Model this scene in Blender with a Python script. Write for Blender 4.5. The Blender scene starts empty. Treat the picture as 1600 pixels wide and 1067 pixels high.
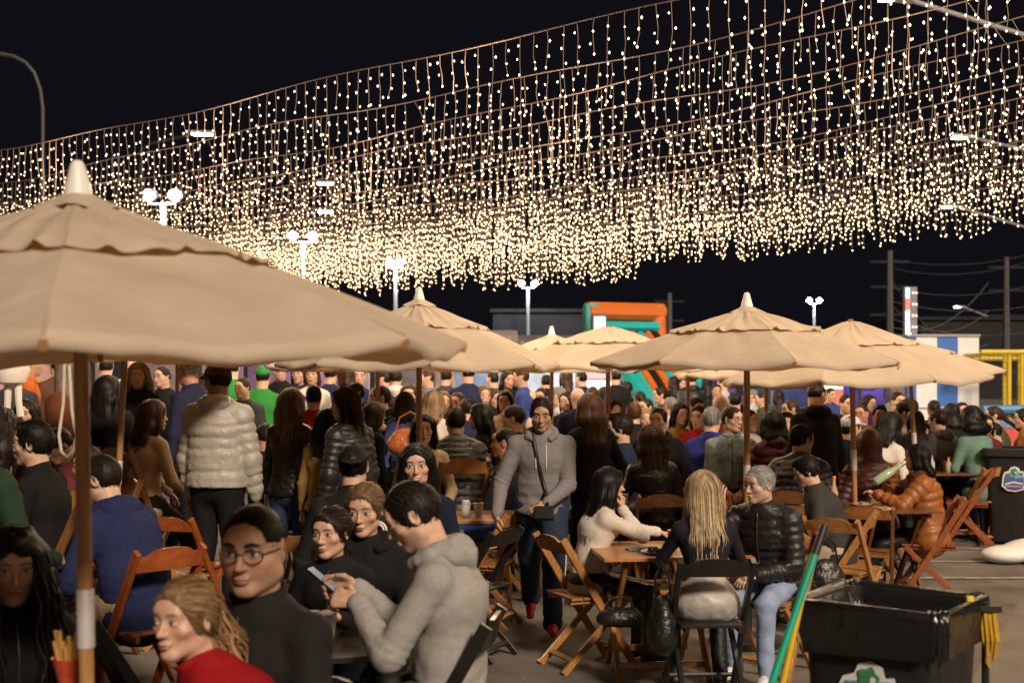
import bpy, bmesh, math, random
import numpy as np
from mathutils import Vector, Matrix
S = bpy.context.scene
COL = S.collection
PI = math.pi
F, HOR, CAMZ = 2000.0, 585.0, 1.8

# ------------------------------------------------------------------ camera, night sky, light, exposure
cam = bpy.data.objects.new('camera', bpy.data.cameras.new('camera'))
COL.objects.link(cam)
cam.location = (0, 0, CAMZ)
cam.rotation_euler = (PI / 2, 0, 0)
cam.data.lens = 45.0
cam.data.sensor_width = 36.0
cam.data.shift_y = (HOR - 533.5) / 1600.0
cam.data.clip_end = 600
cam.data.clip_start = 0.2
cam.data.dof.use_dof = True
cam.data.dof.focus_distance = 8.2
cam.data.dof.aperture_fstop = 2.8
S.camera = cam
W = bpy.data.worlds.new('World')
S.world = W
W.use_nodes = True
bg = W.node_tree.nodes['Background']
bg.inputs[0].default_value = (0.40, 0.40, 0.60, 1)
bg.inputs[1].default_value = 0.0095
sun_d = bpy.data.lights.new('sun', 'SUN')
sun_d.energy = 3.15
sun_d.angle = math.radians(9)
sun_d.color = (1.0, 0.82, 0.64)
sun = bpy.data.objects.new('sun', sun_d)
COL.objects.link(sun)
sun.rotation_euler = (math.radians(57), 0, math.radians(24))   # warm light from high behind the viewer's right shoulder
S.view_settings.view_transform = 'Standard'
S.view_settings.look = 'None'
S.view_settings.exposure = 0.28
S.view_settings.gamma = 1.0
S.view_settings.use_curve_mapping = False
S.cycles.max_bounces = 6
S.cycles.use_denoising = True

def at(px, py, Y):
    return Vector(((px - 800) / F * Y, Y, CAMZ - (py - HOR) / F * Y))
def gnd(px, Y):
    return Vector(((px - 800) / F * Y, Y, 0))

# ------------------------------------------------------------------ objects
def tag(o, label=None, cat=None, group=None, kind=None):
    for k, v in (('label', label), ('category', cat), ('group', group), ('kind', kind)):
        if v: o[k] = v
    return o
def empty(name, loc=(0, 0, 0), rz=0, **kw):
    o = bpy.data.objects.new(name, None); COL.objects.link(o)
    o.location = loc; o.rotation_euler = (0, 0, rz)
    o.empty_display_size = 0.1
    return tag(o, **kw)
def link(name, me, mat=None, parent=None, color=None, **kw):
    o = bpy.data.objects.new(name, me); COL.objects.link(o)
    if parent: o.parent = parent
    if mat and not me.materials:
        for m in (mat if isinstance(mat, (list, tuple)) else (mat,)): me.materials.append(m)
    if color: o.color = (*color[:3], 1)
    return tag(o, **kw)
def mesh_np(name, V, Q, smooth=True, mats=None, attr=None, mi=None):
    """V (n,3); Q (m,k) faces all of one size"""
    me = bpy.data.meshes.new(name)
    V = np.asarray(V, np.float32); Q = np.asarray(Q, np.int32)
    n, k = Q.shape
    me.vertices.add(len(V)); me.vertices.foreach_set('co', V.ravel())
    me.loops.add(n * k); me.loops.foreach_set('vertex_index', Q.ravel())
    me.polygons.add(n)
    me.polygons.foreach_set('loop_start', np.arange(0, n * k, k, dtype=np.int32))
    me.polygons.foreach_set('loop_total', np.full(n, k, np.int32))
    me.polygons.foreach_set('use_smooth', np.full(n, smooth))
    if mi is not None: me.polygons.foreach_set('material_index', np.asarray(mi, np.int32))
    me.update(calc_edges=True)
    if attr is not None:
        a = me.color_attributes.new('tint', 'FLOAT_COLOR', 'POINT')
        c = np.ones((len(V), 4), np.float32); c[:, :3] = attr
        a.data.foreach_set('color', c.ravel())
    for m in mats or (): me.materials.append(m)
    return me
class MB:
    """collects beams, tubes, lathes and plates for ONE mesh"""
    def __init__(s): s.v = []; s.f = []; s.m = []; s.cur = 0
    def add(s, vs, fs):
        b = len(s.v); s.v += [tuple(v) for v in vs]
        for f in fs: s.f.append(tuple(i + b for i in f)); s.m.append(s.cur)
    def box(s, lo, hi):
        x0, y0, z0 = lo; x1, y1, z1 = hi
        s.add([(x0,y0,z0),(x1,y0,z0),(x1,y1,z0),(x0,y1,z0),(x0,y0,z1),(x1,y0,z1),(x1,y1,z1),(x0,y1,z1)],
              [(3,2,1,0),(4,5,6,7),(0,1,5,4),(1,2,6,5),(2,3,7,6),(3,0,4,7)])
    def beam(s, a, b, w, t, up=(0, 0, 1), c=0.12):
        """chamfered bar from a to b; w across, t along up"""
        a, b = Vector(a), Vector(b); d = (b - a).normalized(); u = Vector(up)
        sd = d.cross(u)
        if sd.length < 1e-4: sd = d.cross(Vector((1, 0, 0)))
        sd.normalize(); u = sd.cross(d).normalized()
        ch = min(w, t) * c; hw, ht = w / 2, t / 2
        prof = [(hw, -ht + ch), (hw, ht - ch), (hw - ch, ht), (-hw + ch, ht), (-hw, ht - ch), (-hw, -ht + ch), (-hw + ch, -ht), (hw - ch, -ht)]
        vs = [p + sd * x + u * y for p in (a, b) for x, y in prof]
        n = 8
        s.add(vs, [(i, (i + 1) % n, n + (i + 1) % n, n + i) for i in range(n)] + [tuple(range(n - 1, -1, -1)), tuple(range(n, 2 * n))])
    def tube(s, pts, r, n=8, cap=True):
        pts = [Vector(p) for p in pts]; m = len(pts)
        rs = r if isinstance(r, (list, tuple)) else [r] * m
        rings = []; prev = None
        for i, p in enumerate(pts):
            d = (pts[min(i + 1, m - 1)] - pts[max(i - 1, 0)])
            d = d.normalized() if d.length > 1e-9 else Vector((0, 0, 1))
            if prev is None:
                u = d.orthogonal().normalized()
            else:
                u = (prev - d * prev.dot(d)); u = u.normalized() if u.length > 1e-6 else d.orthogonal().normalized()
            prev = u; w = d.cross(u)
            rings += [p + (u * math.cos(2 * PI * k / n) + w * math.sin(2 * PI * k / n)) * rs[i] for k in range(n)]
        fs = [(i * n + k, i * n + (k + 1) % n, (i + 1) * n + (k + 1) % n, (i + 1) * n + k) for i in range(m - 1) for k in range(n)]
        if cap: fs += [tuple(range(n - 1, -1, -1)), tuple(range((m - 1) * n, m * n))]
        s.add(rings, fs)
    def lathe(s, prof, n=16, c=(0, 0, 0), cap=True):
        """prof: (r, z) bottom to top"""
        c = Vector(c); vs = []
        for r, z in prof:
            vs += [c + Vector((r * math.cos(2 * PI * k / n), r * math.sin(2 * PI * k / n), z)) for k in range(n)]
        m = len(prof)
        fs = [(i * n + k, i * n + (k + 1) % n, (i + 1) * n + (k + 1) % n, (i + 1) * n + k) for i in range(m - 1) for k in range(n)]
        if cap: fs += [tuple(range(n - 1, -1, -1)), tuple(range((m - 1) * n, m * n))]
        s.add(vs, fs)
    def prism(s, poly, z0, z1, M=None):
        """polygon in xy (ccw) from z0 to z1, then M"""
        n = len(poly); vs = [Vector((x, y, z)) for z in (z0, z1) for x, y in poly]
        if M: vs = [M @ v for v in vs]
        s.add(vs, [(i, (i + 1) % n, n + (i + 1) % n, n + i) for i in range(n)] + [tuple(range(n - 1, -1, -1)), tuple(range(n, 2 * n))])
    def ball(s, c, r, n=8, m=6, sq=(1, 1, 1)):
        c = Vector(c); vs = [c + Vector((0, 0, -r * sq[2]))]
        for i in range(1, m):
            a = -PI / 2 + PI * i / m
            vs += [c + Vector((r * sq[0] * math.cos(a) * math.cos(2 * PI * k / n), r * sq[1] * math.cos(a) * math.sin(2 * PI * k / n), r * sq[2] * math.sin(a))) for k in range(n)]
        vs.append(c + Vector((0, 0, r * sq[2]))); t = len(vs) - 1
        fs = [(0, 1 + (k + 1) % n, 1 + k) for k in range(n)]
        for i in range(m - 2):
            fs += [(1 + i * n + k, 1 + i * n + (k + 1) % n, 1 + (i + 1) * n + (k + 1) % n, 1 + (i + 1) * n + k) for k in range(n)]
        fs += [(1 + (m - 2) * n + k, 1 + (m - 2) * n + (k + 1) % n, t) for k in range(n)]
        s.add(vs, fs)
    def mesh(s, name, mats=None, smooth=False, ang=None):
        me = bpy.data.meshes.new(name); me.from_pydata(s.v, [], s.f)
        if smooth: me.polygons.foreach_set('use_smooth', [True] * len(s.f))
        if any(s.m): me.polygons.foreach_set('material_index', s.m)
        for m in (mats if isinstance(mats, (list, tuple)) else [mats] if mats else []): me.materials.append(m)
        if smooth and ang:
            try: me.set_sharp_from_angle(angle=math.radians(ang))
            except Exception: pass
        me.update()
        return me
    def build(s, name, mat, parent=None, smooth=False, ang=40, color=None, **kw):
        return link(name, s.mesh(name, mat, smooth, ang), None, parent, color, **kw)
def copy_tree(o, parent=None):
    c = o.copy(); COL.objects.link(c); c.parent = parent
    for ch in o.children: copy_tree(ch, c)
    return c

# ------------------------------------------------------------------ materials (colour from the object where col is None)
MATS = {}
def nmat(name, col=None, rough=0.8, metal=0.0, vary=0.18, vscale=8.0, bump=0.0, bscale=200.0, fold=0.0, fscale=14.0, tint=False,
         spec=0.5, sheen=0.0, sss=0.0, emit=None, es=0.0, trans=0.0, coat=0.0, stretch=None, col2=None, alpha=None, rvary=0.0):
    if name in MATS: return MATS[name]
    m = bpy.data.materials.new(name); m.use_nodes = True
    nt = m.node_tree; N = nt.nodes; L = nt.links.new
    p = N['Principled BSDF']
    p.inputs['Roughness'].default_value = rough; p.inputs['Metallic'].default_value = metal
    p.inputs['Specular IOR Level'].default_value = spec
    if sheen: p.inputs['Sheen Weight'].default_value = sheen
    if coat: p.inputs['Coat Weight'].default_value = coat; p.inputs['Coat Roughness'].default_value = 0.15
    if sss:
        p.inputs['Subsurface Weight'].default_value = sss; p.inputs['Subsurface Scale'].default_value = 0.012
        p.inputs['Subsurface Radius'].default_value = (1.0, 0.35, 0.2)
    if trans: p.inputs['Transmission Weight'].default_value = trans
    if alpha is not None: p.inputs['Alpha'].default_value = alpha
    tc = N.new('ShaderNodeTexCoord')
    mp = N.new('ShaderNodeMapping'); L(tc.outputs['Object'], mp.inputs[0])
    if stretch: mp.inputs['Scale'].default_value = stretch
    if col is None:
        oi = N.new('ShaderNodeObjectInfo'); src = oi.outputs['Color']
    else:
        rgb = N.new('ShaderNodeRGB'); rgb.outputs[0].default_value = (*col, 1); src = rgb.outputs[0]
    if tint:
        a = N.new('ShaderNodeAttribute'); a.attribute_name = 'tint'
        mx = N.new('ShaderNodeMix'); mx.data_type = 'RGBA'; mx.blend_type = 'MULTIPLY'; mx.inputs[0].default_value = 1
        L(src, mx.inputs[6]); L(a.outputs['Color'], mx.inputs[7]); src = mx.outputs[2]
    no = N.new('ShaderNodeTexNoise'); no.inputs['Scale'].default_value = vscale; no.inputs['Detail'].default_value = 5
    no.inputs['Roughness'].default_value = 0.6
    L(mp.outputs[0], no.inputs['Vector'])
    mr = N.new('ShaderNodeMapRange'); mr.inputs[1].default_value = 0.3; mr.inputs[2].default_value = 0.7
    if col2 is not None:
        mr.inputs[3].default_value = 0; mr.inputs[4].default_value = 1
        L(no.outputs[0], mr.inputs[0])
        mx = N.new('ShaderNodeMix'); mx.data_type = 'RGBA'
        L(mr.outputs[0], mx.inputs[0]); L(src, mx.inputs[6]); mx.inputs[7].default_value = (*col2, 1)
        src = mx.outputs[2]
    elif vary:
        mr.inputs[3].default_value = 1 - vary; mr.inputs[4].default_value = 1 + vary
        L(no.outputs[0], mr.inputs[0])
        mx = N.new('ShaderNodeVectorMath'); mx.operation = 'SCALE'
        L(src, mx.inputs[0]); L(mr.outputs[0], mx.inputs['Scale']); src = mx.outputs[0]
    L(src, p.inputs['Base Color'])
    if rvary:
        m3 = N.new('ShaderNodeMapRange'); m3.inputs[3].default_value = rough - rvary; m3.inputs[4].default_value = rough + rvary
        L(no.outputs[0], m3.inputs[0]); L(m3.outputs[0], p.inputs['Roughness'])
    nrm = None
    for amt, sc, dist in ((fold, fscale, 0.02), (bump, bscale, 0.002)):
        if amt:
            n2 = N.new('ShaderNodeTexNoise'); n2.inputs['Scale'].default_value = sc; n2.inputs['Detail'].default_value = 4; n2.inputs['Distortion'].default_value = .6 if dist > .01 else 0
            L(mp.outputs[0], n2.inputs['Vector'])
            b = N.new('ShaderNodeBump'); b.inputs['Strength'].default_value = amt; b.inputs['Distance'].default_value = dist
            L(n2.outputs[0], b.inputs['Height'])
            if nrm: L(nrm, b.inputs['Normal'])
            nrm = b.outputs[0]
    if nrm: L(nrm, p.inputs['Normal'])
    if emit:
        p.inputs['Emission Color'].default_value = (*emit, 1); p.inputs['Emission Strength'].default_value = es
    MATS[name] = m
    return m
M_SKIN = nmat('skin', None, 0.5, vary=0.14, vscale=38, tint=True, sss=0.08, bump=0.35, bscale=240, rvary=.14)
M_HAIR = nmat('hair', None, 0.5, vary=0.25, vscale=40, tint=True, spec=0.22)
M_KNIT = nmat('knit', None, 0.92, vary=0.10, vscale=60, bump=0.6, bscale=420, fold=0.14, fscale=16, spec=0.12)
M_NYLON = nmat('nylon', None, 0.45, vary=0.08, vscale=12, fold=0.28, fscale=34, spec=0.5)
M_LEATHER = nmat('leather', None, 0.34, vary=0.15, vscale=20, fold=0.6, fscale=22, bump=0.3, bscale=300)
M_DENIM = nmat('denim', None, 0.9, vary=0.22, vscale=9, bump=0.5, bscale=500, fold=0.4, fscale=13, spec=0.12)
M_CLOTH = nmat('cloth', None, 0.8, vary=0.10, vscale=10, fold=0.3, fscale=13, bump=0.3, bscale=380, spec=0.15)
M_CAMO = nmat('camo', None, 0.85, vscale=16, col2=(0.30, 0.36, 0.34), fold=0.4)
M_SHOE = nmat('shoe', None, 0.55, vary=0.1, vscale=30)
M_EYE = nmat('eye_white', (0.62, 0.58, 0.54), 0.25, vary=0)
M_IRIS = nmat('iris', (0.025, 0.014, 0.008), 0.12, vary=0)
M_BROW = nmat('brow', None, 0.7, vary=0.2, vscale=200)
M_LIP = nmat('lip', (0.36, 0.12, 0.10), 0.4, vary=0.1, vscale=80)
M_LIPM = nmat('lip_pale', (.34, .165, .12), 0.5, vary=0.1, vscale=80)
M_TEETH = nmat('teeth', (0.7, 0.66, 0.6), 0.3, vary=0.02)
M_BLACKPL = nmat('black_plastic', (0.016, 0.016, 0.017), 0.45, vary=0.25, vscale=6, rvary=0.1)

# ------------------------------------------------------------------ implicit surfaces -> one skin (used for people and cloth)
def vv(*a): return np.array(a, np.float64)
def smin(a, b, k):
    h = np.maximum(k - np.abs(a - b), 0) / k
    return np.minimum(a, b) - h * h * (k * 0.25)
class Prim:
    __slots__ = ('f', 'lo', 'hi', 'k', 'm')
    def __init__(s, f, lo, hi, k, m='u'): s.f = f; s.lo = lo; s.hi = hi; s.k = k; s.m = m
def cap(a, b, r1, r2=None, k=0.02, m='u'):
    a = np.asarray(a, float); b = np.asarray(b, float); r2 = r1 if r2 is None else r2
    ab = b - a; L2 = float(ab @ ab) + 1e-12
    def f(P):
        x, y, z = P[0] - a[0], P[1] - a[1], P[2] - a[2]
        t = np.clip((x * ab[0] + y * ab[1] + z * ab[2]) / L2, 0, 1)
        return np.sqrt((x - t * ab[0]) ** 2 + (y - t * ab[1]) ** 2 + (z - t * ab[2]) ** 2) - (r1 + (r2 - r1) * t)
    R = max(r1, r2)
    return Prim(f, np.minimum(a, b) - R, np.maximum(a, b) + R, k, m)
def ell(c, r, R=None, k=0.02, m='u'):
    c = np.asarray(c, float); r = np.asarray(r, float); R = np.eye(3) if R is None else R
    def f(P):
        x, y, z = P[0] - c[0], P[1] - c[1], P[2] - c[2]
        u = (x * R[0, 0] + y * R[1, 0] + z * R[2, 0]) / r[0]
        v = (x * R[0, 1] + y * R[1, 1] + z * R[2, 1]) / r[1]
        w = (x * R[0, 2] + y * R[1, 2] + z * R[2, 2]) / r[2]
        k0 = np.sqrt(u * u + v * v + w * w)
        k1 = np.sqrt((u / r[0]) ** 2 + (v / r[1]) ** 2 + (w / r[2]) ** 2) + 1e-9
        return k0 * (k0 - 1) / k1
    e = np.sqrt(((R * r) ** 2).sum(1))
    return Prim(f, c - e, c + e, k, m)
def econe(a, b, xd, ra, rb, k=0.03, m='u', flat=False):
    a = np.asarray(a, float); b = np.asarray(b, float); L = np.linalg.norm(b - a); ax = (b - a) / L
    xd = np.asarray(xd, float); xd = xd - ax * (xd @ ax); xd /= np.linalg.norm(xd); yd = np.cross(ax, xd)
    def f(P):
        x, y, z = P[0] - a[0], P[1] - a[1], P[2] - a[2]
        s_ = x * ax[0] + y * ax[1] + z * ax[2]
        t = np.clip(s_ / L, 0, 1); w = s_ - t * L
        u = x * xd[0] + y * xd[1] + z * xd[2]; v = x * yd[0] + y * yd[1] + z * yd[2]
        rx = ra[0] + (rb[0] - ra[0]) * t; ry = ra[1] + (rb[1] - ra[1]) * t
        mn = np.minimum(rx, ry)
        if flat:
            q = (np.sqrt((u / rx) ** 2 + (v / ry) ** 2) - 1) * mn
            return np.maximum(q, np.abs(w))
        return (np.sqrt((u / rx) ** 2 + (v / ry) ** 2 + (w / mn) ** 2) - 1) * mn
    R = max(*ra, *rb)
    return Prim(f, np.minimum(a, b) - R, np.maximum(a, b) + R, k, m)
def plane(p, n, k=0.01, m='i'):
    """keeps the side n points to"""
    p = np.asarray(p, float); n = np.asarray(n, float); n = n / np.linalg.norm(n); big = vv(9, 9, 9)
    return Prim(lambda P: -((P[0] - p[0]) * n[0] + (P[1] - p[1]) * n[1] + (P[2] - p[2]) * n[2]), -big, big, k, m)
def comb(g, d, p):
    if p.m == 'u': return smin(g, d, p.k)
    if p.m == 's': return -smin(-g, d, p.k)
    return -smin(-g, -d, p.k)
def evals(prims, P):
    P = (P[..., 0], P[..., 1], P[..., 2]); g = np.full(P[0].shape, 0.5)
    for p in prims: g = comb(g, p.f(P), p)
    return g
def grad(prims, P, e=0.002):
    out = np.zeros_like(P)
    for a in range(3):
        d = np.zeros(3); d[a] = e
        out[:, a] = evals(prims, P + d) - evals(prims, P - d)
    return out / (np.linalg.norm(out, axis=1, keepdims=True) + 1e-9)
def solid(prims, h, fine=()):
    us = [p for p in prims if p.m == 'u']
    lo = np.min([p.lo for p in us], 0) - 2.5 * h; hi = np.max([p.hi for p in us], 0) + 2.5 * h
    ax = []
    for a in range(3):
        v = [lo[a]]
        while v[-1] < hi[a]:
            hh = h
            for fl, fh, fs in fine:
                if fl[a] - h < v[-1] < fh[a]: hh = min(hh, fs)
            v.append(v[-1] + hh)
        ax.append(np.array(v))
    g = np.full([len(a) for a in ax], 0.3, np.float32)
    for p in prims:
        if p.m == 'i': sl = [slice(0, len(a)) for a in ax]
        else:
            mg = max(p.k, 2.2 * h)
            sl = [slice(max(0, np.searchsorted(ax[i], p.lo[i] - mg) - 1), np.searchsorted(ax[i], p.hi[i] + mg) + 1) for i in range(3)]
        P = (ax[0][sl[0]][:, None, None].astype(np.float32), ax[1][sl[1]][None, :, None].astype(np.float32), ax[2][sl[2]][None, None, :].astype(np.float32))
        sl = tuple(sl)
        g[sl] = comb(g[sl], p.f(P), p)
    return nets(ax, g)
def nets(ax, g):
    s = g < 0; nx, ny, nz = g.shape
    cs = [(i, j, k) for i in (0, 1) for j in (0, 1) for k in (0, 1)]
    cnt = np.zeros((nx - 1, ny - 1, nz - 1), np.int8)
    for i, j, k in cs: cnt += s[i:nx - 1 + i, j:ny - 1 + j, k:nz - 1 + k]
    I, J, K = np.nonzero((cnt > 0) & (cnt < 8)); n = len(I)
    idx = np.full(cnt.shape, -1, np.int32); idx[I, J, K] = np.arange(n)
    val = [g[I + i, J + j, K + k] for i, j, k in cs]
    xyz = [np.stack([ax[0][I + i], ax[1][J + j], ax[2][K + k]], 1) for i, j, k in cs]
    acc = np.zeros((n, 3)); c = np.zeros(n)
    for a in range(8):
        for b in range(a + 1, 8):
            if bin(a ^ b).count('1') != 1: continue
            m = (val[a] < 0) != (val[b] < 0)
            va, vb = val[a][m], val[b][m]; t = (va / (va - vb))[:, None]
            acc[m] += xyz[a][m] * (1 - t) + xyz[b][m] * t; c[m] += 1
    V = acc / c[:, None]
    Q = []
    A = s[:-1, 1:-1, 1:-1]; B = s[1:, 1:-1, 1:-1]; i, j, k = np.nonzero(A != B); j += 1; k += 1
    q = np.stack([idx[i, j-1, k-1], idx[i, j, k-1], idx[i, j, k], idx[i, j-1, k]], 1); fl = ~s[i, j, k]; q[fl] = q[fl][:, ::-1]; Q.append(q)
    A = s[1:-1, :-1, 1:-1]; B = s[1:-1, 1:, 1:-1]; i, j, k = np.nonzero(A != B); i += 1; k += 1
    q = np.stack([idx[i-1, j, k-1], idx[i-1, j, k], idx[i, j, k], idx[i, j, k-1]], 1); fl = ~s[i, j, k]; q[fl] = q[fl][:, ::-1]; Q.append(q)
    A = s[1:-1, 1:-1, :-1]; B = s[1:-1, 1:-1, 1:]; i, j, k = np.nonzero(A != B); i += 1; j += 1
    q = np.stack([idx[i-1, j-1, k], idx[i, j-1, k], idx[i, j, k], idx[i-1, j, k]], 1); fl = ~s[i, j, k]; q[fl] = q[fl][:, ::-1]; Q.append(q)
    return V, np.concatenate(Q)
def normals(V, Q):
    n = np.cross(V[Q[:, 2]] - V[Q[:, 0]], V[Q[:, 3]] - V[Q[:, 1]]); out = np.zeros_like(V)
    for i in range(4): np.add.at(out, Q[:, i], n)
    return out / (np.linalg.norm(out, axis=1, keepdims=True) + 1e-12)
_T = np.random.RandomState(7).rand(32, 32, 32).astype(np.float32)
def noise(P):
    i = np.floor(P).astype(int); f = P - i; f = f * f * (3 - 2 * f); r = 0
    for a in (0, 1):
        for b in (0, 1):
            for c in (0, 1):
                w = (f[:, 0] if a else 1 - f[:, 0]) * (f[:, 1] if b else 1 - f[:, 1]) * (f[:, 2] if c else 1 - f[:, 2])
                r = r + w * _T[(i[:, 0] + a) & 31, (i[:, 1] + b) & 31, (i[:, 2] + c) & 31]
    return r

# ------------------------------------------------------------------ people
def rotx(a): c, s = math.cos(a), math.sin(a); return np.array([[1, 0, 0], [0, c, -s], [0, s, c]])
def roty(a): c, s = math.cos(a), math.sin(a); return np.array([[c, 0, s], [0, 1, 0], [-s, 0, c]])
def rotz(a): c, s = math.cos(a), math.sin(a); return np.array([[c, -s, 0], [s, c, 0], [0, 0, 1]])
R_ = math.radians
def ik(a, t, l1, l2, pole):
    a = np.asarray(a, float); t = np.asarray(t, float); d = t - a; L = np.linalg.norm(d)
    if L > (l1 + l2) * 0.995: t = a + d * ((l1 + l2) * 0.995 / L); d = t - a; L = np.linalg.norm(d)
    u = d / L; x = (l1 * l1 - l2 * l2 + L * L) / (2 * L); h = math.sqrt(max(l1 * l1 - x * x, 0))
    p = np.asarray(pole, float); p = p - u * (p @ u); p /= np.linalg.norm(p) + 1e-9
    return a + u * x + p * h, t
def head_prims(T, R, s, fem, jaw=1.0, ears=True):
    k = 0.018 * s
    j = jaw * (0.93 if fem else 1.0)
    o = [ell(T(0, -.014, .030), vv(.0745, .092, .084) * s, R, k),
         ell(T(0, .018, -.026), vv(.0605 * j, .064, .072) * s, R, .03 * s),
         ell(T(0, .061, -.090), vv(.017 * j, .015, .013) * s, R, .025 * s)]
    for x in (-1, 1):
        o.append(cap(T(.050 * x * j, -.002, -.054), T(.013 * x, .058, -.089), .014 * s, .012 * s, .028 * s))
        o.append(ell(T(.043 * x, .054, -.016), vv(.020, .018, .016) * s, R, .022 * s))
    o.append(cap(T(-.036, .070, .031), T(.036, .070, .031), (.012 if fem else .014) * s, None, .02 * s))
    o.append(ell(T(0, .066, .048), vv(.045, .02, .03) * s, R, .02 * s))
    for x in (-1, 1):
        o.append(ell(T(.031 * x, .094, .009), vv(.019, .017, .011) * s, R, .013 * s, 's'))
        o.append(ell(T(.031 * x, .0715, .008), vv(.016, .0135, .0115) * s, R, .006 * s))
    n = .9 if fem else 1.06
    o.append(cap(T(0, .079, .018), T(0, .099, -.021), .0062 * n * s, .0080 * n * s, .012 * s))
    o.append(ell(T(0, .101, -.026), vv(.0098 * n, .0115, .0090) * s, R, .007 * s))
    for x in (-1, 1): o.append(ell(T(.0100 * x * n, .089, -.028), vv(.0062, .009, .0062) * s, R, .006 * s))
    o.append(ell(T(0, .0835, -.0535), vv(.022, .0105, .0062) * s, R, .008 * s))
    o.append(ell(T(0, .0825, -.0640), vv(.018, .0105, .0068) * s, R, .007 * s))
    if ears:
        for x in (-1, 1):
            Re = R @ rotz(-.35 * x) @ rotx(-.15)
            o.append(ell(T(.0765 * x, -.012, .001), vv(.0085, .0185, .031) * s, Re, .008 * s))
            o.append(ell(T(.0850 * x, -.008, .004), vv(.006, .010, .018) * s, Re, .006 * s, 's'))
    return o
def hair_prims(style, T, R, s, down, back, ln=0.3, side=1.0, vol=1.0):
    N_ = lambda v: R @ np.asarray(v, float)
    t = {'buzz': vv(.0035, .0035, .0035), 'short': vv(.0055, .009, .013), 'thick': vv(.010, .014, .021), 'tied': vv(.009, .011, .010)}.get(style, vv(.014, .014, .014)) * vol
    o = [ell(T(0, -.014, .030), (vv(.0735, .092, .086) + t) * s, R, .01)]
    hi = .070 if style in ('buzz', 'short', 'thick') else .080
    if style == 'thick': o.append(ell(T(0, .045, .098), vv(.058, .05, .03) * s, R, .02))
    o.append(plane(T(0, .088, hi), N_((0, -.115, .070)), .012 * s))
    if style in ('buzz', 'short', 'thick'): o.append(plane(T(0, -.08, -.062), N_((0, -.25, 1)), .012 * s))
    if style == 'thick' or style == 'short':
        for x in (-1, 1): o.append(cap(T(.073 * x, .012, .02), T(.072 * x, .016, -.014), .005 * s, .003 * s, .01))
    if style in ('long', 'curly', 'wavy', 'bob'):
        c = T(0, -.075, -.07)
        o.append(econe(T(0, -.05, .03), c, N_((1, 0, 0)), (.078 * s * vol, .05 * s), (.082 * s * vol, .042 * s), .03))
        e = c + down * ln * .55 + back * .035
        o.append(econe(c, e, N_((1, 0, 0)), (.082 * s * vol, .042 * s * vol), (.080 * s * vol, .034 * s * vol), .03))
        o.append(econe(e, e + down * ln * .45, N_((1, 0, 0)), (.080 * s * vol, .034 * s * vol), (.040 * s * vol, .012 * s), .03))
        for x in (-1, 1):
            a = T(.071 * x, .004, .05); b = T(.079 * x * (1 + (vol - 1) * .5), .000, -.07)
            o.append(cap(a, b, .016 * s * vol, .021 * s * vol, .02))
            o.append(cap(b, b + down * ln * .6 * side + N_((0, -.03, 0)), .021 * s * vol, .012 * s * vol, .02))
            o.append(cap(T(.006 * x, .070, .092), T(.060 * x, .052, .048), .011 * s, .012 * s, .02))
            o.append(cap(T(.060 * x, .052, .048), T(.080 * x, .016, -.03), .012 * s, .014 * s, .02))
    if style == 'tied':
        o.append(cap(T(0, -.10, .03), T(0, -.118, .01), .030 * s, .028 * s, .02))
        for x in (-1, 1): o.append(cap(T(.006 * x, .070, .092), T(.070 * x, .030, .03), .010 * s, .012 * s, .02))
        if ln > .05:
            b = T(0, -.128, -.02); o.append(cap(T(0, -.118, .02), b, .03 * s, .034 * s * vol, .02))
            o.append(cap(b, b + down * ln * .62 + back * ln * .62, .036 * s * vol, .016 * s * vol, .02))
    return o
def strands(prims, V, T, R, s, n, steps, step, wid, down, rng, curl=0.0, lift=0.002, comb=None, dw=1.0):
    """thin locks that run over the hair and follow its fall"""
    o = T(0, 0, 0); loc = (V - o) @ R / s
    w = np.clip((loc[:, 2] + .10) * 6, .05, 1); w /= w.sum()
    P = V[rng.choice(len(V), n, p=w)] + rng.normal(0, .003, (n, 3)); fly = 1 + .7 * (rng.rand(n, 1) > .88)
    loc = (P - o) @ R / s
    lat = np.sign(loc[:, :1] + rng.normal(0, .006, (n, 1))) * R[:, 0][None]
    pts = [P]; nor = []; d0 = comb if comb is not None else -R[:, 1] * 0.5
    ph = rng.rand(n, 1) * 6.28
    for i in range(steps):
        G = grad(prims, P); z = np.clip(((P - o) @ R)[:, 2:3] / s / .1, 0, 1)
        D = down[None] * dw + lat * (.9 * z * dw) + d0[None] * (1.1 * z + .15)
        D = D - G * (D * G).sum(1, keepdims=True); D /= np.linalg.norm(D, axis=1, keepdims=True) + 1e-6
        sd = np.cross(D, G)
        P = P + D * step
        if curl: P = P + (sd * np.cos(ph + i * 1.5) + G * np.sin(ph + i * 1.5)) * curl
        e = evals(prims, P)[:, None]
        P = P - G * np.clip(e - lift * (1 + i * .22) * fly, -.02, .012)
        pts.append(P); nor.append(sd)
    nor.append(nor[-1])
    pts = np.stack(pts, 1); nor = np.stack(nor, 1); k = steps + 1
    ww = wid * np.concatenate([[.7], np.ones(k - 3), [.7, .12]])[None, :, None] * (.6 + .8 * rng.rand(n, 1, 1))
    A = pts + nor * ww / 2; B = pts - nor * ww / 2
    VV = np.stack([A, B], 2).reshape(-1, 3)
    b = (np.arange(n)[:, None] * k + np.arange(k - 1)[None]).reshape(-1) * 2
    Q = np.stack([b, b + 1, b + 3, b + 2], 1)
    t = np.repeat(.45 + 1.0 * rng.rand(n) ** 1.5, k * 2)
    return VV, Q, np.stack([t, t, t], 1)
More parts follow.
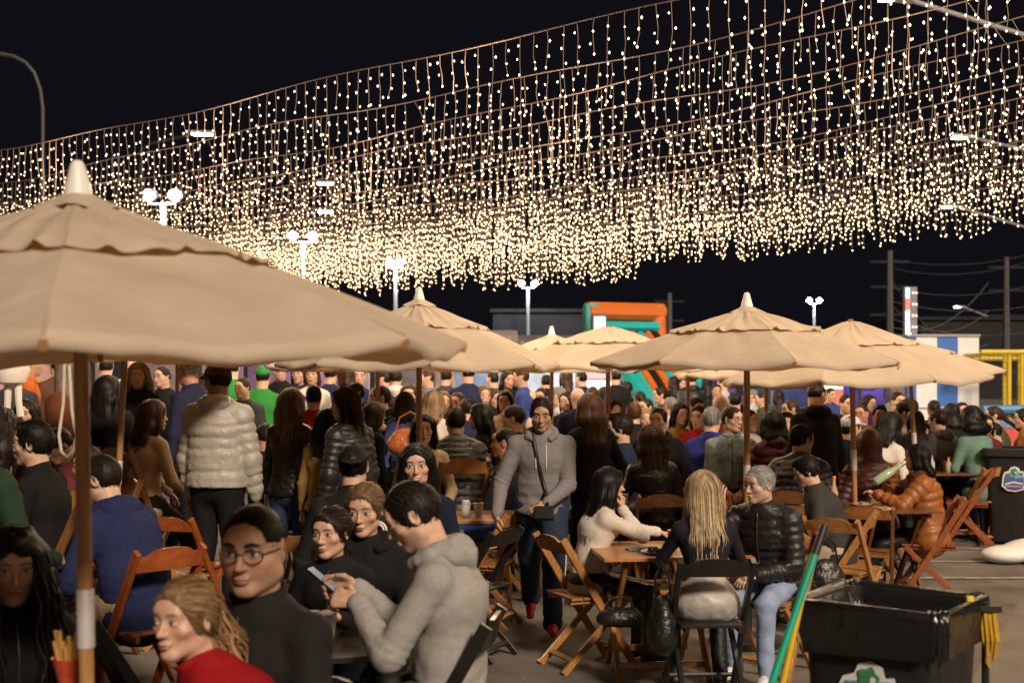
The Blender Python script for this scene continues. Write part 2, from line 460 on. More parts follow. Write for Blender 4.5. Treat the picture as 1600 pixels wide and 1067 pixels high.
def finger_hand(wr, d, nrm, sgn, s, curl=0.5, spread=0.12, point=False):
    """palm and five fingers; d along the hand, nrm out of the back of the hand, sgn +1 right hand"""
    d = d / np.linalg.norm(d); nrm = nrm - d * (nrm @ d); nrm = nrm / (np.linalg.norm(nrm) + 1e-9); sd = np.cross(d, nrm)  # towards +x for the right hand seen from its back
    sd = sd * sgn
    o = [econe(wr, wr + d * .085 * s, sd, (.026 * s, .019 * s), (.039 * s, .013 * s), .012 * s)]
    th = -sd
    for i, (off, L) in enumerate(((-.030, .072), (-.010, .080), (.010, .075), (.029, .060))):
        b = wr + d * .085 * s + sd * off * s
        c = curl * (0.9 + .1 * i) * (0.25 if point and i == 0 else 1)
        f1 = d * math.cos(c) - nrm * math.sin(c) + sd * spread * (i - 1.5) * .6
        f2 = d * math.cos(2.0 * c) - nrm * math.sin(2.0 * c)
        f3 = d * math.cos(2.7 * c) - nrm * math.sin(2.7 * c)
        p1 = b + f1 * L * .48 * s; p2 = p1 + f2 * L * .32 * s; p3 = p2 + f3 * L * .24 * s
        o += [cap(b - d * .01 * s, p1, .0090 * s, .0082 * s, .005 * s), cap(p1, p2, .0082 * s, .0074 * s, .004 * s), cap(p2, p3, .0074 * s, .0060 * s, .004 * s)]
    b = wr + d * .028 * s + th * .026 * s
    t1 = b + (d * .62 + th * .62 - nrm * .45 * min(1, curl + .4)) * .040 * s
    t2 = t1 + (d * .85 + th * .15 - nrm * .4) * .032 * s
    o += [cap(wr + d * .022 * s + th * .010 * s, b, .014 * s, .0125 * s, .01 * s), cap(b, t1, .0125 * s, .0100 * s, .006 * s), cap(t1, t2, .0100 * s, .0075 * s, .005 * s)]
    return o
BIG = dict(cloth=.010, hoodie=.020, puffer=.036, coat=.022, sweater=.014, tee=.009, jacket=.018, crop=.004, blouse=.012, leather=.016, parka=.044)
def decal(prims, T, R, poly, off, s, back=False):
    """polygon (x, z in head units) laid on the face"""
    p = np.array(poly); n = len(p)
    ys = np.linspace(.135, .02, 70)
    P = np.stack([T(x, y, z) for x, z in p for y in ys]).reshape(n, 70, 3)
    e = evals(prims, P.reshape(-1, 3)).reshape(n, 70)
    i = np.argmax(e < 0, 1); i = np.clip(i, 1, 69); r = np.arange(n)
    t = e[r, i - 1] / (e[r, i - 1] - e[r, i] + 1e-9)
    y = ys[i - 1] + (ys[i] - ys[i - 1]) * t
    return np.stack([T(x, yy + off, z) for (x, z), yy in zip(p, y)])
def face_mesh(prims, T, R, s, fem, lod, gaze=0.0, smile=0.0, brow=1.0, gz=0.0):
    VV, QQ, MI = [], [], []
    def strip(top, bot, off, mat):
        P = decal(prims, T, R, list(top) + list(bot), off, s); n = len(top); b = sum(len(v) for v in VV)
        VV.append(P); i = np.arange(n - 1)
        q = np.stack([b + i, b + n + i, b + n + i + 1, b + i + 1], 1); QQ.append(q); MI.extend([mat] * (n - 1))
    def lens(cx, cz, w, h, off, mat, m=9, skew=0.0, up=1.0, dn=1.0):
        t = np.linspace(-1, 1, m); c = np.sqrt(np.clip(1 - t * t, 0, 1)) ** 1.15
        x = cx + w * t; z = cz + skew * t * w
        strip(np.stack([x, z + h * c * up], 1), np.stack([x, z - h * c * dn], 1), off, mat)
    for sd in (-1, 1):
        cx, cz = .0315 * sd, .0085
        if lod < 3:
            lens(cx, cz, .0150, .0056, .0006, 0, 9, .10 * sd)
            ix = cx + .0045 * gaze
            lens(ix, cz + .0006 + gz, .0060, .0056, .0013, 1, 7)
            t = np.linspace(-1, 1, 9); c = np.sqrt(np.clip(1 - t * t, 0, 1)); x = cx + .0162 * t; z = cz + .10 * sd * t * .016
            h = .0022 if fem else .0014
            strip(np.stack([x, z + .0058 * c + h], 1), np.stack([x, z + .0050 * c - .0004], 1), .0019, 2)
            strip(np.stack([x, z + .0105 * c + .0006], 1), np.stack([x, z + .0098 * c], 1), .0007, 2)
        else:
            lens(cx, cz, .0150, .0062, .001, 2, 5)
        t = np.linspace(0, 1, 7); x = sd * (.0125 + .040 * t); z = .0285 + .0075 * np.sin(np.clip(t * 1.25, 0, 1) * 2.2) - .003 * t
        th = (.0022 if fem else .0038) * brow * np.array([.7, 1, 1.05, 1, .9, .7, .2])
        strip(np.stack([x, z + th], 1), np.stack([x, z - th], 1), .0016, 2)
    t = np.linspace(-1, 1, 11); c = np.sqrt(np.clip(1 - t * t, 0, 1)); w = .0225 + .007 * smile
    x = w * t; zc = -.0587 + .010 * smile * t * t
    bow = .0015 * np.exp(-(t / .2) ** 2)
    u = .0068 if fem else .0048; l = .0078 if fem else .0056
    strip(np.stack([x, zc + u * c - bow], 1), np.stack([x, zc + .0004 * c], 1), .0006, 3)
    strip(np.stack([x, zc - .0006 * c - .006 * smile * c], 1), np.stack([x, zc - l * c - .006 * smile * c], 1), .0006, 3)
    if smile > .3:
        strip(np.stack([x * .92, zc + .0012 * c], 1), np.stack([x * .92, zc - .0075 * smile * c], 1), .0010, 4)
    else:
        strip(np.stack([x * 1.02, zc + .0008 * c], 1), np.stack([x * 1.02, zc - .0010 * c], 1), .0011, 2)
    return np.concatenate(VV), np.concatenate(QQ), np.array(MI)
def geo(sp):
    g = dict(pose='sit', lean=6, twist=0, bend=0, hyaw=0, hpitch=0, hroll=0, sc=1.0, fem=0, hair='short', hlen=.3, hside=1.0, hvol=1.0, curl=0.0, top='jacket',
             legs='trousers', rh=None, lh=None, lod=1, gaze=0, gz=0, smile=0, hs=1.0, seat=.46, hood=0, hat=None, beard=0, stubble=0, rcurl=.5, lcurl=.5,
             rn=None, ln=None, rd=None, ld=None, rf=None, lf=None, fat=1.0, jaw=1.0, brow=1.0, face=1, cross=0, seed=1, hairn=1.0, collar=0, fur=0, scarf=0, boots=0, locks=0, sw=1.0, nohair=0, openj=0, lbend=0)
    g.update(sp); G = type('G', (), g); s = G.sc; fem = G.fem; lod = G.lod; rng = np.random.RandomState(G.seed * 13 + 5)
    hh, hn, hc, hcl, hha = ((.0052, .0066, .022, .0125, .0085), (.0092, .0125, .030, .0205, .0135), (.0130, .018, .036, .026, .019), (.0180, .034, .040, .033, .027))[lod]
    X = vv(1, 0, 0)
    sit = G.pose == 'sit'
    P0 = vv(0, 0, G.seat + .085 * s) if sit else vv(0, 0, .94 * s)
    ln = R_(G.lean); bd = R_(G.bend)
    d0 = vv(math.sin(R_(G.lbend)), math.sin(ln * .6), math.cos(ln * .6)); d0 /= np.linalg.norm(d0)
    d1 = vv(math.sin(R_(G.lbend) * .8), math.sin(ln), math.cos(ln)); d1 /= np.linalg.norm(d1)
    d2 = vv(math.sin(R_(G.lbend) * .5), math.sin(ln * 1.25 + bd), math.cos(ln * 1.25 + bd)); d2 /= np.linalg.norm(d2)
    P1 = P0 + d0 * .15 * s; P2 = P1 + d1 * .20 * s; P3 = P2 + d2 * .155 * s
    tw = R_(G.twist); XS = vv(math.cos(tw), math.sin(tw), 0); XM = vv(math.cos(tw / 2), math.sin(tw / 2), 0); FW = vv(-math.sin(tw), math.cos(tw), 0)
    sw = (.142 if fem else .168) * s * G.sw
    SH = [P3 - d2 * .072 * s + XS * sw * q for q in (1, -1)]
    UA, FA = (.275 if fem else .295) * s, (.235 if fem else .255) * s
    hipw = (.088 if fem else .085) * s
    HP = [P0 + vv(hipw * q, 0, 0) for q in (1, -1)]; TH, SN = .43 * s, .415 * s
    ft = [G.rf, G.lf]; KN, AN = [], []
    for i, q in enumerate((1, -1)):
        t = ft[i]
        if t is None: t = (.11 * q, .40 * s, .085) if sit else (.10 * q * s, -.02, .085)
        k, a = ik(HP[i], vv(*t[:3]), TH, SN, vv(.12 * q, 1, .35 if sit else .05)); KN.append(k); AN.append(a)
    # head
    Rh = rotz(R_(G.hyaw) + tw) @ roty(R_(G.hroll)) @ rotx(-R_(G.hpitch))
    dn = vv(0, math.sin(ln * .7 + bd * .8 + .18), math.cos(ln * .7 + bd * .8 + .18)); NK = P3 + dn * .066 * s
    C = NK + Rh @ vv(0, .016, .088) * s
    hs = s * G.hs
    T = lambda x, y, z: C + Rh @ (vv(x, y, z) * hs)
    headtop = C + vv(0, 0, .118 * hs) + Rh @ vv(0, -.012, 0) * hs
    tg = [G.rh, G.lh]; EL, WR = [], []
    for i, q in enumerate((1, -1)):
        t = tg[i]
        if t is None:
            t = (P0 + vv(.155 * q, .30, .075) * s) if sit else (P0 + vv(.245 * q, .06, -.13) * s)
        elif t == 'chin': t = T(.035 * q, .055, -.175)
        elif t == 'cheek': t = T(.075 * q, .075, -.150)
        elif t == 'mouth': t = T(.03 * q, .19, -.13)
        else: t = vv(t[0], t[1], t[2])
        e, w = ik(SH[i], t, UA, FA, vv(.55 * q, -.45, -.75)); EL.append(e); WR.append(w)
    out = []
    # ---- body (one skin)
    nr = .047 if fem else .059
    bq = (.102, .078, .118, .086) if fem else (.118, .084, .136, .092)
    B = [econe(P1, P2, XM, (bq[0] * s, bq[1] * s), (bq[2] * s, bq[3] * s)), econe(P2, P3 - d2 * .06 * s, XS, (bq[2] * s, bq[3] * s), (.09 * s, .060 * s)),
         cap(P3 - d2 * .03 * s, T(0, -.022, -.04), nr * s * 1.05, nr * s, .03), econe(P0, P1, X, (.132 * s, .090 * s), (bq[0] * s, bq[1] * s))]
    for i, q in enumerate((1, -1)):
        B.append(cap(P3 - d2 * .05 * s + XS * .05 * q * s, SH[i], .045 * s, .042 * s, .04))
        bare = G.top == 'tee'
        B.append(cap(SH[i], EL[i], (.045 if bare else .034) * s, (.038 if bare else .028) * s, .02)); B.append(cap(EL[i], WR[i], (.036 if bare else .028) * s, .023 * s, .02))
        dd = [G.rd, G.ld][i]; d = (WR[i] - EL[i]) if dd is None else vv(*dd)
        nn = [G.rn, G.ln][i]
        if nn is None: nn = vv(0, .25, 1) if sit else vv(q, .25, .1)
        B += finger_hand(WR[i], d, vv(*nn), q, s * (.92 if fem else 1.02), [G.rcurl, G.lcurl][i])
    hp = head_prims(T, Rh, hs, fem, G.jaw, ears=G.hair not in ('long', 'curly', 'wavy') or G.hside < .5)
    B += hp
    if G.legs in ('skirt', 'shorts'):
        for i in (0, 1): B += [cap(HP[i], KN[i], .075 * s, .048 * s), cap(KN[i], AN[i], .046 * s, .032 * s)]
    fine = [(C - .115 * hs, C + .125 * hs, hh)] + [(w - .06 * s, w + .11 * s, hn) for w in WR] if lod < 3 else [(C - .16 * hs, C + .16 * hs, hh)]
    V, Q = solid(B, hc, fine)
    loc = (V - C) @ Rh / hs; tint = np.ones((len(V), 3))
    inh = (np.abs(loc) < .14).all(1)
    ck = np.exp(-(((np.abs(loc[:, 0]) - .042) / .02) ** 2 + ((loc[:, 2] + .025) / .02) ** 2)) * (loc[:, 1] > .02) * inh
    ns = np.exp(-((loc[:, 0] / .014) ** 2 + ((loc[:, 2] + .025) / .015) ** 2)) * (loc[:, 1] > .07) * inh
    tint *= 1 - (ck + ns)[:, None] * np.array([.0, .13, .13])
    if G.stubble:
        st = np.clip((-.036 - loc[:, 2]) / .012, 0, 1) * np.clip((loc[:, 1] + .0) / .02, 0, 1) * inh * np.clip((loc[:, 2] + .135) / .02, 0, 1)
        tint *= 1 - G.stubble * st[:, None] * np.array([.42, .36, .32])
    out.append(('body', mesh_np('body', V, Q, True, [M_SKIN], tint), 'skin'))
    hsub = hp
    if G.face and lod < 4:
        fv, fq, fm = face_mesh(hsub, T, Rh, hs, fem, lod, G.gaze, G.smile, G.brow, G.gz)
        out.append(('face', mesh_np('face', fv, fq, True, [M_EYE, M_IRIS, M_BROW, M_LIP if fem else M_LIPM, M_TEETH], None, fm), 'brow'))
    # ---- hair
    down = -d1 * .7 + vv(0, 0, -.3) + d2 * -.2; down = down / np.linalg.norm(down); bk = Rh @ vv(0, -1, 0); bk = vv(bk[0], bk[1], 0)
    if G.hair != 'bald' and not (G.hat and G.hair == 'none') and not G.hood == 2:
        H = hair_prims(G.hair, T, Rh, hs, down, bk, G.hlen * s, G.hside, G.hvol)
        V, Q = solid(H, hha)
        if len(V):
            n = normals(V, Q)
            if G.hair == 'curly': V = V + n * (.020 * (noise(V * 42 + G.seed) - .5) + .022 * (noise(V * 20 + G.seed) - .5))[:, None] * hs
            elif G.hair != 'buzz': V = V + n * (.008 * (noise(V * vv(90, 90, 14) + G.seed) - .5) + (.016 if G.hair in ('long', 'wavy', 'bob') else .009) * (noise(V * vv(26, 26, 8) + G.seed) - .5))[:, None]
            tn = .45 + .6 * noise(V * vv(110, 110, 12)); VVs, QQs, TT = [V], [Q], [np.stack([tn] * 3, 1)]
            if G.locks:
                for _ in range(G.locks):
                    if G.hair == 'tied': a0 = T(rng.normal(0, .022), -.118 + rng.normal(0, .01), .012 + rng.normal(0, .016)); dr = bk * rng.uniform(.2, .55) + vv(rng.normal(0, .13), rng.normal(0, .10), -rng.uniform(.6, 1.0)); L_ = G.hlen * rng.uniform(.7, 1.1)
                    else:
                        an = rng.uniform(.6, 5.68); a0 = T(.078 * G.hvol * math.sin(an), .01 + .085 * G.hvol * math.cos(an), rng.uniform(-.05, .06)); dr = vv(rng.normal(0, .13), rng.normal(0, .13), -1) + (a0 - C) * 1.6 * vv(1, 1, 0); L_ = G.hlen * rng.uniform(.75, 1.2)
                    dr /= np.linalg.norm(dr); sd_ = np.cross(dr, vv(.3, .9, .2)); sd_ /= np.linalg.norm(sd_); up_ = np.cross(sd_, dr); m_ = 22; rr_ = rng.uniform(.006, .015); p0_ = rng.rand() * 6; w_ = rng.uniform(13, 20) * rng.choice((-1, 1))
                    q_ = np.linspace(0, 1, m_); fall = np.outer(q_ * L_, dr) + np.outer(-.10 * q_ ** 2 * L_, vv(0, 0, 1))
                    ctr = a0 + fall + (np.cos(q_ * w_ + p0_) * rr_ * (.3 + q_))[:, None] * sd_ + (np.sin(q_ * w_ + p0_) * rr_ * (.3 + q_))[:, None] * up_
                    rad = .0040 * (1 - .75 * q_ ** 3) * rng.uniform(.7, 1.3); k5 = np.arange(5) * 2 * PI / 5
                    lv = (ctr[:, None] + rad[:, None, None] * (np.cos(k5)[None, :, None] * sd_ + np.sin(k5)[None, :, None] * up_)).reshape(-1, 3)
                    i_ = np.arange(m_ - 1)[:, None] * 5; j_ = np.arange(5)[None]; lq = np.stack([i_ + j_, i_ + (j_ + 1) % 5, i_ + 5 + (j_ + 1) % 5, i_ + 5 + j_], 2).reshape(-1, 4)
                    QQs.append(lq + sum(len(v) for v in VVs)); VVs.append(lv); TT.append(np.repeat((rng.uniform(.6, 1.2) * (1 + .7 * q_))[:, None], 5, 1).reshape(-1, 1).repeat(3, 1))
            if lod == 0 and G.hair == 'buzz':
                a, b, c = strands(H, V, T, Rh, hs, 1800, 4, .0035, .0026, down, rng, 0, .0022, Rh @ vv(0, .9, -.3), .3)
                QQs.append(b + sum(len(v) for v in VVs)); VVs.append(a); TT.append(c)
            if lod < 3 and G.hair != 'buzz':
                lg = G.hair in ('long', 'curly', 'wavy', 'bob')
                num = int((900, 260, 80)[lod] * (1.6 if lg else 1) * G.hairn); stp = (.020 if lg else .0085) * (1.3 if lod == 2 else 1)
                a, b, c = strands(H, V, T, Rh, hs, num, 12 if lg else (9 if G.hair == 'tied' else 5), stp, (.0030, .0046, .009)[lod] * (1 if lg else .75), down, rng,
                                  G.curl, .004 if lg else .003, None if lg else Rh @ (vv(.25, -.9, .1) if G.hair != 'tied' else vv(0, -1, .0)), 1.0 if lg or G.hair == 'short' else .25)
                QQs.append(b + sum(len(v) for v in VVs)); VVs.append(a); TT.append(c)
            out.append(('hair', mesh_np('hair', np.concatenate(VVs), np.concatenate(QQs), True, [M_HAIR], np.concatenate(TT)), 'hair'))
    if G.beard:
        bp = head_prims(T, Rh, hs, fem, G.jaw, ears=False)
        for p in bp:
            f0 = p.f; p.f = (lambda f0: lambda P: f0(P) - .006 * hs if True else 0)(f0)
        bp = [p for p in bp if p.m == 'u'][:7] + [plane(T(0, .03, -.045), Rh @ vv(0, .45, -1), .01), plane(T(0, -.005, -.05), Rh @ vv(0, 1, -.1), .008)]
        bp.append(ell(T(0, .098, -.0585), vv(.026, .016, .011) * hs, Rh, .004, 's'))
        V, Q = solid(bp, hha * .7)
        if len(V): out.append(('beard', mesh_np('beard', V, Q, True, [M_HAIR], np.full((len(V), 3), .9)), 'hair'))
    if G.hat == 'cap' or G.hat == 'capback' or G.hat == 'beanie':
        q = -1 if G.hat == 'capback' else 1
        H = [ell(T(0, -.012, .034), vv(.084, .104, .096) * hs, Rh, .01), plane(T(0, 0, .038 if G.hat != 'beanie' else .03), Rh @ vv(0, -.18 * q if G.hat != 'beanie' else -.35, 1), .006)]
        if G.hat == 'beanie': H.append(econe(T(0, .006, .030), T(0, -.008, .052), Rh @ X, (.088 * hs, .106 * hs), (.088 * hs, .106 * hs), .006, flat=True))
        else:
            H.append(ell(T(0, .105 * q - .005, .047), vv(.066, .072, .0055) * hs, Rh @ rotx(-.22 * q), .006))
            H.append(ell(T(0, -.012, .131), vv(.009, .009, .006) * hs, Rh, .004))
        V, Q = solid(H, max(hha * .8, .005))
        out.append(('hat', mesh_np('hat', V, Q, True, [M_CLOTH]), 'hat'))
    # ---- clothes
    top = G.top; inf = BIG.get(top, .016) * (1 if not fem else .85); ft_ = G.fat
    wq = (.112, .086, .134, .100) if fem else (.134, .098, .152, .108)
    wa, wb = (wq[0] * s * ft_ + inf, wq[1] * s * ft_ + inf), (wq[2] * s * (1 + (ft_ - 1) * .6) + inf * .8, wq[3] * s * (1 + (ft_ - 1) * .6) + inf)
    hb = ((.172 if fem else .162) * s * ft_ + inf * .8, (.126 if fem else .124) * s * ft_ + inf * .8)
    sg = []
    Ptop = P3 - d2 * .05 * s
    K = [econe(P1, P2, XM, wa, wb, .05), econe(P2, Ptop, XS, wb, (.115 * s + inf * .5, .075 * s + inf * .6), .05)]
    hemz = -.035 if sit else {'coat': -.34, 'parka': -.03, 'puffer': -.05}.get(top, -.05)
    if top == 'crop': K[0] = econe(P1 + d0 * .045 * s, P2, XM, wa, wb, .05)
    else:
        K.append(econe(P0 + d0 * (hemz if not (sit and top in ('coat', 'parka')) else -.05) * s, P1, X, hb, wa, .05))
    if fem and top != 'parka':
        for q in (1, -1): K.append(ell(P2 + d2 * .015 * s + FW * (.085 * s + inf * .6) + XS * .068 * q * s, vv(.060, .040, .056) * s, None, .05))
    K.append(cap(Ptop, NK - dn * .072 * s, nr * s + inf * .7 + .014, nr * s + inf * .3 + .010, .04))
    if not sit and lod < 3: K.append(plane(P0 + d0 * (hemz - .012) * s, d0, .012))
    sg += [(P0, P1, wa[1]), (P1, P2, wb[1]), (P2, P3, wb[1])]
    shr = .047 * s + inf * .75
    for i, q in enumerate((1, -1)):
        K.append(cap(P3 - d2 * .045 * s + XS * .05 * q * s, SH[i], shr, shr, .04))
        if top == 'tee':
            m = SH[i] + (EL[i] - SH[i]) * .62; K.append(cap(SH[i], m, shr, .055 * s + inf, .02)); continue
        m = {'leather': .8, 'crop': .8, 'sweater': .95, 'blouse': 1.0}.get(top, 1.0)
        m *= .88 if fem else 1.0
        K.append(cap(SH[i], EL[i], shr * .98, .042 * s * m + inf * .75, .022))
        e = EL[i] + (WR[i] - EL[i]) * .93
        K.append(cap(EL[i], e, .042 * s * m + inf * .75, .031 * s * m + inf * .5, .02))
        if top in ('hoodie', 'puffer', 'sweater', 'parka'): K.append(cap(e, e + (WR[i] - EL[i]) * .05, .033 * s + inf * .35, .031 * s + inf * .35, .008))
        sg += [(SH[i], EL[i], shr), (EL[i], e, .045 * s)]
    pts = []
    rg_ = .092 if top == 'hoodie' else .082
    r = (.040 if top == 'hoodie' else .034) * s if not G.fur else .038 * s
    for a in np.linspace(-2.35, 2.35, 11):
        pts.append(NK - dn * (.066 - .034 * math.cos(a)) * s + XS * math.sin(a) * rg_ * s - FW * (math.cos(a) * rg_ - .014) * s)
    if (top in ('hoodie', 'parka') and not G.hood and not G.fur) or G.hood == 1:
        HD = [cap(a, b, r * (.72 + .3 * math.cos(q)), r * (.72 + .3 * math.cos(q)), .014) for a, b, q in zip(pts[:-1], pts[1:], np.linspace(-2.0, 2.0, 10))]
        HD.append(ell(NK - FW * .088 * s - d2 * .062 * s, vv(.118, .050, .050) * s, rotx(ln), .05))
        HD.append(cap(NK - FW * .10 * s - d2 * .07 * s, NK - FW * .100 * s - d2 * .13 * s, .050 * s, .030 * s, .05))
        HD.append(ell(NK - FW * .050 * s + d2 * .015 * s, vv(.062, .050, .040) * s, None, .02, 's'))
        hV, hQ = solid(HD, .009 if lod < 2 else .018); hn_ = normals(hV, hQ); hV = hV + hn_ * (.010 * (1 - np.abs(2 * noise(hV * 16 + G.seed) - 1) - .6) + .004 * (noise(hV * 40) - .5))[:, None]
        out.append(('hood', mesh_np('hood', hV, hQ, True, [M_KNIT if top == 'hoodie' else M_NYLON]), 'top'))
    elif (G.collar or top in ('puffer', 'jacket', 'coat', 'leather')) and lod < 3 and not G.fur:
        cv, cq, m_ = [], [], 26; sp_ = np.linspace(-PI + .32, PI - .32, m_)
        c0 = NK - dn * .080 * s + FW * .004 * s; hgt = .062 if top in ('puffer', 'jacket') else .046
        for t_, ro in ((0, nr * s + .020), (.5, nr * s + .021), (1, nr * s + .024), (1.02, nr * s + .016), (.5, nr * s + .014), (0, nr * s + .012)):
            for a in sp_:
                cv.append(c0 + dn * (hgt * t_ * s * (1 - .25 * (1 - math.cos(a)) * .5) + .02 * math.cos(a) * s) + XS * math.sin(a) * (ro + .004) - FW * math.cos(a) * ro)
        for j_ in range(5):
            for i_ in range(m_ - 1): cq.append((j_ * m_ + i_, j_ * m_ + i_ + 1, (j_ + 1) * m_ + i_ + 1, (j_ + 1) * m_ + i_))
        out.append(('collar', mesh_np('collar', cv, cq, True, [{'puffer': M_NYLON, 'leather': M_LEATHER}.get(top, M_CLOTH)]), 'top'))
    if G.hood == 2:
        K.append(ell(T(0, -.022, .018), vv(.104, .118, .122) * hs, Rh, .05)); K.append(cap(T(0, -.05, -.06), NK - FW * .05 * s, .085 * s, .08 * s, .06))
        K.append(ell(T(0, .085, -.012), vv(.078, .09, .105) * hs, Rh, .02, 's'))
    if G.hair in ('none',): pass
    V, Q = solid(K, .0135 if lod == 1 and top in ('puffer', 'parka') else hcl)
    n = normals(V, Q)
    if lod < 3:
        best = np.full(len(V), 9.); L = np.zeros(len(V)); ci = np.zeros(len(V), int); acc = [0, .15 * s, .35 * s]
        for ii, (a, b, r) in enumerate(sg):
            ab = b - a; l = np.linalg.norm(ab); t = np.clip(((V - a) @ ab) / l ** 2, 0, 1); d = np.linalg.norm(V - a - t[:, None] * ab, axis=1) / r
            base = acc[ii] if ii < 3 else (0 if (ii - 3) % 2 == 0 else UA)
            m = d < best; best[m] = d[m]; L[m] = base + t[m] * l; ci[m] = ii
        arm = ci >= 3
        if top in ('puffer', 'parka'):
            spc = np.where(arm, .050, .054) * s * (1.35 if top == 'parka' else 1)
            ph = L / spc + .25 * noise(V * 9)
            V = V + n * ((np.abs(np.sin(PI * ph)) ** .6 - .75) * .0135 + .006 * (noise(V * 26) - .5) + .005 * (1 - np.abs(2 * noise(V * vv(30, 30, 60)) - 1) - .6))[:, None]
        else:
            amp = {'leather': .8, 'tee': .8, 'crop': .35, 'sweater': .8}.get(top, 1.0)
            el = np.exp(-((L - UA) / .075) ** 2) * arm + .45 * np.exp(-((L - UA - FA * .85) / .06) ** 2) * arm
            ring = np.sin(2 * PI * L / .034 + 5 * noise(V * 12 + 3)) * el
            rg = 1 - np.abs(2 * noise(V * vv(11, 11, 15) + G.seed * 3.1) - 1)
            rg2 = 1 - np.abs(2 * noise(V * vv(20, 20, 26) + 9 + G.seed) - 1)
            wst = np.exp(-((L - .08 * s) / .10) ** 2) * ~arm
            V = V + n * (amp * (.0042 * ring + (.003 + .008 * wst) * (rg - .6) + .0045 * (rg2 - .6) + .004 * (1 - np.abs(2 * noise(V * vv(9, 9, 40) + 5) - 1) - .6) * (wst + .25 + el)))[:, None]
    if lod < 2 and top in ('puffer', 'jacket', 'leather', 'parka') and len(V):
        zz = np.linspace(P1[2] - .05 * s, (NK - dn * .085 * s)[2], 14); zp = []
        fr = V[np.abs((V - P2) @ XS) < .02]; 
        for z in zz:
            q_ = fr[np.abs(fr[:, 2] - z) < .02]
            if len(q_): zp.append(q_[np.argmax(q_ @ FW)] * np.array([0, 1, 0]) + np.array([P2[0], 0, z]) + FW * .002)
        if len(zp) > 3:
            zb = MB(); zb.tube(zp, .0045, 5); out.append(('zip', zb.mesh('zip', M_ZIP, True), 'top'))
    nm = {'hoodie': 'hoodie', 'puffer': 'puffer_jacket', 'parka': 'puffer_jacket', 'coat': 'coat', 'sweater': 'sweater', 'tee': 'shirt', 'jacket': 'jacket', 'crop': 'crop_top', 'blouse': 'blouse', 'leather': 'leather_jacket'}[top]
    mt = {'hoodie': M_KNIT, 'sweater': M_KNIT, 'puffer': M_NYLON, 'parka': M_NYLON, 'leather': M_LEATHER, 'crop': M_CLOTH, 'blouse': M_CLOTH, 'tee': M_KNIT}.get(top, M_CLOTH)
    if G.cross == 'camo': mt = M_CAMO
    out.append((nm, mesh_np(nm, V, Q, True, [mt]), 'top'))
    if G.fur:
        FR = [cap(a, b, .042 * s, .042 * s, .02) for a, b in zip(pts[:-1], pts[1:])]
        V, Q = solid(FR, .011); n = normals(V, Q); V = V + n * (.022 * (noise(V * 70) - .4))[:, None]
        a, b, c = strands(FR, V, T, Rh, hs, 500, 3, .008, .004, down, rng, 0, .010)
        out.append(('fur_collar', mesh_np('fur_collar', np.concatenate([V, a]), np.concatenate([Q, b + len(V)]), True, [M_HAIR], np.concatenate([np.full((len(V), 3), .8), c])), 'fur'))
    if G.scarf:
        FR = [cap(a, b, .036 * s, .036 * s, .015) for a, b in zip([NK + vv(.07 * math.sin(t), -.07 * math.cos(t) + .015, -.02) * s for t in np.linspace(0, 6.3, 9)][:-1], [NK + vv(.07 * math.sin(t), -.07 * math.cos(t) + .015, -.02) * s for t in np.linspace(0, 6.3, 9)][1:])]
        e = NK + vv(.06, -.13, -.10) * s
        FR += [econe(NK + vv(.05, -.08, -.03) * s, e, X, (.05, .03), (.06, .02), .02), econe(e, e + vv(.0, .0, -.26) * s, X, (.06, .02), (.065, .014), .02)]
        V, Q = solid(FR, .012); n = normals(V, Q); V = V + n * (.012 * (noise(V * 30) - .5))[:, None]
        out.append(('scarf', mesh_np('scarf', V, Q, True, [M_PLAID]), 'scarf'))
    # ---- legs
    lg = G.legs
    wd = {'jeans': 1.0, 'trousers': 1.12, 'leggings': .88, 'loose': 1.28}.get(lg, 1.0) * (1 + (ft_ - 1) * .5)
    K = []
    if sit: K.append(econe(P0 + vv(0, -.055, -.01) * s, P0 + vv(0, .06, 0) * s, X, (.158 * s * ft_, .085 * s), (.165 * s * ft_, .088 * s), .05))
    else: K.append(econe(P0 + vv(0, -.01, -.04) * s, P0 + vv(0, -.005, .07) * s, X, (.150 * s * ft_, .106 * s * ft_), (.138 * s * ft_, .098 * s * ft_), .04))
    K.append(econe(P0, P0 + d0 * .06 * s, X, (.142 * s * ft_, .100 * s * ft_), (.126 * s * ft_, .090 * s * ft_), .04))
    ks = []
    if lg == 'skirt': K.append(econe(P0 + d0 * .02 * s, P0 + d0 * .135 * s, X, (.150 * s, .108 * s), (.112 * s, .086 * s), .04)); K[0] = econe(P0 + vv(0, -.045, .01) * s, P0 + vv(0, .06, 0) * s, X, (.150 * s, .100 * s), (.155 * s, .092 * s), .05)
    for i in (0, 1):
        if lg == 'skirt':
            K.append(cap(HP[i], HP[i] + (KN[i] - HP[i]) * .72, .092 * s, .085 * s, .07)); continue
        K.append(cap(HP[i], KN[i], .083 * s * wd, .060 * s * wd, .035))
        e = AN[i] + vv(0, 0, -.01)
        K.append(cap(KN[i], e, .058 * s * wd, (.044 if lg != 'leggings' else .036) * s * wd * (1.1 if lg == 'loose' else 1), .02))
        ks += [(HP[i], KN[i]), (KN[i], e)]
    V, Q = solid(K, hcl * (1.35 if lod == 0 else 1.6)); n = normals(V, Q)
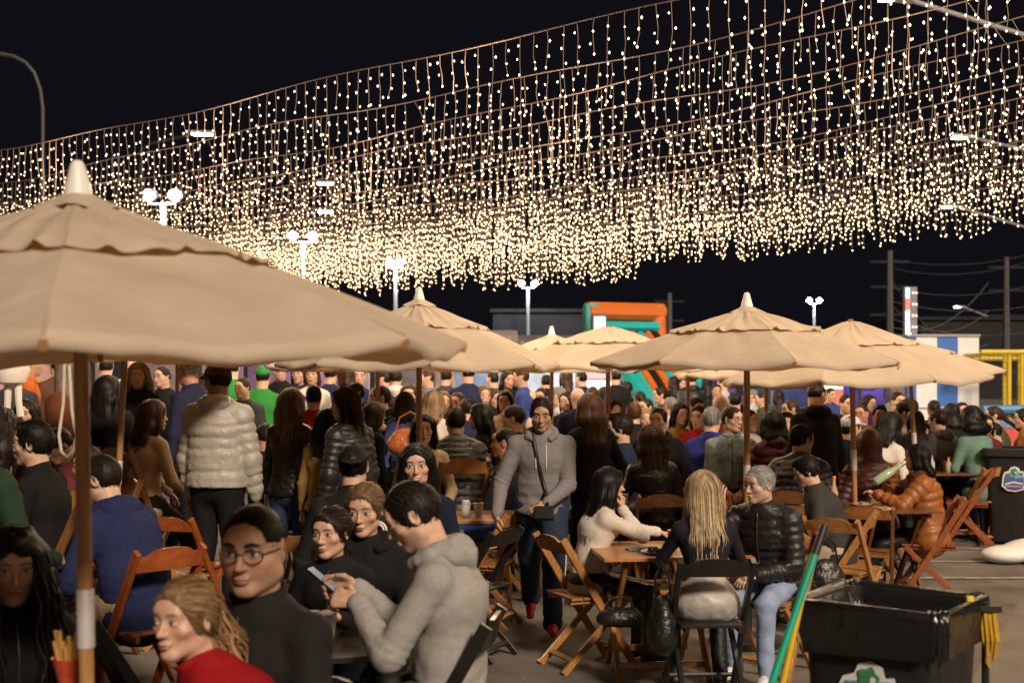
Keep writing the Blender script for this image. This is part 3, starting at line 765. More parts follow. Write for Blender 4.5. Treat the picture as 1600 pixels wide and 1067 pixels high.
    if lod < 3:
        amp = 1.0 if lg != 'leggings' else .35
        rg = 1 - np.abs(2 * noise(V * vv(13, 13, 15) + G.seed * 1.7) - 1); nearj = np.zeros(len(V))
        for p in KN + HP + AN: nearj = np.maximum(nearj, np.exp(-(np.linalg.norm(V - p, axis=1) / .13) ** 2))
        rg2 = 1 - np.abs(2 * noise(V * vv(18, 24, 30) + 4) - 1)
        V = V + n * (amp * ((.004 + .010 * nearj) * (rg - .55) + (.003 + .008 * nearj) * (rg2 - .55)))[:, None]
    out.append(('skirt' if lg == 'skirt' else 'leggings' if lg == 'leggings' else 'jeans' if lg == 'jeans' else 'trousers',
                mesh_np('trousers', V, Q, True, [M_DENIM if lg == 'jeans' else M_LEATHER if lg == 'leggings' else M_SATIN if lg == 'skirt' else M_CLOTH]), 'legs'))
    for i, q in enumerate((1, -1)):
        a = AN[i]; shin = (AN[i] - KN[i]); f = vv(shin[0] * .0 + .18 * q, 1, 0); f /= np.linalg.norm(f)
        if (ft[i] is not None) and len(ft[i]) > 3: f = rotz(R_(ft[i][3])) @ vv(0, 1, 0)
        pitch = ft[i][4] if (ft[i] is not None and len(ft[i]) > 4) else 0
        f = f * math.cos(R_(pitch)) + vv(0, 0, -math.sin(R_(pitch))); u = vv(0, 0, math.cos(R_(pitch))) + vv(f[0], f[1], 0) * math.sin(R_(pitch)) * .9
        ss = s * (.92 if fem else 1)
        hl = a - f * .035 * ss - u * .048 * ss; to = a + f * .165 * ss - u * .054 * ss
        K = [cap(hl, a + f * .07 * ss - u * .042 * ss, .036 * ss, .036 * ss, .02), cap(a + f * .07 * ss - u * .042 * ss, to, .036 * ss, .027 * ss, .02), cap(a + vv(0, 0, .01), hl + f * .03 * ss, .040 * ss, .036 * ss, .03)]
        if G.boots: K.append(cap(a, KN[i] + (a - KN[i]) * .25, .046 * s, .056 * s, .02))
        K.append(plane(a - u * .083 * ss, u, .003))
        V, Q = solid(K, hcl * (.9 if lod == 0 else 1.3))
        sd = np.cross(f, vv(0, 0, 1)); n = normals(V, Q)
        if lod < 2: V = V + n * (.004 * (noise(V * 60) - .5))[:, None]
        ws = ((V - a) @ u) < -.060 * ss
        tn = np.where(ws[:, None], np.array([[1.0, 1.0, 1.0]]), 1.0)
        out.append(('shoe', mesh_np('shoe', V, Q, True, [M_SHOE], tn), 'shoe'))
    info = dict(headtop=headtop, WR=WR, EL=EL, SH=SH, C=C, Rh=Rh, P0=P0, P1=P1, P2=P2, P3=P3, NK=NK, KN=KN, AN=AN, hs=hs, s=s, d2=d2, T=T, FW=FW, top=[p[1] for p in out if p[0] == nm][0])
    return out, info
CACHE = {}
PEOPLE = []
MS = dict(light=(.56, .345, .24), fair=(.62, .41, .30), tan=(.46, .265, .165), brown=(.27, .14, .085), dark=(.13, .065, .04), red=(.46, .22, .14))
HC = dict(black=(.010, .008, .007), dark=(.020, .012, .008), brown=(.050, .026, .013), chest=(.085, .036, .016), blond=(.34, .22, .11), dblond=(.17, .10, .05), grey=(.20, .19, .18), silver=(.34, .33, .32), red=(.16, .045, .015))
def person(label, px, py, Y, yaw=0, skin='light', hairc='dark', topc=(.02, .02, .02), legc=(.015, .015, .018), shoec=(.03, .03, .03), hatc=(.015, .015, .015),
           group=None, auto=True, smin_=.84, smax_=1.14, chair=None, zoff=0, **sp):
    lod = sp.get('lod', 1)
    if lod == 0 and Y > 8.95: lod = 1
    if lod == 1 and Y > 12.2: lod = 2
    sp['lod'] = lod; sit = sp.get('pose', 'sit') == 'sit'
    tgt = at(px, py, Y)
    hat = sp.get('hat') or sp.get('hood') == 2
    hz = tgt.z - (.012 if hat else .004)
    key = None
    if lod >= 2 or not auto:
        key = tuple(sorted((k, str(v)) for k, v in sp.items()))
        if key not in CACHE: CACHE[key] = geo(sp)
        parts, info = CACHE[key]; hl = info['headtop']
        osc = min(max(hz / hl[2], smin_), smax_) if auto else 1.0
    else:
        q = dict(sp); s = sp.get('sc', 1.0)
        # estimate from the joints: head height scales with the body
        se = sp.get('seat', .46); 
        probe = HEADZ(q, 1.0)
        s = (hz - se) / (probe - se) if sit else hz / probe
        if sit and s > 1.08 and 'sc' not in sp:
            se = min(.70, se + (s - 1.06) * .85); q['seat'] = se; s = (hz - se) / (HEADZ(q, 1.0) - se)
        s = min(max(s, smin_), smax_)
        q['sc'] = s; parts, info = geo(q); hl = info['headtop']; osc = 1.0
    a = R_(yaw); rx = hl[0] * osc; ry = hl[1] * osc
    wx = rx * math.cos(a) - ry * math.sin(a); wy = rx * math.sin(a) + ry * math.cos(a)
    cols = dict(skin=MS.get(skin, skin), hair=HC.get(hairc, hairc), brow=tuple(c * .6 for c in HC.get(hairc, hairc)), top=topc, legs=legc, shoe=shoec, hat=hatc, fur=sp.get('furc', (.12, .06, .03)), scarf=(.5, .42, .3))
    root = None
    for nme, me, slot in parts:
        o = link('person' if root is None else nme, me, None, root, cols[slot])
        if root is None:
            root = o; o.location = (tgt.x - wx, tgt.y - wy, zoff); o.rotation_euler = (0, 0, a); o.scale = (osc,) * 3
            tag(o, label, 'person', group)
    info = dict(info); info['root'] = root; info['M'] = Matrix.Translation(root.location) @ Matrix.Rotation(a, 4, 'Z') @ Matrix.Scale(osc, 4); info['yaw'] = yaw
    PEOPLE.append(info)
    return info
def HEADZ(sp, s):
    g = dict(pose='sit', lean=6, bend=0, hpitch=0, hroll=0, hyaw=0, hs=1.0, seat=.46, twist=0, lbend=0); g.update({k: v for k, v in sp.items() if k in g}); 
    ln, bd = R_(g['lean']), R_(g['bend'])
    z = g['seat'] + .085 * s if g['pose'] == 'sit' else .94 * s
    lb = R_(g['lbend'])
    nz = lambda lx, ly: math.cos(ly) / math.sqrt(math.sin(lx) ** 2 + 1)
    z += s * (.15 * nz(lb, ln * .6) + .20 * nz(lb * .8, ln) + .155 * nz(lb * .5, ln * 1.25 + bd)) + .066 * s * math.cos(ln * .7 + bd * .8 + .18)
    Rh = rotz(R_(g['hyaw']) + R_(g['twist'])) @ roty(R_(g['hroll'])) @ rotx(-R_(g['hpitch']))
    z += (Rh @ vv(0, .016, .088))[2] * s + .118 * s * g['hs'] + (Rh @ vv(0, -.012, 0))[2] * s * g['hs']
    return z
def wpt(info, p): return info['M'] @ Vector([float(c) for c in p])
# ------------------------------------------------------------------ ground
M_ASPH = nmat('asphalt', (.088, .074, .060), .92, col2=(.19, .163, .134), vscale=2.3, bump=1.0, bscale=170)
M_CONC = nmat('concrete', (.21, .18, .145), .9, col2=(.15, .13, .10), vscale=3, bump=.7, bscale=120)
M_PAINT = nmat('road_paint', (.46, .43, .37), .8, col2=(.16, .14, .12), vscale=7, bump=.6, bscale=150)
M_WALL = nmat('stall_wall', (.060, .046, .055), .85, vary=.3, vscale=3)
M_WOODP = nmat('pole_wood', (.36, .185, .070), .38, vary=.28, vscale=10, stretch=(6, 6, .6), coat=.25)
M_WOODH = nmat('honey_wood', None, .36, vary=.3, vscale=9, stretch=(2, 7, 2), coat=.3)
M_BLACKW = nmat('black_wood', (.012, .011, .010), .35, vary=.3, vscale=10, coat=.3)
M_ZIP = nmat('zip_metal', (.10, .095, .09), .35, metal=.7, vary=.1)
M_SATIN = nmat('satin', None, .42, vary=.05, vscale=10, fold=.5, fscale=9, spec=.5)
M_METAL = nmat('pole_metal', (.42, .42, .44), .45, metal=.6, vary=.1)
M_FERR = nmat('ferrule_metal', (.62, .60, .58), .42, metal=.35, vary=.1)
M_WHITEP = nmat('white_plastic', (.72, .70, .67), .45, vary=.06)
M_DARK = nmat('dark_building', (.012, .012, .014), .9, vary=.3, vscale=.6)
M_COL = nmat('coloured', None, .6, vary=.1, vscale=9)
M_COLG = nmat('coloured_gloss', None, .3, vary=.08, vscale=9, coat=.3)
M_PAPER = nmat('paper', (.75, .73, .68), .85, vary=.05)
M_PLAID = nmat('plaid', (.52, .44, .32), .95, vary=.25, vscale=26, bump=.5, bscale=300)
def emis(name, col, st, sample=False):
    m = nmat(name, (.02, .02, .02), .5, vary=0, emit=col, es=st)
    try: m.cycles.emission_sampling = 'AUTO' if sample else 'NONE'
    except Exception: pass
    return m
def sheet(name, pts, z, mat, **kw):
    b = MB(); b.add([(x, y, z) for x, y in pts], [tuple(range(len(pts)))])
    return b.build(name, mat, **kw)
sheet('ground', [(-160, -30), (160, -30), (160, 240), (-160, 240)], 0, M_ASPH, kind='structure')
U = Vector((.50, .866, 0)); 
def strip(name, p, q, w, z, mat, **kw):
    p, q = Vector(p), Vector(q); n = (q - p).normalized().cross(Vector((0, 0, 1))) * w / 2
    return sheet(name, [(v.x, v.y) for v in (p - n, q - n, q + n, p + n)][::-1], z, mat, **kw)
# pale gutter band running away through the tables and the one by the bins
strip('concrete_band', (-3.4, 5.5, 0), (7.5, 24, 0), 1.15, .004, M_CONC, kind='structure')
strip('concrete_gutter', (2.3, 6.3, 0), (9.6, 20.6, 0), .42, .004, M_CONC, kind='structure')
for i, Y in enumerate((11.3, 12.3, 13.2, 14.2, 15.2, 16.1, 17.1)):
    x1 = 4.15 + (Y - 10.1) * .51
    strip('road_marking', (x1 - 2.0, Y, 0), (x1 - .15, Y, 0), .09, .008, M_PAINT, kind='structure')
k = MB()
a, c = Vector((2.75, 6.6, 0)), Vector((9.8, 20.8, 0)); d = (c - a).normalized(); n = d.cross(Vector((0, 0, 1)))
L = (c - a).length
for i in range(14):
    p = a + d * (L * i / 14 + .006); q = a + d * (L * (i + 1) / 14 - .006)
    m = MB(); m.beam(p + n * .10 + Vector((0, 0, .03)), q + n * .10 + Vector((0, 0, .03)), .20, .14, c=.08)
    m.build('kerb_stone', nmat('kerb', (.50, .47, .42), .9, col2=(.33, .30, .26), vscale=6, bump=.7, bscale=120), kind='structure')
strip('pavement', tuple(a + n * 2.2), tuple(c + n * 2.2), 4.0, .075, M_CONC, kind='structure')

# ------------------------------------------------------------------ folding chairs and tables
CH = {}
def chair_parts(black, rail):
    key = (black, rail)
    if key in CH: return CH[key]
    out = []
    def part(nm, mb, m): out.append((nm, mb.mesh(nm, m)))
    m = M_BLACKW if black else M_WOODH
    for x in (-.195, .195):
        b = MB(); b.beam((x, -.27, .83), (x, .23, 0.005), .026, .046, (0, 1, 0)); part('leg', b, m)
        b = MB(); b.beam((x * .83, .19, .445), (x * .83, -.25, 0.005), .026, .040, (0, 1, 0)); part('leg', b, m)
    b = MB(); n = 9; vs = []
    for i in range(n):                                   # shaped top rail
        t = i / (n - 1) * 2 - 1; x = .19 * t; up = .030 * max(0, 1 - (abs(t) / .72) ** 4)
        lo = -.045; dy = -.018 * (1 - t * t)
        for y, z in ((-.009, lo), (-.009, .025 + up), (.009, .025 + up), (.009, lo)):
            vs.append((x, -.262 + dy + y + (.02 if z < 0 else 0), .785 + z))
    fs = [(i * 4 + k, i * 4 + (k + 1) % 4, i * 4 + 4 + (k + 1) % 4, i * 4 + 4 + k) for i in range(n - 1) for k in range(4)] + [(3, 2, 1, 0), tuple(range(n * 4 - 4, n * 4))]
    b.add(vs, [f[::-1] for f in fs]); part('top_rail', b, M_WOODH if rail else m)
    for i in range(5):
        y = -.165 + .085 * i; b = MB(); b.beam((-.178, y, .458), (.178, y, .458), .076, .016, (0, 0, 1)); part('seat_slat', b, m)
    for x in (-.145, .145):
        b = MB(); b.beam((x, -.20, .436), (x, .20, .436), .022, .030); part('seat_rail', b, m)
    b = MB(); b.beam((-.19, .165, .11), (.19, .165, .11), .034, .016, (0, .5, .8)); part('stretcher', b, m)
    b = MB(); b.beam((-.15, -.185, .08), (.15, -.185, .08), .034, .016, (0, -.5, .8)); part('stretcher', b, m)
    CH[key] = out
    return out
CHN = [0]
def chair(x, y, yaw, label, black=False, rail=False, col=(.34, .145, .042), seat=.46, group='folding wooden chairs'):
    o = empty('folding_chair', (x, y, 0), R_(yaw), label=label, cat='chair', group=group)
    o.scale = (1, 1, seat / .466)
    for nm, me in chair_parts(black, rail): link(nm, me, None, o, col)
    return o
TP = {}
def table(x, y, yaw, label, col=(.36, .155, .045), size=.70, h=.745, black=False, dx=None):
    o = empty('folding_table', (x, y, 0), R_(yaw), label=label, cat='table', group='folding wooden tables')
    key = (size, black)
    if key not in TP:
        out = []; m = M_BLACKW if black else M_WOODH
        n = 6; w = size / n
        for i in range(n):
            b = MB(); b.beam((-size / 2, -size / 2 + w * (i + .5), h - .011), (size / 2, -size / 2 + w * (i + .5), h - .011), w - .003, .022, c=.1); out.append(('plank', b.mesh('plank', m)))
        for s_ in (-1, 1):
            b = MB(); b.beam((s_ * size * .40, -size * .42, h - .04), (s_ * size * .40, size * .42, h - .04), .025, .035); out.append(('apron', b.mesh('apron', m)))
            b = MB(); b.beam((s_ * size * .36, -size * .40, 0.004), (s_ * size * .36, size * .36, h - .06), .028, .045, (0, 1, 0)); out.append(('leg', b.mesh('leg', m)))
            b = MB(); b.beam((s_ * size * .31, size * .40, 0.004), (s_ * size * .31, -size * .36, h - .06), .028, .045, (0, 1, 0)); out.append(('leg', b.mesh('leg', m)))
            b = MB(); b.beam((-size * .36, s_ * size * .33, .10), (size * .36, s_ * size * .33, .10), .020, .036); out.append(('stretcher', b.mesh('stretcher', m)))
        TP[key] = out
    for nm, me in TP[key]: link(nm, me, None, o, col)
    return o

# ------------------------------------------------------------------ parasols
def cloth_mat():
    m = bpy.data.materials.new('parasol_cloth'); m.use_nodes = True; nt = m.node_tree; N = nt.nodes; L = nt.links.new
    p = N['Principled BSDF']; p.inputs['Roughness'].default_value = .85; p.inputs['Specular IOR Level'].default_value = .2
    tc = N.new('ShaderNodeTexCoord'); n1 = N.new('ShaderNodeTexNoise'); n1.inputs['Scale'].default_value = 3.2; n1.inputs['Detail'].default_value = 6; L(tc.outputs['Object'], n1.inputs[0])
    cr = N.new('ShaderNodeValToRGB'); cr.color_ramp.elements[0].position = .3; cr.color_ramp.elements[1].position = .72
    cr.color_ramp.elements[0].color = (.55, .445, .335, 1); cr.color_ramp.elements[1].color = (.65, .535, .415, 1); L(n1.outputs[0], cr.inputs[0])
    L(cr.outputs[0], p.inputs['Base Color'])
    n2 = N.new('ShaderNodeTexNoise'); n2.inputs['Scale'].default_value = 7; n2.inputs['Detail'].default_value = 2; L(tc.outputs['Object'], n2.inputs[0])
    b = N.new('ShaderNodeBump'); b.inputs['Strength'].default_value = .3; b.inputs['Distance'].default_value = .04; L(n2.outputs[0], b.inputs['Height'])
    n3 = N.new('ShaderNodeTexNoise'); n3.inputs['Scale'].default_value = 420; L(tc.outputs['Object'], n3.inputs[0])
    b2 = N.new('ShaderNodeBump'); b2.inputs['Strength'].default_value = .25; b2.inputs['Distance'].default_value = .002; L(n3.outputs[0], b2.inputs['Height']); L(b.outputs[0], b2.inputs['Normal'])
    L(b2.outputs[0], p.inputs['Normal'])
    t = N.new('ShaderNodeBsdfTranslucent'); t.inputs[0].default_value = (.62, .36, .15, 1)
    mx = N.new('ShaderNodeMixShader'); mx.inputs[0].default_value = .22
    L(p.outputs[0], mx.inputs[1]); L(t.outputs[0], mx.inputs[2]); L(mx.outputs[0], N['Material Output'].inputs[0])
    return m
M_CANOPY = cloth_mat()
M_SEAM = nmat('seam', (.44, .32, .20), .9, vary=.1)
PAN = {}
def panels(R, H, seed):
    """lower canopy panel and upper vent panel for one sector; z from the eave (0) to the top (H)"""
    key = (R, H, seed)
    if key in PAN: return PAN[key]
    rng = np.random.RandomState(seed); half = PI / 8
    gate = (rng.rand(2) > .30) * (.6 + .7 * rng.rand(2)); pk = .45 + .35 * rng.rand(2)
    def prof(q): return H * (1 - q) * (1 + .16 * q)      # nearly straight ribs with a little spring
    def grid(q0, q1, nu, nv, lift, wave, sag):
        V = []
        ph = rng.rand(4) * 6.28
        for j in range(nv + 1):
            q = q0 + (q1 - q0) * j / nv
            for i in range(nu + 1):
                u = i / nu * 2 - 1; a = u * half
                cr = math.cos(half) / math.cos(a); r = q * R * (cr if True else 1) / 1
                r = q * R * (1 - (1 - cr) * 1.0)
                z = prof(q) + lift - sag * (1 - u * u) * (q ** 1.5)
                e = max(0, (j / nv - .55) / .45)
                z += wave * e * e * (gate[0] * math.exp(-((u - pk[0]) / .09) ** 2) + gate[1] * math.exp(-((u + pk[1]) / .08) ** 2) + .10 * math.sin(u * 6 + ph[2]))
                z += .007 * math.sin(q * 16 + u * 2.5 + ph[2]) * (1 - u * u) + .005 * math.sin(u * 9 + q * 7 + ph[3]) * (1 - u * u)
                V.append((r * math.sin(a), r * math.cos(a), z))
        Q = [(j * (nu + 1) + i, j * (nu + 1) + i + 1, (j + 1) * (nu + 1) + i + 1, (j + 1) * (nu + 1) + i) for j in range(nv) for i in range(nu)]
        return V, Q
    V, Q = grid(.40, 1.0, 12, 12, 0, .004, .030)
    n0 = len(V)                                                 # hem turned under
    V += [(x * .985, y * .985, z - .022) for x, y, z in V[12 * 13:13 * 13]]
    Q += [(12 * 13 + i, 12 * 13 + i + 1, n0 + i + 1, n0 + i) for i in range(12)]
    lo = mesh_np('canopy_panel', V, [q[::-1] for q in Q], True, [M_CANOPY])
    V, Q = grid(.06, .50, 30, 12, .010, .024, .010)
    up = mesh_np('vent_panel', V, [q[::-1] for q in Q], True, [M_CANOPY])
    PAN[key] = (lo, up)
    return lo, up
FIN = {}
def parasol(px, Y, eave, top, R, label, phase=0, tilt=(0, 0), foot=None, bands=True, finial=True, x=None):
    c = gnd(px, Y) if x is None else Vector((x, Y, 0)); H = top - eave
    o = empty('parasol', c, 0, label=label, cat='parasol', group='beige parasols over the tables')
    o.rotation_euler = (R_(tilt[0]), R_(tilt[1]), R_(phase))
    for i in range(8):
        lo, up = panels(R, H, (i * 5 + int(px)) % 4)
        for nm, me in (('canopy_panel', lo), ('vent_panel', up)):
            p = link(nm, me, None, o); p.location = (0, 0, eave); p.rotation_euler = (0, 0, i * PI / 4 + PI / 8)
    if 'rib' not in FIN:
        b = MB(); b.beam((0, .05, -.03), (0, 1.0, -.012 - 1.0 * 0), .018, .026); FIN['rib'] = b
    key = ('r', R, H)
    if key not in FIN:
        b = MB(); b.beam((0, .04, H * .97 - .03), (0, R * .995, -.016), .018, .024)
        s_ = MB(); s_.beam((0, .03, .06), (0, R * .55, H * .45 - .012), .014, .018)
        t_ = MB(); t_.beam((0, .07 * R, H * .935 + .012), (0, R * .495, H * .545 + .0105), .009, .004)
        t2 = MB(); t2.beam((0, .42 * R, H * .62), (0, R * .995, .003), .009, .004)
        FIN[key] = (b.mesh('rib', M_WOODP), s_.mesh('strut', M_WOODP), t_.mesh('seam', M_SEAM), t2.mesh('seam', M_SEAM))
    for i in range(8):
        for nm, me in zip(('rib', 'strut', 'seam', 'seam'), FIN[key]):
            p = link(nm, me, None, o); p.location = (0, 0, eave); p.rotation_euler = (0, 0, i * PI / 4)
    b = MB(); b.tube([(0, 0, .02), (0, 0, eave - .02)], .0215, 12); b.tube([(0, 0, eave - .02), (0, 0, top + .01)], .0195, 12)
    b.build('pole', M_WOODP, o, True)
    b = MB(); b.lathe([(.024, 1.03), (.025, 1.035), (.025, 1.19), (.024, 1.195)], 14); b.build('ferrule', M_FERR, o, True, 30)
    b = MB(); b.lathe([(.036, eave + .02), (.045, eave + .03), (.045, eave + .10), (.036, eave + .11)], 12); b.build('runner_hub', M_WOODP, o, True, 30)
    b = MB(); b.lathe([(.24, 0), (.25, .01), (.25, .045), (.10, .07), (.035, .08), (.035, .26), (.03, .265)], 20); b.build('base', M_BLACKPL, o, True, 30)
    if finial:
        V = []; n = 32                                           # wavy top flap under the white cone
        for j in range(5):
            for i in range(n):
                a = 2 * PI * i / n; r = .03 + .095 * j / 4; V.append((r * math.cos(a), r * math.sin(a), top + .022 - .052 * j / 4 * (1 + .16 * math.sin(a * 5 + .5)) * (1 if j else 1)))
        Q = [(j * n + i, j * n + (i + 1) % n, (j + 1) * n + (i + 1) % n, (j + 1) * n + i) for j in range(4) for i in range(n)]
        link('top_flap', mesh_np('top_flap', V, [q[::-1] for q in Q], True, [M_CANOPY]), None, o)
        b = MB(); b.lathe([(.042, top + .01), (.037, top + .035), (.026, top + .075), (.020, top + .100), (.012, top + .112)], 16); b.build('finial', M_WHITEP, o, True, 50)
    return o
GRP_P = 'beige parasols over the tables'
parasol(145, 3.62, 1.875, 2.29, 1.12, 'nearest large beige parasol with its wooden pole in the left foreground', 15, (0, -1.0))
parasol(655, 9.4, 1.875, 2.33, 1.05, 'beige parasol whose white tipped peak shows behind the nearest one', 8, (0, 0))
parasol(1167, 8.55, 1.88, 2.235, 1.06, 'beige parasol in front with white cone finial over the blonde woman and grey haired man', 5, (0, 0))
parasol(1339, 10.3, 1.765, 2.235, 1.08, 'beige parasol without finial over the table of the woman in the rust coat', 18, (0, -1.5), finial=False)
parasol(950, 11.6, 1.875, 2.235, 1.06, 'beige parasol without finial in front of the inflatable slide', 14, finial=False)
parasol(862, 14.6, 1.87, 2.24, 1.05, 'small far beige parasol with white finial behind the slide front parasol', 30)
parasol(590, 12.6, 1.88, 2.26, 1.10, 'beige parasol glowing behind, half hidden between the two left ones', 20)
parasol(277, 13.2, 1.98, 2.3, 1.05, 'beige parasol hidden under the nearest one, dark brown underside showing', 0)
parasol(1075, 15.0, 1.90, 2.2, 1.0, 'far beige parasol whose underside shows below the parasol with white cone', 12, finial=False)
parasol(1197, 13.6, 1.80, 2.2, 1.0, 'beige parasol far back, standing behind the man in maroon quilt', 25, finial=False)
parasol(1440, 13.4, 1.80, 2.15, 1.0, 'beige parasol with leaning pole behind the man in camouflage cap', 5, (0, -4), finial=False)
parasol(172, 9.0, 1.97, 2.3, 1.0, 'beige parasol with tilted pole behind the nearest pole, rope hanging beside it', 10, (0, 3))
b = MB(); b.tube([at(101, 560, 5.2), at(99, 630, 5.2), at(92, 680, 5.2), at(96, 706, 5.2), at(105, 714, 5.2), at(115, 705, 5.2), at(119, 680, 5.2), at(112, 640, 5.2), at(108, 570, 5.2)], .0065, 8)
b.build('rope', nmat('rope', (.62, .52, .42), .9, vary=.2, vscale=120, bump=.6, bscale=300), None, True, label='pale rope hanging in a loop beside the nearest parasol pole', cat='rope')
# ------------------------------------------------------------------ icicle lights overhead
M_BULB = emis('bulb', (1.0, .70, .37), 7.0)
M_WIRE = nmat('wire', (.16, .105, .09), .6, vary=0)
rng = random.Random(4)
LOC = ['nearest', 'second', 'third', 'fourth', 'fifth', 'sixth', 'seventh', 'eighth', 'ninth', 'tenth', 'eleventh', 'twelfth', 'thirteenth', 'fourteenth', 'fifteenth', 'sixteenth']
LY = (12.2, 14.0, 15.7, 17.2, 18.6, 20.0, 21.5, 23.0, 24.4, 25.8, 27.0, 28.2)       # depth of each cable towards the left of the net ...
RY = (8.55, 9.45, 10.35, 11.3, 12.3, 13.3, 14.3, 15.3, 16.6, 18.2, 20.0, 21.6)      # ... and towards the right, where they draw together
def netz(t, k): return .035 * math.sin(t * .55 + k * 1.9) + .02 * math.sin(t * 1.7 + k) + .0010 * (t - 7) ** 2
def net_string(k):
    A = Vector((-.2 * LY[k], LY[k], 4.40)); Bv = Vector((.2 * RY[k], RY[k], 4.40)); DV = (Bv - A).normalized()
    base = A
    o = empty('icicle_light_string', base, 0, label='%s icicle light string counted from the front of the lit net, warm white bulbs' % LOC[k], cat='string lights', group='icicle light strings of the overhead net')
    L0 = (Bv - A).length; t0 = -L0 * 1.0 - 4; t1 = L0 + 9
    P = lambda t: DV * t + Vector((0, 0, netz(t, k) + .010 * max(0, t - L0 * .9) ** 2))
    n = int((t1 - t0) / .35); c = MB(); c.tube([P(t0 + (t1 - t0) * i / n) for i in range(n + 1)], .0052, 4)
    c.build('cord', M_WIRE, o)
    w = MB(); bl = []
    t = t0; ph = rng.random() * 6
    while t < t1:
        p = P(t); L = .24 + .14 * rng.random() + (.34 * rng.random() + .12 if rng.random() < .42 else 0)
        if k >= 8: L = (.44 + .42 * rng.random() ** .7) * (1.12 if t < L0 * .8 else .82)
        x, y = p.x, p.y; seg = max(3, int(L / .16)); sw = rng.uniform(-.012, .012); ang = rng.random() * 6.28
        pts = []
        for i in range(seg + 1):
            f = i / seg; pts.append(Vector((x + sw * f * f * 2 + .006 * math.sin(i * 2.1 + ang), y + .006 * math.cos(i * 2.7 + ang), p.z - L * f)))
        if rng.random() < .035:                                  # a drop caught on its neighbour
            for i in range(seg + 1): pts[i] += DV * (.14 * math.sin(PI * i / seg * .5))
        w.tube(pts, .0028, 3, False)
        d = .05 + rng.random() * .05
        while d < L - .01:
            f = d / L * seg; i = min(int(f), seg - 1); q = pts[i].lerp(pts[i + 1], f - i)
            a = rng.random() * 6.28
            bl.append(q + Vector((math.cos(a) * .024, math.sin(a) * .024, -.012))); d += .088 + .036 * rng.random()
        bl.append(pts[-1] + Vector((0, 0, -.012)))
        t += (.128 if k < 7 else .070) + .03 * rng.random()
    w.build('drop_wires', M_WIRE, o, kind='stuff')
    n = len(bl); C_ = np.array([tuple(v) for v in bl]); r = .0074 if k < 8 else .0090
    oc = np.array([(r, 0, 0), (0, r, 0), (-r, 0, 0), (0, -r, 0), (0, 0, r * 1.7), (0, 0, -r * 1.4)])
    V = (C_[:, None] + oc[None] * (.85 + .3 * np.random.RandomState(k).rand(n, 1, 1))).reshape(-1, 3)
    fc = np.array([(0, 1, 4), (1, 2, 4), (2, 3, 4), (3, 0, 4), (1, 0, 5), (2, 1, 5), (3, 2, 5), (0, 3, 5)])
    Q = (np.arange(n)[:, None, None] * 6 + fc[None]).reshape(-1, 3)
    link('bulbs', mesh_np('bulbs', V, Q, True, [M_BULB]), None, o, kind='stuff')
    if k % 2 == 0:                                              # what all those bulbs shed, gathered into lamps along the string
        for j, t in enumerate(np.arange(t0 + 6 + (k % 4) * .7, t1 + 3, 3.2)):
            ld = bpy.data.lights.new('string_glow', 'POINT'); ld.energy = 90 if t < L0 * .95 else 42; ld.color = (1.0, .72, .44); ld.shadow_soft_size = .35
            lo = bpy.data.objects.new('string_glow', ld); COL.objects.link(lo); lo.parent = o; lo.location = P(t) + Vector((0, 0, -.35)); lo.visible_camera = False
    return o
for k in range(12): net_string(k)

# ------------------------------------------------------------------ lamps on poles
M_FLOOD = emis('flood', (.80, .88, 1.0), 90)
M_STREET = emis('street', (.95, .97, 1.0), 30)
M_WARMST = emis('warm_street', (1.0, .86, .62), 40)
def flood(px, Y, py, heads, label):
    p = at(px, py, Y); o = empty('floodlight_pole', (p.x, p.y, 0), 0, label=label, cat='floodlight', group='floodlight poles beyond the tables')
    b = MB(); b.tube([(0, 0, 0), (0, 0, p.z)], [.16, .10], 8); b.build('pole', M_METAL, o, True)
    b = MB(); b.beam((-.45, 0, p.z - .02), (.45, 0, p.z - .02), .05, .05); b.build('crossbar', M_METAL, o)
    for h in heads:
        b = MB(); b.beam((h * .46, .15, p.z + .32), (h * .46, -.18, p.z + .25), .52, .44, c=.35); hd = b.build('lamp_head', M_BLACKPL, o)
        b = MB(); b.beam((h * .46, -.185, p.z + .25), (h * .46, -.22, p.z + .245), .46, .38, c=.5); b.build('lens', M_FLOOD, hd)
    ld = bpy.data.lights.new('flood_light', 'SPOT'); ld.energy = 1400; ld.color = (.82, .90, 1); ld.spot_size = R_(120); ld.shadow_soft_size = .4
    lo = bpy.data.objects.new('flood_light', ld); COL.objects.link(lo); lo.parent = o; lo.location = (0, -.6, p.z + .3)
    lo.rotation_euler = (R_(55), 0, 0)
flood(255, 44, 318, (-1, 1), 'twin headed floodlight pole above the nearest parasol, first from the left')
flood(474, 58, 378, (-1, 1), 'twin headed floodlight pole behind the hanging lights, second from the left')
flood(618, 72, 418, (-.6, .6), 'floodlight pole shining just left of the second parasol peak')
flood(825, 88, 449, (-1, 1), 'floodlight pole with two bright heads above the small far parasol')
flood(1272, 108, 474, (-1, .9), 'floodlight pole with starry glare right of the white cone parasol')
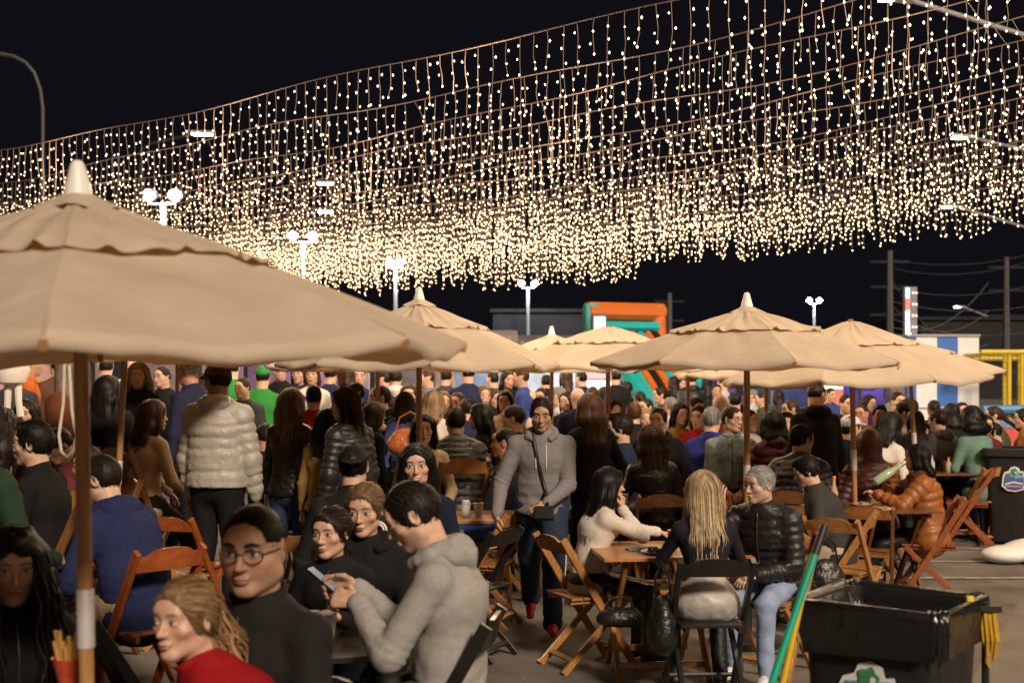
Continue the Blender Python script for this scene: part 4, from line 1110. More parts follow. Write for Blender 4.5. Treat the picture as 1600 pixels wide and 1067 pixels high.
def street(px, py, Y, dx, dz, label, m=M_STREET, sz=1.0):
    M_ARM = M_DARK if dx < 0 else M_METAL
    p = at(px, py, Y); q = Vector((p.x + dx, p.y + .3, p.z + dz))
    o = empty('street_lamp', (q.x, q.y, 0), 0, label=label, cat='street lamp', group='street lamps along the road')
    b = MB(); b.tube([(0, 0, 0), (0, 0, q.z - .6)], [.13, .09], 8); b.build('pole', M_ARM, o, True)
    b = MB(); v = p - Vector((q.x, q.y, 0)); b.tube([(0, 0, q.z - .7), (0, 0, q.z - .1), (v.x * .15, v.y * .15, q.z + (p.z - q.z) * .22), (v.x, v.y, p.z)], .05 * sz, 8); b.build('arm', M_ARM, o, True)
    b = MB(); b.beam((v.x - .38 * sz, v.y, p.z), (v.x + .38 * sz, v.y, p.z + dz * .05), .30 * sz, .10 * sz); h = b.build('lamp_head', M_METAL, o)
    b = MB(); b.beam((v.x - .34 * sz, v.y, p.z - .075 * sz), (v.x + .34 * sz, v.y, p.z - .075 * sz), .26 * sz, .04 * sz); b.build('lens', m, h)
street(1400, -6, 22, 5.2, -1.6, 'warm street lamp at the very top right above the lights', M_WARMST, .8)
street(1505, 212, 33, 5, -1.2, 'bright street lamp on a sloping arm among the hanging lights at right', M_STREET, .8)
street(1488, 321, 47, 6, -1.9, 'street lamp on a sloping arm below the hanging lights at right')
street(1500, 478, 100, 5, -2, 'small distant street lamp over the striped booth', M_STREET, 1.2)
street(316, 207, 40, -2, -.4, 'white street lamp showing through the upper strings at left', M_STREET, .9)
street(508, 285, 52, -2.2, -.4, 'white street lamp showing in the middle strings, upper of a close pair', M_STREET, .9)
street(509, 329, 62, -2.4, -.5, 'white street lamp showing in the middle strings, lower of a close pair', M_STREET, 1.0)
# curved lamp post, dark, upper left
o = empty('curved_lamp_post', gnd(67, 30), 0, label='unlit curved lamp post against the night sky at upper left', cat='lamp post')
b = MB(); p0 = gnd(67, 30); pts = [Vector((0, 0, 0))]
for x, y in ((67, 300), (67, 210), (67, 170), (63, 140), (54, 115), (40, 98), (20, 88), (0, 84), (-30, 82)): pts.append(at(x, y, 30) - p0)
b.tube(pts, [.10] + [.045] * 9, 8); b.build('post', nmat('lamp_post_grey', (.035, .035, .04), .6), o, True)
b = MB(); q = at(-46, 84, 30) - p0; b.beam(q, q + Vector((.5, 0, .02)), .2, .1); b.build('lamp_head', M_METAL, o)
# utility poles and wires at right
def upole(px, Y, py, label):
    p = at(px, py, Y); o = empty('utility_pole', (p.x, p.y, 0), 0, label=label, cat='utility pole', group='concrete utility poles')
    b = MB(); b.tube([(0, 0, 0), (0, 0, p.z)], [.17, .11], 8); b.build('pole', nmat('pole_concrete', (.085, .08, .078), .9), o, True)
    for z in (.4, 1.3, 2.3):
        b = MB(); b.beam((-.7, 0, p.z - z), (.7, 0, p.z - z), .1, .1); b.build('crossarm', M_DARK, o)
    return p
pa = upole(1390, 46, 392, 'tall utility pole behind the parasols right of centre, wires running from it')
pb = upole(1572, 50, 402, 'tall utility pole behind the yellow posts at right')
pc = upole(1046, 60, 458, 'slim dark pole standing just right of the inflatable slide')
wi = 0
for (z0, z1, sag, x1, y1) in ((.3, 5.5, 1.5, 21.5, 36), (.6, 6.3, 1.9, 21.5, 36), (1.3, 5.0, 1.7, 22, 38), (1.8, 3.4, 1.4, 22, 38), (2.4, 2.6, 1.6, 22, 40), (2.9, 1.0, 1.2, 22, 40), (3.5, -.6, .9, 22, 42), (.9, -.4, 1.0, 18.5, 49.7), (1.9, .9, .9, 18.5, 49.7), (2.7, 2.0, .8, 18.5, 49.7)):
    a = Vector((pa.x, pa.y, pa.z - z0)); e = Vector((x1, y1, pb.z + z1 - 3.0))
    b = MB(); b.tube([a.lerp(e, i / 14) + Vector((0, 0, -sag * 4 * (i / 14) * (1 - i / 14))) for i in range(15)], .016, 4)
    wi += 1
    b.build('overhead_wire', nmat('wire_dark', (.10, .098, .095), .7, vary=0), None, label='%s sagging overhead wire counted from the top of the pole at right' % LOC[wi - 1], cat='wire', group='overhead wires at right')
# dark low buildings against the sky
def block(x0, x1, Y, top, depth, label, wins=()):
    a, c = at(x0, top, Y), at(x1, top, Y); o = empty('dark_building', ((a.x + c.x) / 2, Y + depth / 2, 0), 0, label=label, cat='building')
    w = c.x - a.x; b = MB(); b.box((-w / 2, -depth / 2, 0), (w / 2, depth / 2, a.z)); b.build('wall', M_DARK, o)
    b = MB(); b.box((-w / 2 - .2, -depth / 2 - .2, a.z), (w / 2 + .2, depth / 2 + .2, a.z + .25)); b.build('roof', M_DARK, o)
block(770, 945, 90, 488, 12, 'dark building behind the small far parasol')
block(1000, 1330, 110, 535, 12, 'long low dark building behind the inflatable slide')
block(1440, 1700, 95, 500, 12, 'dark building behind the striped booth')
block(-200, 700, 75, 520, 12, 'long dark building behind the left stalls')
# ------------------------------------------------------------------ fairground things behind the crowd
TEAL, ORG = (.02, .42, .40), (.62, .15, .02)
def slide():
    Y = 31; p = gnd(1000, Y); s = F / Y
    o = empty('inflatable_slide', p, R_(22), label='tall orange and teal inflatable slide standing behind the parasols', cat='inflatable slide'); o.scale = (.80, 1, 1.02)
    m = nmat('inflatable_vinyl', None, .35, vary=.06, vscale=4, coat=.2)
    def bar(nm, pts, r, c):
        b = MB(); b.tube(pts, r, 10); b.build(nm, m, o, True, 60, color=c)
    H = 3.45
    for x in (-1.15, 1.15): bar('side_column', [(x, .6, 0), (x, .7, H * .5), (x, .8, H)], .24, ORG if x > 0 else TEAL)
    b = MB(); b.beam((-1.3, .8, H - .16), (1.3, .8, H - .16), .5, .42, c=.3); b.build('top_beam', m, o, color=ORG)
    b = MB(); b.beam((-.95, .55, H - .52), (.95, .55, H - .52), .3, .22, c=.3); b.build('top_beam', m, o, color=TEAL)
    b = MB(); b.box((-1.0, .92, .1), (1.0, 1.0, H - .4)); b.build('back_panel', m, o, color=(.16, .05, .012))
    for x in (-.62, -.1, .42):
        b = MB(); b.beam((x, .86, H * .35), (x - .28, .86, H - .5), .16, .05, (0, 1, 0)); b.build('panel_stripe', m, o, color=TEAL if x < .4 else ORG)
    for i in range(7):
        x = -.78 + .26 * i
        bar('lane_tube', [(x, .45, H - .75), (x + .15, -.9, H * .48), (x + .45, -1.9, .55)], .15, (TEAL, ORG, (.02, .015, .01), ORG, TEAL, ORG, (.02, .02, .02))[i])
    for x, c in ((-1.0, TEAL), (1.15, TEAL)): bar('side_wall', [(x, .35, H - .95), (x + .12, -1.0, H * .45), (x + .3, -2.2, .45)], [.16, .22, .26], c)
    bar('front_bolster', [(-1.0, -2.4, .35), (1.7, -2.4, .35)], .36, TEAL); bar('front_bolster', [(-.9, -2.1, .85), (1.7, -2.1, .85)], .22, (.55, .22, .10))
slide()
def booth():
    Y = 26; a, c = at(1418, 526, Y), at(1530, 526, Y); W_ = c.x - a.x; H = a.z
    o = empty('striped_booth', ((a.x + c.x) / 2, Y, 0), R_(0), label='booth with wide blue and white vertical stripes at right', cat='booth')
    m = nmat('booth_panel', None, .5, vary=.05, vscale=3); n = 4; e = [-.5, -.38, -.085, .20, .5]
    for i in range(4):
        b = MB(); b.box((W_ * e[i] + .004, 0, .05), (W_ * e[i + 1] - .004, .06, H)); b.build('striped_panel', m, o, color=((.045, .15, .50), (.72, .73, .75), (.045, .15, .50), (.72, .73, .75))[i])
    b = MB(); b.box((-W_ / 2, .064, .05), (W_ / 2, 1.6, H - .06)); b.build('side_body', m, o, color=(.06, .07, .10))
    b = MB(); b.box((-W_ / 2 - .02, -.03, H), (W_ / 2 + .02, 1.64, H + .05)); b.build('roof_trim', m, o, color=(.3, .3, .32))
    b = MB(); b.box((-W_ / 2, -.04, 1.12), (W_ / 2, -.003, 1.15)); b.build('counter_edge', m, o, color=(.5, .52, .55))
booth()
def tower():
    Y = 29; p = gnd(1424, Y); o = empty('light_tower', p, 0, label='slim glittering light tower with red and white bands beside the striped booth', cat='light tower')
    H = at(0, 448, Y).z
    b = MB(); b.beam((0, .1, 0), (0, .1, H), .30, .14, (0, 1, 0)); b.build('mast', nmat('tower_grey', (.2, .2, .22), .5), o)
    n = 13
    for i in range(n):
        z0 = H * (.12 + .88 * i / n); z1 = H * (.12 + .88 * (i + 1) / n) - .03; w = .11 if i < 9 else .07
        c = ((.55, .8, 1), (1, .95, .9), (.9, .08, .05), (1, 1, 1), (.3, .85, 1))[(i * 2) % 5]
        b = MB(); b.box((-.12, -.02, z0), (-.12 + w, .024, z1)); b.build('light_panel', emis('led%d' % ((i * 2) % 5), c, 3.2), o)
        for q in range(2):
            b = MB(); b.ball((.04 + .07 * q, .0, (z0 + z1) / 2), .03, 6, 4); b.build('lamp', emis('led_r', (.9, .5, .4), 2.0), o)
tower()
def trampoline():
    Y = 25; x0, x1 = at(1532, 0, Y).x, at(1720, 0, Y).x; o = empty('trampoline', (x0, Y, 0), 0, label='netted trampoline with yellow padded posts and blue rim at the right edge', cat='trampoline')
    yl = nmat('yellow_pad', (.62, .45, .02), .5, vary=.1); H = at(0, 550, Y).z
    for px, dy in ((1577, 0), (1588, .6), (1597, 0), (1640, 1.5), (1680, 0)):
        b = MB(); x = at(px, 0, Y).x - x0; b.tube([(x, dy, .9), (x, dy, H)], .042, 8); b.build('padded_post', yl, o, True)
    for z, dy in ((H, -.02), (H - .12, .62), (H, 2.4)):
        b = MB(); b.tube([(0, dy, z), (x1 - x0, dy, z)], .05, 8); b.build('top_rail', yl, o, True)
    for dx in (0.05, 2.35):
        b = MB(); b.tube([(dx, 0, H - .06), (dx, 2.4, H - .06)], .045, 8); b.build('top_rail', yl, o, True)
    b = MB(); b.tube([(0, -.12, 1.12), (x1 - x0, -.12, 1.12)], .09, 8); b.build('rim_pad', nmat('blue_pad', (.05, .22, .52), .5), o, True)
    b = MB(); b.box((0, 0, .75), (x1 - x0, 2.4, 1.05)); b.build('skirt', nmat('skirt_blue', (.16, .25, .40), .7), o)
    b = MB(); b.box((-.03, -.03, .2), (x1 - x0, 2.42, .74)); b.build('skirt', nmat('skirt_red', (.62, .07, .08), .7), o)
    b = MB()
    for i in range(26): b.tube([(i * .09, .02, 1.2), (i * .09, .02, H - .06)], .004, 3, False)
    for i in range(14): b.tube([(0, .02, 1.2 + i * .12), (2.3, .02, 1.2 + i * .12)], .004, 3, False)
    b.build('safety_net', nmat('net_black', (.02, .02, .02), .8), o, kind='stuff')
trampoline()
# left stalls: back wall, counters, posts, shelves, lamps
def stall(px0, px1, Y, label, wallc, seed, lit=None, signc=None, awn=None):
    rng = random.Random(seed); a, c = gnd(px0, Y), gnd(px1, Y); w = c.x - a.x
    o = empty('food_stall', ((a.x + c.x) / 2, Y, 0), 0, label=label, cat='stall', group='food stalls behind the crowd')
    m = nmat('stall_panel', None, .75, vary=.25, vscale=5)
    b = MB(); b.box((-w / 2, 1.5, 0), (w / 2, 1.56, 2.45)); b.build('back_wall', m, o, color=wallc)
    b = MB(); b.box((-w / 2, -.25, .98), (w / 2, .25, 1.03)); b.build('counter_top', m, o, color=(.13, .10, .08))
    b = MB(); b.box((-w / 2 + .03, -.20, 0), (w / 2 - .03, -.16, .975)); b.build('counter_front', m, o, color=tuple(x * .7 for x in wallc))
    for x in (-w / 2 + .05, w / 2 - .05):
        b = MB(); b.beam((x, -.2, 0), (x, -.2, 2.45), .07, .07, (0, 1, 0)); b.build('post', m, o, color=(.16, .14, .14))
    b = MB(); b.add([(-w / 2 - .1, -.6, 2.36), (w / 2 + .1, -.6, 2.36), (w / 2 + .1, 1.7, 2.62), (-w / 2 - .1, 1.7, 2.62), (-w / 2 - .1, -.6, 2.32), (w / 2 + .1, -.6, 2.32), (w / 2 + .1, 1.7, 2.58), (-w / 2 - .1, 1.7, 2.58)], [(0, 1, 2, 3), (7, 6, 5, 4), (4, 5, 1, 0), (5, 6, 2, 1), (6, 7, 3, 2), (7, 4, 0, 3)])
    b.build('roof', m, o, color=awn or (.10, .09, .10))
    for i in range(int(w / .7)):
        b = MB(); x = -w / 2 + .4 + i * .7; b.box((x, 1.40, 1.5), (x + .5, 1.495, 1.54)); b.build('shelf', m, o, color=(.2, .16, .13))
    if lit:
        for i in range(max(1, int(w / 1.6))):
            x = -w / 2 + w * (i + .5) / max(1, int(w / 1.6))
            b = MB(); b.beam((x - .4, .3, 2.2), (x + .4, .3, 2.2), .05, .05); b.build('lamp_tube', emis('tube_%.2f_%.2f' % (lit[0], lit[2]), lit, 5), o)
            ld = bpy.data.lights.new('tube_light', 'POINT'); ld.energy = 75; ld.color = lit; ld.shadow_soft_size = .3
            lo = bpy.data.objects.new('tube_light', ld); COL.objects.link(lo); lo.parent = o; lo.location = (x, .3, 2.05)
    return o, w, rng
KN_ = {}
ORD = ('first', 'second', 'third', 'fourth', 'fifth', 'sixth', 'seventh', 'eighth', 'ninth', 'tenth', 'eleventh', 'twelfth')
def goods(st, n, kinds=('pot', 'bottle', 'box')):
    o, w, rng = st; wx = o.location.x; wy = o.location.y
    for i in range(n):
        x = wx - w / 2 + .2 + (w - .4) * (i + .5) / n + rng.uniform(-.08, .08); kd = kinds[i % len(kinds)]; c = rng.choice([(.5, .03, .02), (.6, .55, .5), (.05, .2, .05), (.35, .2, .1), (.7, .4, .05), (.03, .03, .04), (.5, .5, .52)])
        b = MB()
        if kd == 'pot': b.lathe([(.09, 0), (.115, .02), (.12, .14), (.125, .15), (.10, .16), (.03, .18), (.028, .205)], 12)
        elif kd == 'bottle': b.lathe([(.035, 0), (.04, .01), (.04, .15), (.016, .21), (.016, .25), (.019, .255), (.019, .275)], 10)
        else: b.beam((-.12, 0, .07), (.12, 0, .07), .16, .14, c=.1); b.beam((-.125, 0, .148), (.125, 0, .148), .17, .016, c=.1)
        ad = {(.5, .03, .02): 'red', (.6, .55, .5): 'cream', (.05, .2, .05): 'green', (.35, .2, .1): 'brown', (.7, .4, .05): 'orange', (.03, .03, .04): 'black', (.5, .5, .52): 'grey'}[c]
        b.build({'pot': 'pot', 'bottle': 'sauce_bottle', 'box': 'food_box'}[kd], M_COLG, None, True, color=c, label='small %s %s, %s from the left on the counter of the %s' % (ad, {'pot': 'lidded pot', 'bottle': 'bottle', 'box': 'box'}[kd], ORD[i], ' '.join(o['label'].split(' ')[:3])), cat={'pot': 'pot', 'bottle': 'bottle', 'box': 'box'}[kd], group='goods on the stall counters').location = (x, wy - .05, 1.032)
goods(stall(-140, 62, 18, 'pinkish walled food stall at the far left edge', (.34, .22, .24), 1, (1, .70, .45)), 5)
goods(stall(155, 345, 18.5, 'dark food stall with red pots on its counter behind the standing blonde woman', (.12, .095, .11), 2, (1, .78, .60)), 12)
goods(stall(355, 560, 19.5, 'purplish food stall behind the green shirted man', (.17, .11, .17), 3, (.95, .66, .80)), 10)
goods(stall(570, 690, 21, 'dark grey food stall behind the plaid scarf', (.07, .065, .08), 4, (1, .75, .55)), 5)
stall(705, 800, 22, 'bluish lit stall behind the standing man left of the small parasol', (.16, .20, .26), 5, (.72, .85, 1))
stall(812, 905, 25, 'white lit stall behind the man in the blue and yellow jacket', (.40, .42, .46), 6, (.85, .92, 1))
stall(1030, 1165, 33, 'stall with violet tube lamps right of the inflatable slide', (.10, .05, .14), 7, (.62, .25, 1.0), awn=(.12, .03, .2))
stall(1200, 1330, 30, 'dim bluish stall behind the man in the black hood', (.05, .06, .10), 8, (.5, .6, 1.0))
stall(1335, 1412, 28, 'violet stall beside the slim light tower', (.10, .06, .26), 9, (.45, .5, 1.0))
# lit game cabinet and loose fair things
def cabinet(px, py0, Y, w, H, label, cols):
    o = empty('game_cabinet', gnd(px, Y), 0, label=label, cat='game machine'); m = nmat('cabinet_body', None, .4)
    b = MB(); b.box((-w / 2, 0, 0), (w / 2, .7, H)); b.build('body', m, o, color=(.08, .08, .10))
    n = len(cols)
    for i, c in enumerate(cols):
        z0 = .7 + (H - .75) * i / n; b = MB(); b.box((-w / 2 + .04, -.03, z0), (w / 2 - .04, -.004, z0 + (H - .75) / n - .03)); b.build('lit_panel', emis('cab_%.2f%.2f%.2f' % c, c, 1.8), o)
cabinet(937, 0, 27, .9, 2.1, 'brightly lit white and orange game cabinet seen between two parasol poles', ((1, .55, .2), (.9, .95, 1), (.9, .75, .7), (1, .3, .3)))
cabinet(937, 0, 30.4, .34, 3.25, 'white light column left of the inflatable slide', ((.85, .95, 1), (.9, 1, 1), (.8, 1, 1)))
cabinet(1302, 0, 29, .5, 1.9, 'small yellow and red lit machine behind the standing man in black', ((1, .7, .1), (.9, .1, .05), (1, .85, .5)))
# concrete post with bark-like stains behind the nearest pole; bags and cloth on the left
b = MB(); b.tube([(0, 0, 0), (0, 0, 1.0), (0, 0, 2.6)], [.19, .175, .17], 14); o = b.build('concrete_post', nmat('old_concrete', (.30, .22, .17), .95, col2=(.12, .085, .065), vscale=7, bump=.8, bscale=60), None, True, label='stained round concrete post just behind the nearest parasol pole', cat='post'); o.location = gnd(114, 12.5)
b = MB(); b.lathe([(.02, 0), (.12, .03), (.16, .14), (.13, .25), (.05, .30), (.02, .31)], 14); o = b.build('paper_lantern', nmat('white_cloth', (.75, .68, .60), .8, vary=.08), None, True, label='white hanging cloth ornament with two tails at the far left', cat='ornament'); o.location = at(17, 603, 11) ; 
for dx, L in ((-.02, .34), (.06, .26)):
    b = MB(); b.tube([(dx, 0, .04), (dx * 1.2 - .005, 0, -L * .5), (dx * 1.5 - .01, .01, -L)], [.035, .028, .032], 8); b.build('tail', nmat('white_cloth'), o, True)
b = MB(); b.tube([(0, 0, .31), (0, 0, 1.0)], .004, 4); b.build('hanging_cord', nmat('white_cloth'), o)

# ------------------------------------------------------------------ wheeled bins, brooms, base block
def lettering(body, size, mat, parent, outline=0, name='lettering'):
    cu = bpy.data.curves.new(name, 'FONT'); cu.body = body; cu.size = size; cu.align_x = 'CENTER'; cu.extrude = .0008; cu.resolution_u = 4
    if outline: cu.fill_mode = 'NONE'; cu.bevel_depth = outline; cu.bevel_resolution = 1
    t = bpy.data.objects.new(name, cu); me = t.to_mesh().copy(); me.name = name; bpy.data.objects.remove(t); me.materials.clear(); me.materials.append(mat)
    return link(name, me, None, parent)
def wbin(c, yaw, w, d, H, label, liner, name_txt):
    o = empty('wheeled_bin', c, R_(yaw), label=label, cat='bin', group='black wheeled bins')
    def ring(fw, fd, z, n=6, r=.06):
        pts = []
        for cx, cy, a0 in ((1, 1, 0), (-1, 1, 90), (-1, -1, 180), (1, -1, 270)):
            for i in range(n):
                a = R_(a0 + 90 * i / (n - 1)); pts.append((cx * (fw / 2 - r) + r * math.cos(a), cy * (fd / 2 - r) + r * math.sin(a), z))
        return pts
    def loft(nm, rs, mat, smooth=True, flip=False):
        n = len(rs[0]); V = [p for r in rs for p in r]
        Q = [(j * n + i, j * n + (i + 1) % n, (j + 1) * n + (i + 1) % n, (j + 1) * n + i) for j in range(len(rs) - 1) for i in range(n)]
        return link(nm, mesh_np(nm, V, [q[::-1] for q in Q] if flip else Q, smooth, [mat]), None, o)
    loft('body', [ring(w * .74, d * .72, .03), ring(w * .76, d * .74, .06), ring(w * .90, d * .88, H - .12), ring(w * .905, d * .885, H - .06), ring(w * .86, d * .84, H - .06), ring(w * .70, d * .70, .10)], M_BLACKPL)
    loft('rim', [ring(w * .91, d * .89, H - .085), ring(w * 1.0, d * 1.0, H - .08), ring(w * 1.0, d * 1.0, H - .01), ring(w * .98, d * .98, H), ring(w * .88, d * .86, H), ring(w * .87, d * .85, H - .08)], M_BLACKPL, False)
    for x in (-w * .34, w * .34):
        b = MB(); b.lathe([(.02, -.035), (.095, -.03), (.10, -.02), (.10, .02), (.095, .03), (.02, .035)], 18); q = b.build('wheel', M_BLACKPL, o, True, 40); q.rotation_euler = (0, PI / 2, 0); q.location = (x, d * .40, .10)
    b = MB(); b.tube([(-w * .36, d * .5, H - .04), (-w * .36, d * .5 + .08, H - .02), (w * .36, d * .5 + .08, H - .02), (w * .36, d * .5, H - .04)], .016, 8); b.build('handle', M_BLACKPL, o, True)
    if liner:
        rng = np.random.RandomState(3); n = 96; rs = []
        prof = [(.60, -.34), (.66, -.20), (.78, -.08), (.90, .004), (.96, .016), (1.025, .012), (1.035, -.03), (1.03, -.085), (1.02, -.13)]
        ph = rng.rand(5) * 6
        V = []
        for j, (f, z) in enumerate(prof):
            base = ring(w * f, d * f, H + z, n // 4, .05)
            for i, p in enumerate(base):
                a = i / n * 2 * PI; q = .012 * math.sin(a * 17 + ph[0] + j * .5) + .010 * math.sin(a * 31 + ph[1] - j * .7) + .010 * math.sin(a * 9 + j * 1.3 + ph[2])
                if 2 < j < 7: q *= .35
                rr = 1 + q * (1.4 if j < 3 else .8) / max(f, .3)
                V.append((p[0] * rr, p[1] * rr, p[2] + q * (.8 if j != 8 else 1.6)))
        Q = [(j * n + i, (j + 1) * n + i, (j + 1) * n + (i + 1) % n, j * n + (i + 1) % n) for j in range(len(prof) - 1) for i in range(n)]
        link('liner_bag', mesh_np('liner_bag', V, Q, True, [nmat('bin_bag', (.012, .011, .011), .22, vary=.1, fold=.5, fscale=11, spec=.5)]), None, o)
    # town emblem: pale outlined badge, green trees on a blue stream over a purple shield
    lg = empty('emblem', (0, -d * .445, 0), 0); lg.parent = o
    M_ = Matrix.Rotation(R_(90) - math.atan(d * .08 / H), 4, 'X'); 
    def pl(nm, poly, z, mat, cx=0, cy=0, s=1.0):
        b = MB(); b.prism([(cx + x * s, cy + y * s) for x, y in poly], z, z + .002, Matrix.Translation((0, -d * .012, H * .70)) @ M_); b.build(nm, mat, lg)
    def blob(rx, ry, n, amp, k, ph=0): return [((rx + amp * math.cos(k * 2 * PI * i / n + ph)) * math.cos(2 * PI * i / n), (ry + amp * math.cos(k * 2 * PI * i / n + ph)) * math.sin(2 * PI * i / n)) for i in range(n)]
    wh, gr, bl, pu, lb = nmat('badge_white', (.72, .72, .74), .5, vary=.03), nmat('badge_green', (.06, .24, .09), .5, vary=.2, vscale=40), nmat('badge_blue', (.05, .14, .42), .5, vary=.1), nmat('badge_purple', (.10, .07, .24), .5, vary=.1), nmat('badge_sky', (.25, .36, .55), .5)
    z = .0
    pl('badge_outline', [(-.115, -.09), (-.06, -.135), (.02, -.145), (.10, -.12), (.118, -.05), (.112, .035), (.095, .075), (.065, .07), (.055, .105), (.012, .122), (-.03, .108), (-.045, .075), (-.085, .06), (-.105, .02)], z, wh)
    pl('badge_ground', [(-.10, -.08), (-.055, -.123), (.02, -.132), (.09, -.11), (.106, -.05), (.100, .01), (-.09, .01)], .0022, pu)
    pl('badge_sky', [(-.088, .0), (.098, .0), (.098, .035), (.084, .060), (-.075, .048)], .0024, lb)
    pl('badge_stream', [(-.09, -.012), (-.02, .012), (.05, -.006), (.098, .018), (.10, -.02), (.04, -.045), (-.03, -.022), (-.095, -.045)], .0044, bl)
    pl('badge_stream', [(-.085, -.060), (.0, -.035), (.095, -.052), (.09, -.064), (.0, -.052), (-.078, -.075)], .0046, wh)
    pl('badge_tree', blob(.036, .034, 20, .006, 5), .0066, gr, .008, .066); pl('badge_tree', blob(.028, .024, 18, .005, 5, 1), .0068, gr, -.055, .022); pl('badge_tree', blob(.020, .012, 14, .003, 4), .0068, gr, .078, .046)
    pl('badge_trunk', [(-.006, -.01), (.014, -.01), (.010, .05), (.002, .05)], .0086, gr)
    pl('badge_sun', blob(.010, .012, 12, 0, 1), .0090, wh, .024, .058)
    for tx, sz, cz in (('GUARAREMA', .030, -.096), ('Prefeitura', .016, -.116)):
        if tx == 'Prefeitura': continue
        t = lettering(tx, sz, wh, lg); t.matrix_local = Matrix.Translation((0, -d * .012, H * .70)) @ M_ @ Matrix.Translation((.0, cz, .0062))
    return o
wbin((1.35, 4.56, 0), -37, .54, .50, 1.0, 'black bin with torn bag liner in the right foreground, brooms leaning on it', True, True)
wbin(at(1591, 700, 13.6) * Vector((1, 1, 0)) if False else Vector((5.38, 13.7, 0)), -24, .62, .60, 1.02, 'black wheeled bin with round town badge at the right edge of the tables', False, True)
def pole_thing(name, a, b_, r, mat, label, cat, tip=None, tl=.06, color=None):
    a, b_ = Vector(a), Vector(b_); m = MB(); m.tube([a, b_], r, 10); o = m.build(name, mat, None, True, 40, color, label=label, cat=cat)
    if tip: m = MB(); d = (b_ - a).normalized(); m.tube([b_ - d * tl, b_ + d * .004], r * 1.12, 10); m.build('tip', tip, o, True)
    return o
ga = at(1288, 822, 4.25); gb = at(1203, 1075, 4.12); d_ = (gb - ga).normalized(); q = gb + d_ * (gb.z / -d_.z)
pole_thing('broom', q, ga, .0125, nmat('broom_green', (.005, .36, .22), .35, vary=.05), 'green broom handle leaning against the left corner of the front bin', 'broom', nmat('tip_black', (.02, .02, .02), .4), .10)
b = MB(); b.beam(q + Vector((-.16, 0, .03)), q + Vector((.16, 0, .03)), .06, .05); b.build('bristles', nmat('bristle', (.3, .2, .05), .9))
bpy.data.objects['bristles'].parent = bpy.data.objects['broom']
ga = at(1275, 832, 4.32); gb = at(1222, 1072, 4.22); d_ = (gb - ga).normalized(); q = gb + d_ * (gb.z / -d_.z)
o = pole_thing('squeegee', q, ga, .0115, nmat('broom_yellow', (.62, .40, .02), .35, vary=.08), 'yellow handle with red tip leaning beside the green broom', 'squeegee', nmat('tip_red', (.42, .02, .02), .4), .075)
b = MB(); b.beam(q + Vector((-.2, 0, .02)), q + Vector((.2, 0, .02)), .04, .04); b.build('blade', M_BLACKPL, o)
# yellow mop hung on the far corner of the bin
o = empty('mop', at(1543, 955, 4.5), 0, label='mustard yellow mop strands hanging at the right corner of the front bin', cat='mop')
b = MB(); rng = random.Random(9)
for i in range(10):
    x = -.02 + .005 * i; b.tube([(x, .02 * rng.random(), 0), (x + .012 * rng.random(), -.02 * rng.random(), -.10), (x + .02 * rng.random(), 0, -.14 - .06 * rng.random())], .0065, 5)
b.build('strands', nmat('mop_yellow', (.52, .30, .02), .9, vary=.2, vscale=60), o, kind='stuff')
b = MB(); b.tube([(.0, .02, -.95), (.0, .02, .0), (.0, .02, .03)], .014, 8); b.build('handle', M_BLACKPL, o, True)
b = MB(); b.beam((-.035, 0, .01), (.045, 0, .01), .03, .022); b.build('clamp', M_BLACKPL, o)
o = MB(); o.box((-.011, -.011, 0), (.011, .011, .02)); c = at(1515, 940, 4.45); o = o.build('yellow_clip', nmat('clip_yellow', (.75, .62, .04), .4), None, label='tiny yellow clip on the rim of the front bin', cat='clip'); o.location = c
# white weighted base with a black hoop
o = empty('banner_base', (5.16, 12.35, 0), R_(8), label='white weighted plastic base with black hoop lying on the road at right', cat='base')
K = [ell((0, 0, .10), (.46, .30, .13), None, .03), ell((-.45, -.05, .08), (.24, .18, .09), None, .03), ell((.40, .05, .10), (.26, .26, .12), None, .03), ell((-.1, -.26, .08), (.22, .14, .09), None, .03), cap((-.5, -.3, .24), (.5, .3, .24), .03, None, .02, 's'), plane((0, 0, .01), (0, 0, 1), .01)]
V, Q = solid(K, .02); link('base_block', mesh_np('base_block', V, Q, True, [M_WHITEP]), None, o)
b = MB(); b.lathe([(.07, .16), (.065, .23), (.03, .24)], 12); b.build('socket', M_WHITEP, o, True, 40)
b = MB(); b.tube([(0, 0, .2), (0, 0, .46), (.05, 0, .56), (.16, 0, .62), (.3, 0, .60), (.40, 0, .5)], .016, 8); b.build('hoop', M_BLACKPL, o, True)
# litter under the right table
rng = random.Random(11); 
for i in range(9):
    K = MB(); n = 10; V = [(.10 * math.cos(2 * PI * j / n) * rng.uniform(.5, 1), .07 * math.sin(2 * PI * j / n) * rng.uniform(.5, 1), rng.uniform(.005, .07)) for j in range(n)] + [(0, 0, .05)]
    K.add(V, [(j, (j + 1) % n, n) for j in range(n)]); p = gnd(1335 + i * 8, 10.4 + rng.random() * .5)
    q = K.build('crumpled_paper', M_PAPER, None, label='crumpled white paper on the ground under the right table, %s from the left' % ORD[i], cat='litter', group='paper litter under the right table'); q.location = (p.x, p.y, .002)
p = gnd(762, 7.5)
for i, (px, Y) in enumerate(((775, 7.35), (845, 8.05), (705, 7.0), (1135, 8.0), (730, 8.9))):
    K = MB(); K.ball((0, 0, .008), .02, 6, 4, (1.3, .8, .45)); q = K.build('litter', M_PAPER, None, label=('pale crumb on the asphalt below the black chair', 'pale crumb on the asphalt by the red trainers', 'pale crumb on the asphalt near the grey hooded man', 'pale crumb by the white shoes', 'pale crumb on the concrete band')[i], cat='litter'); q.location = gnd(px, Y)

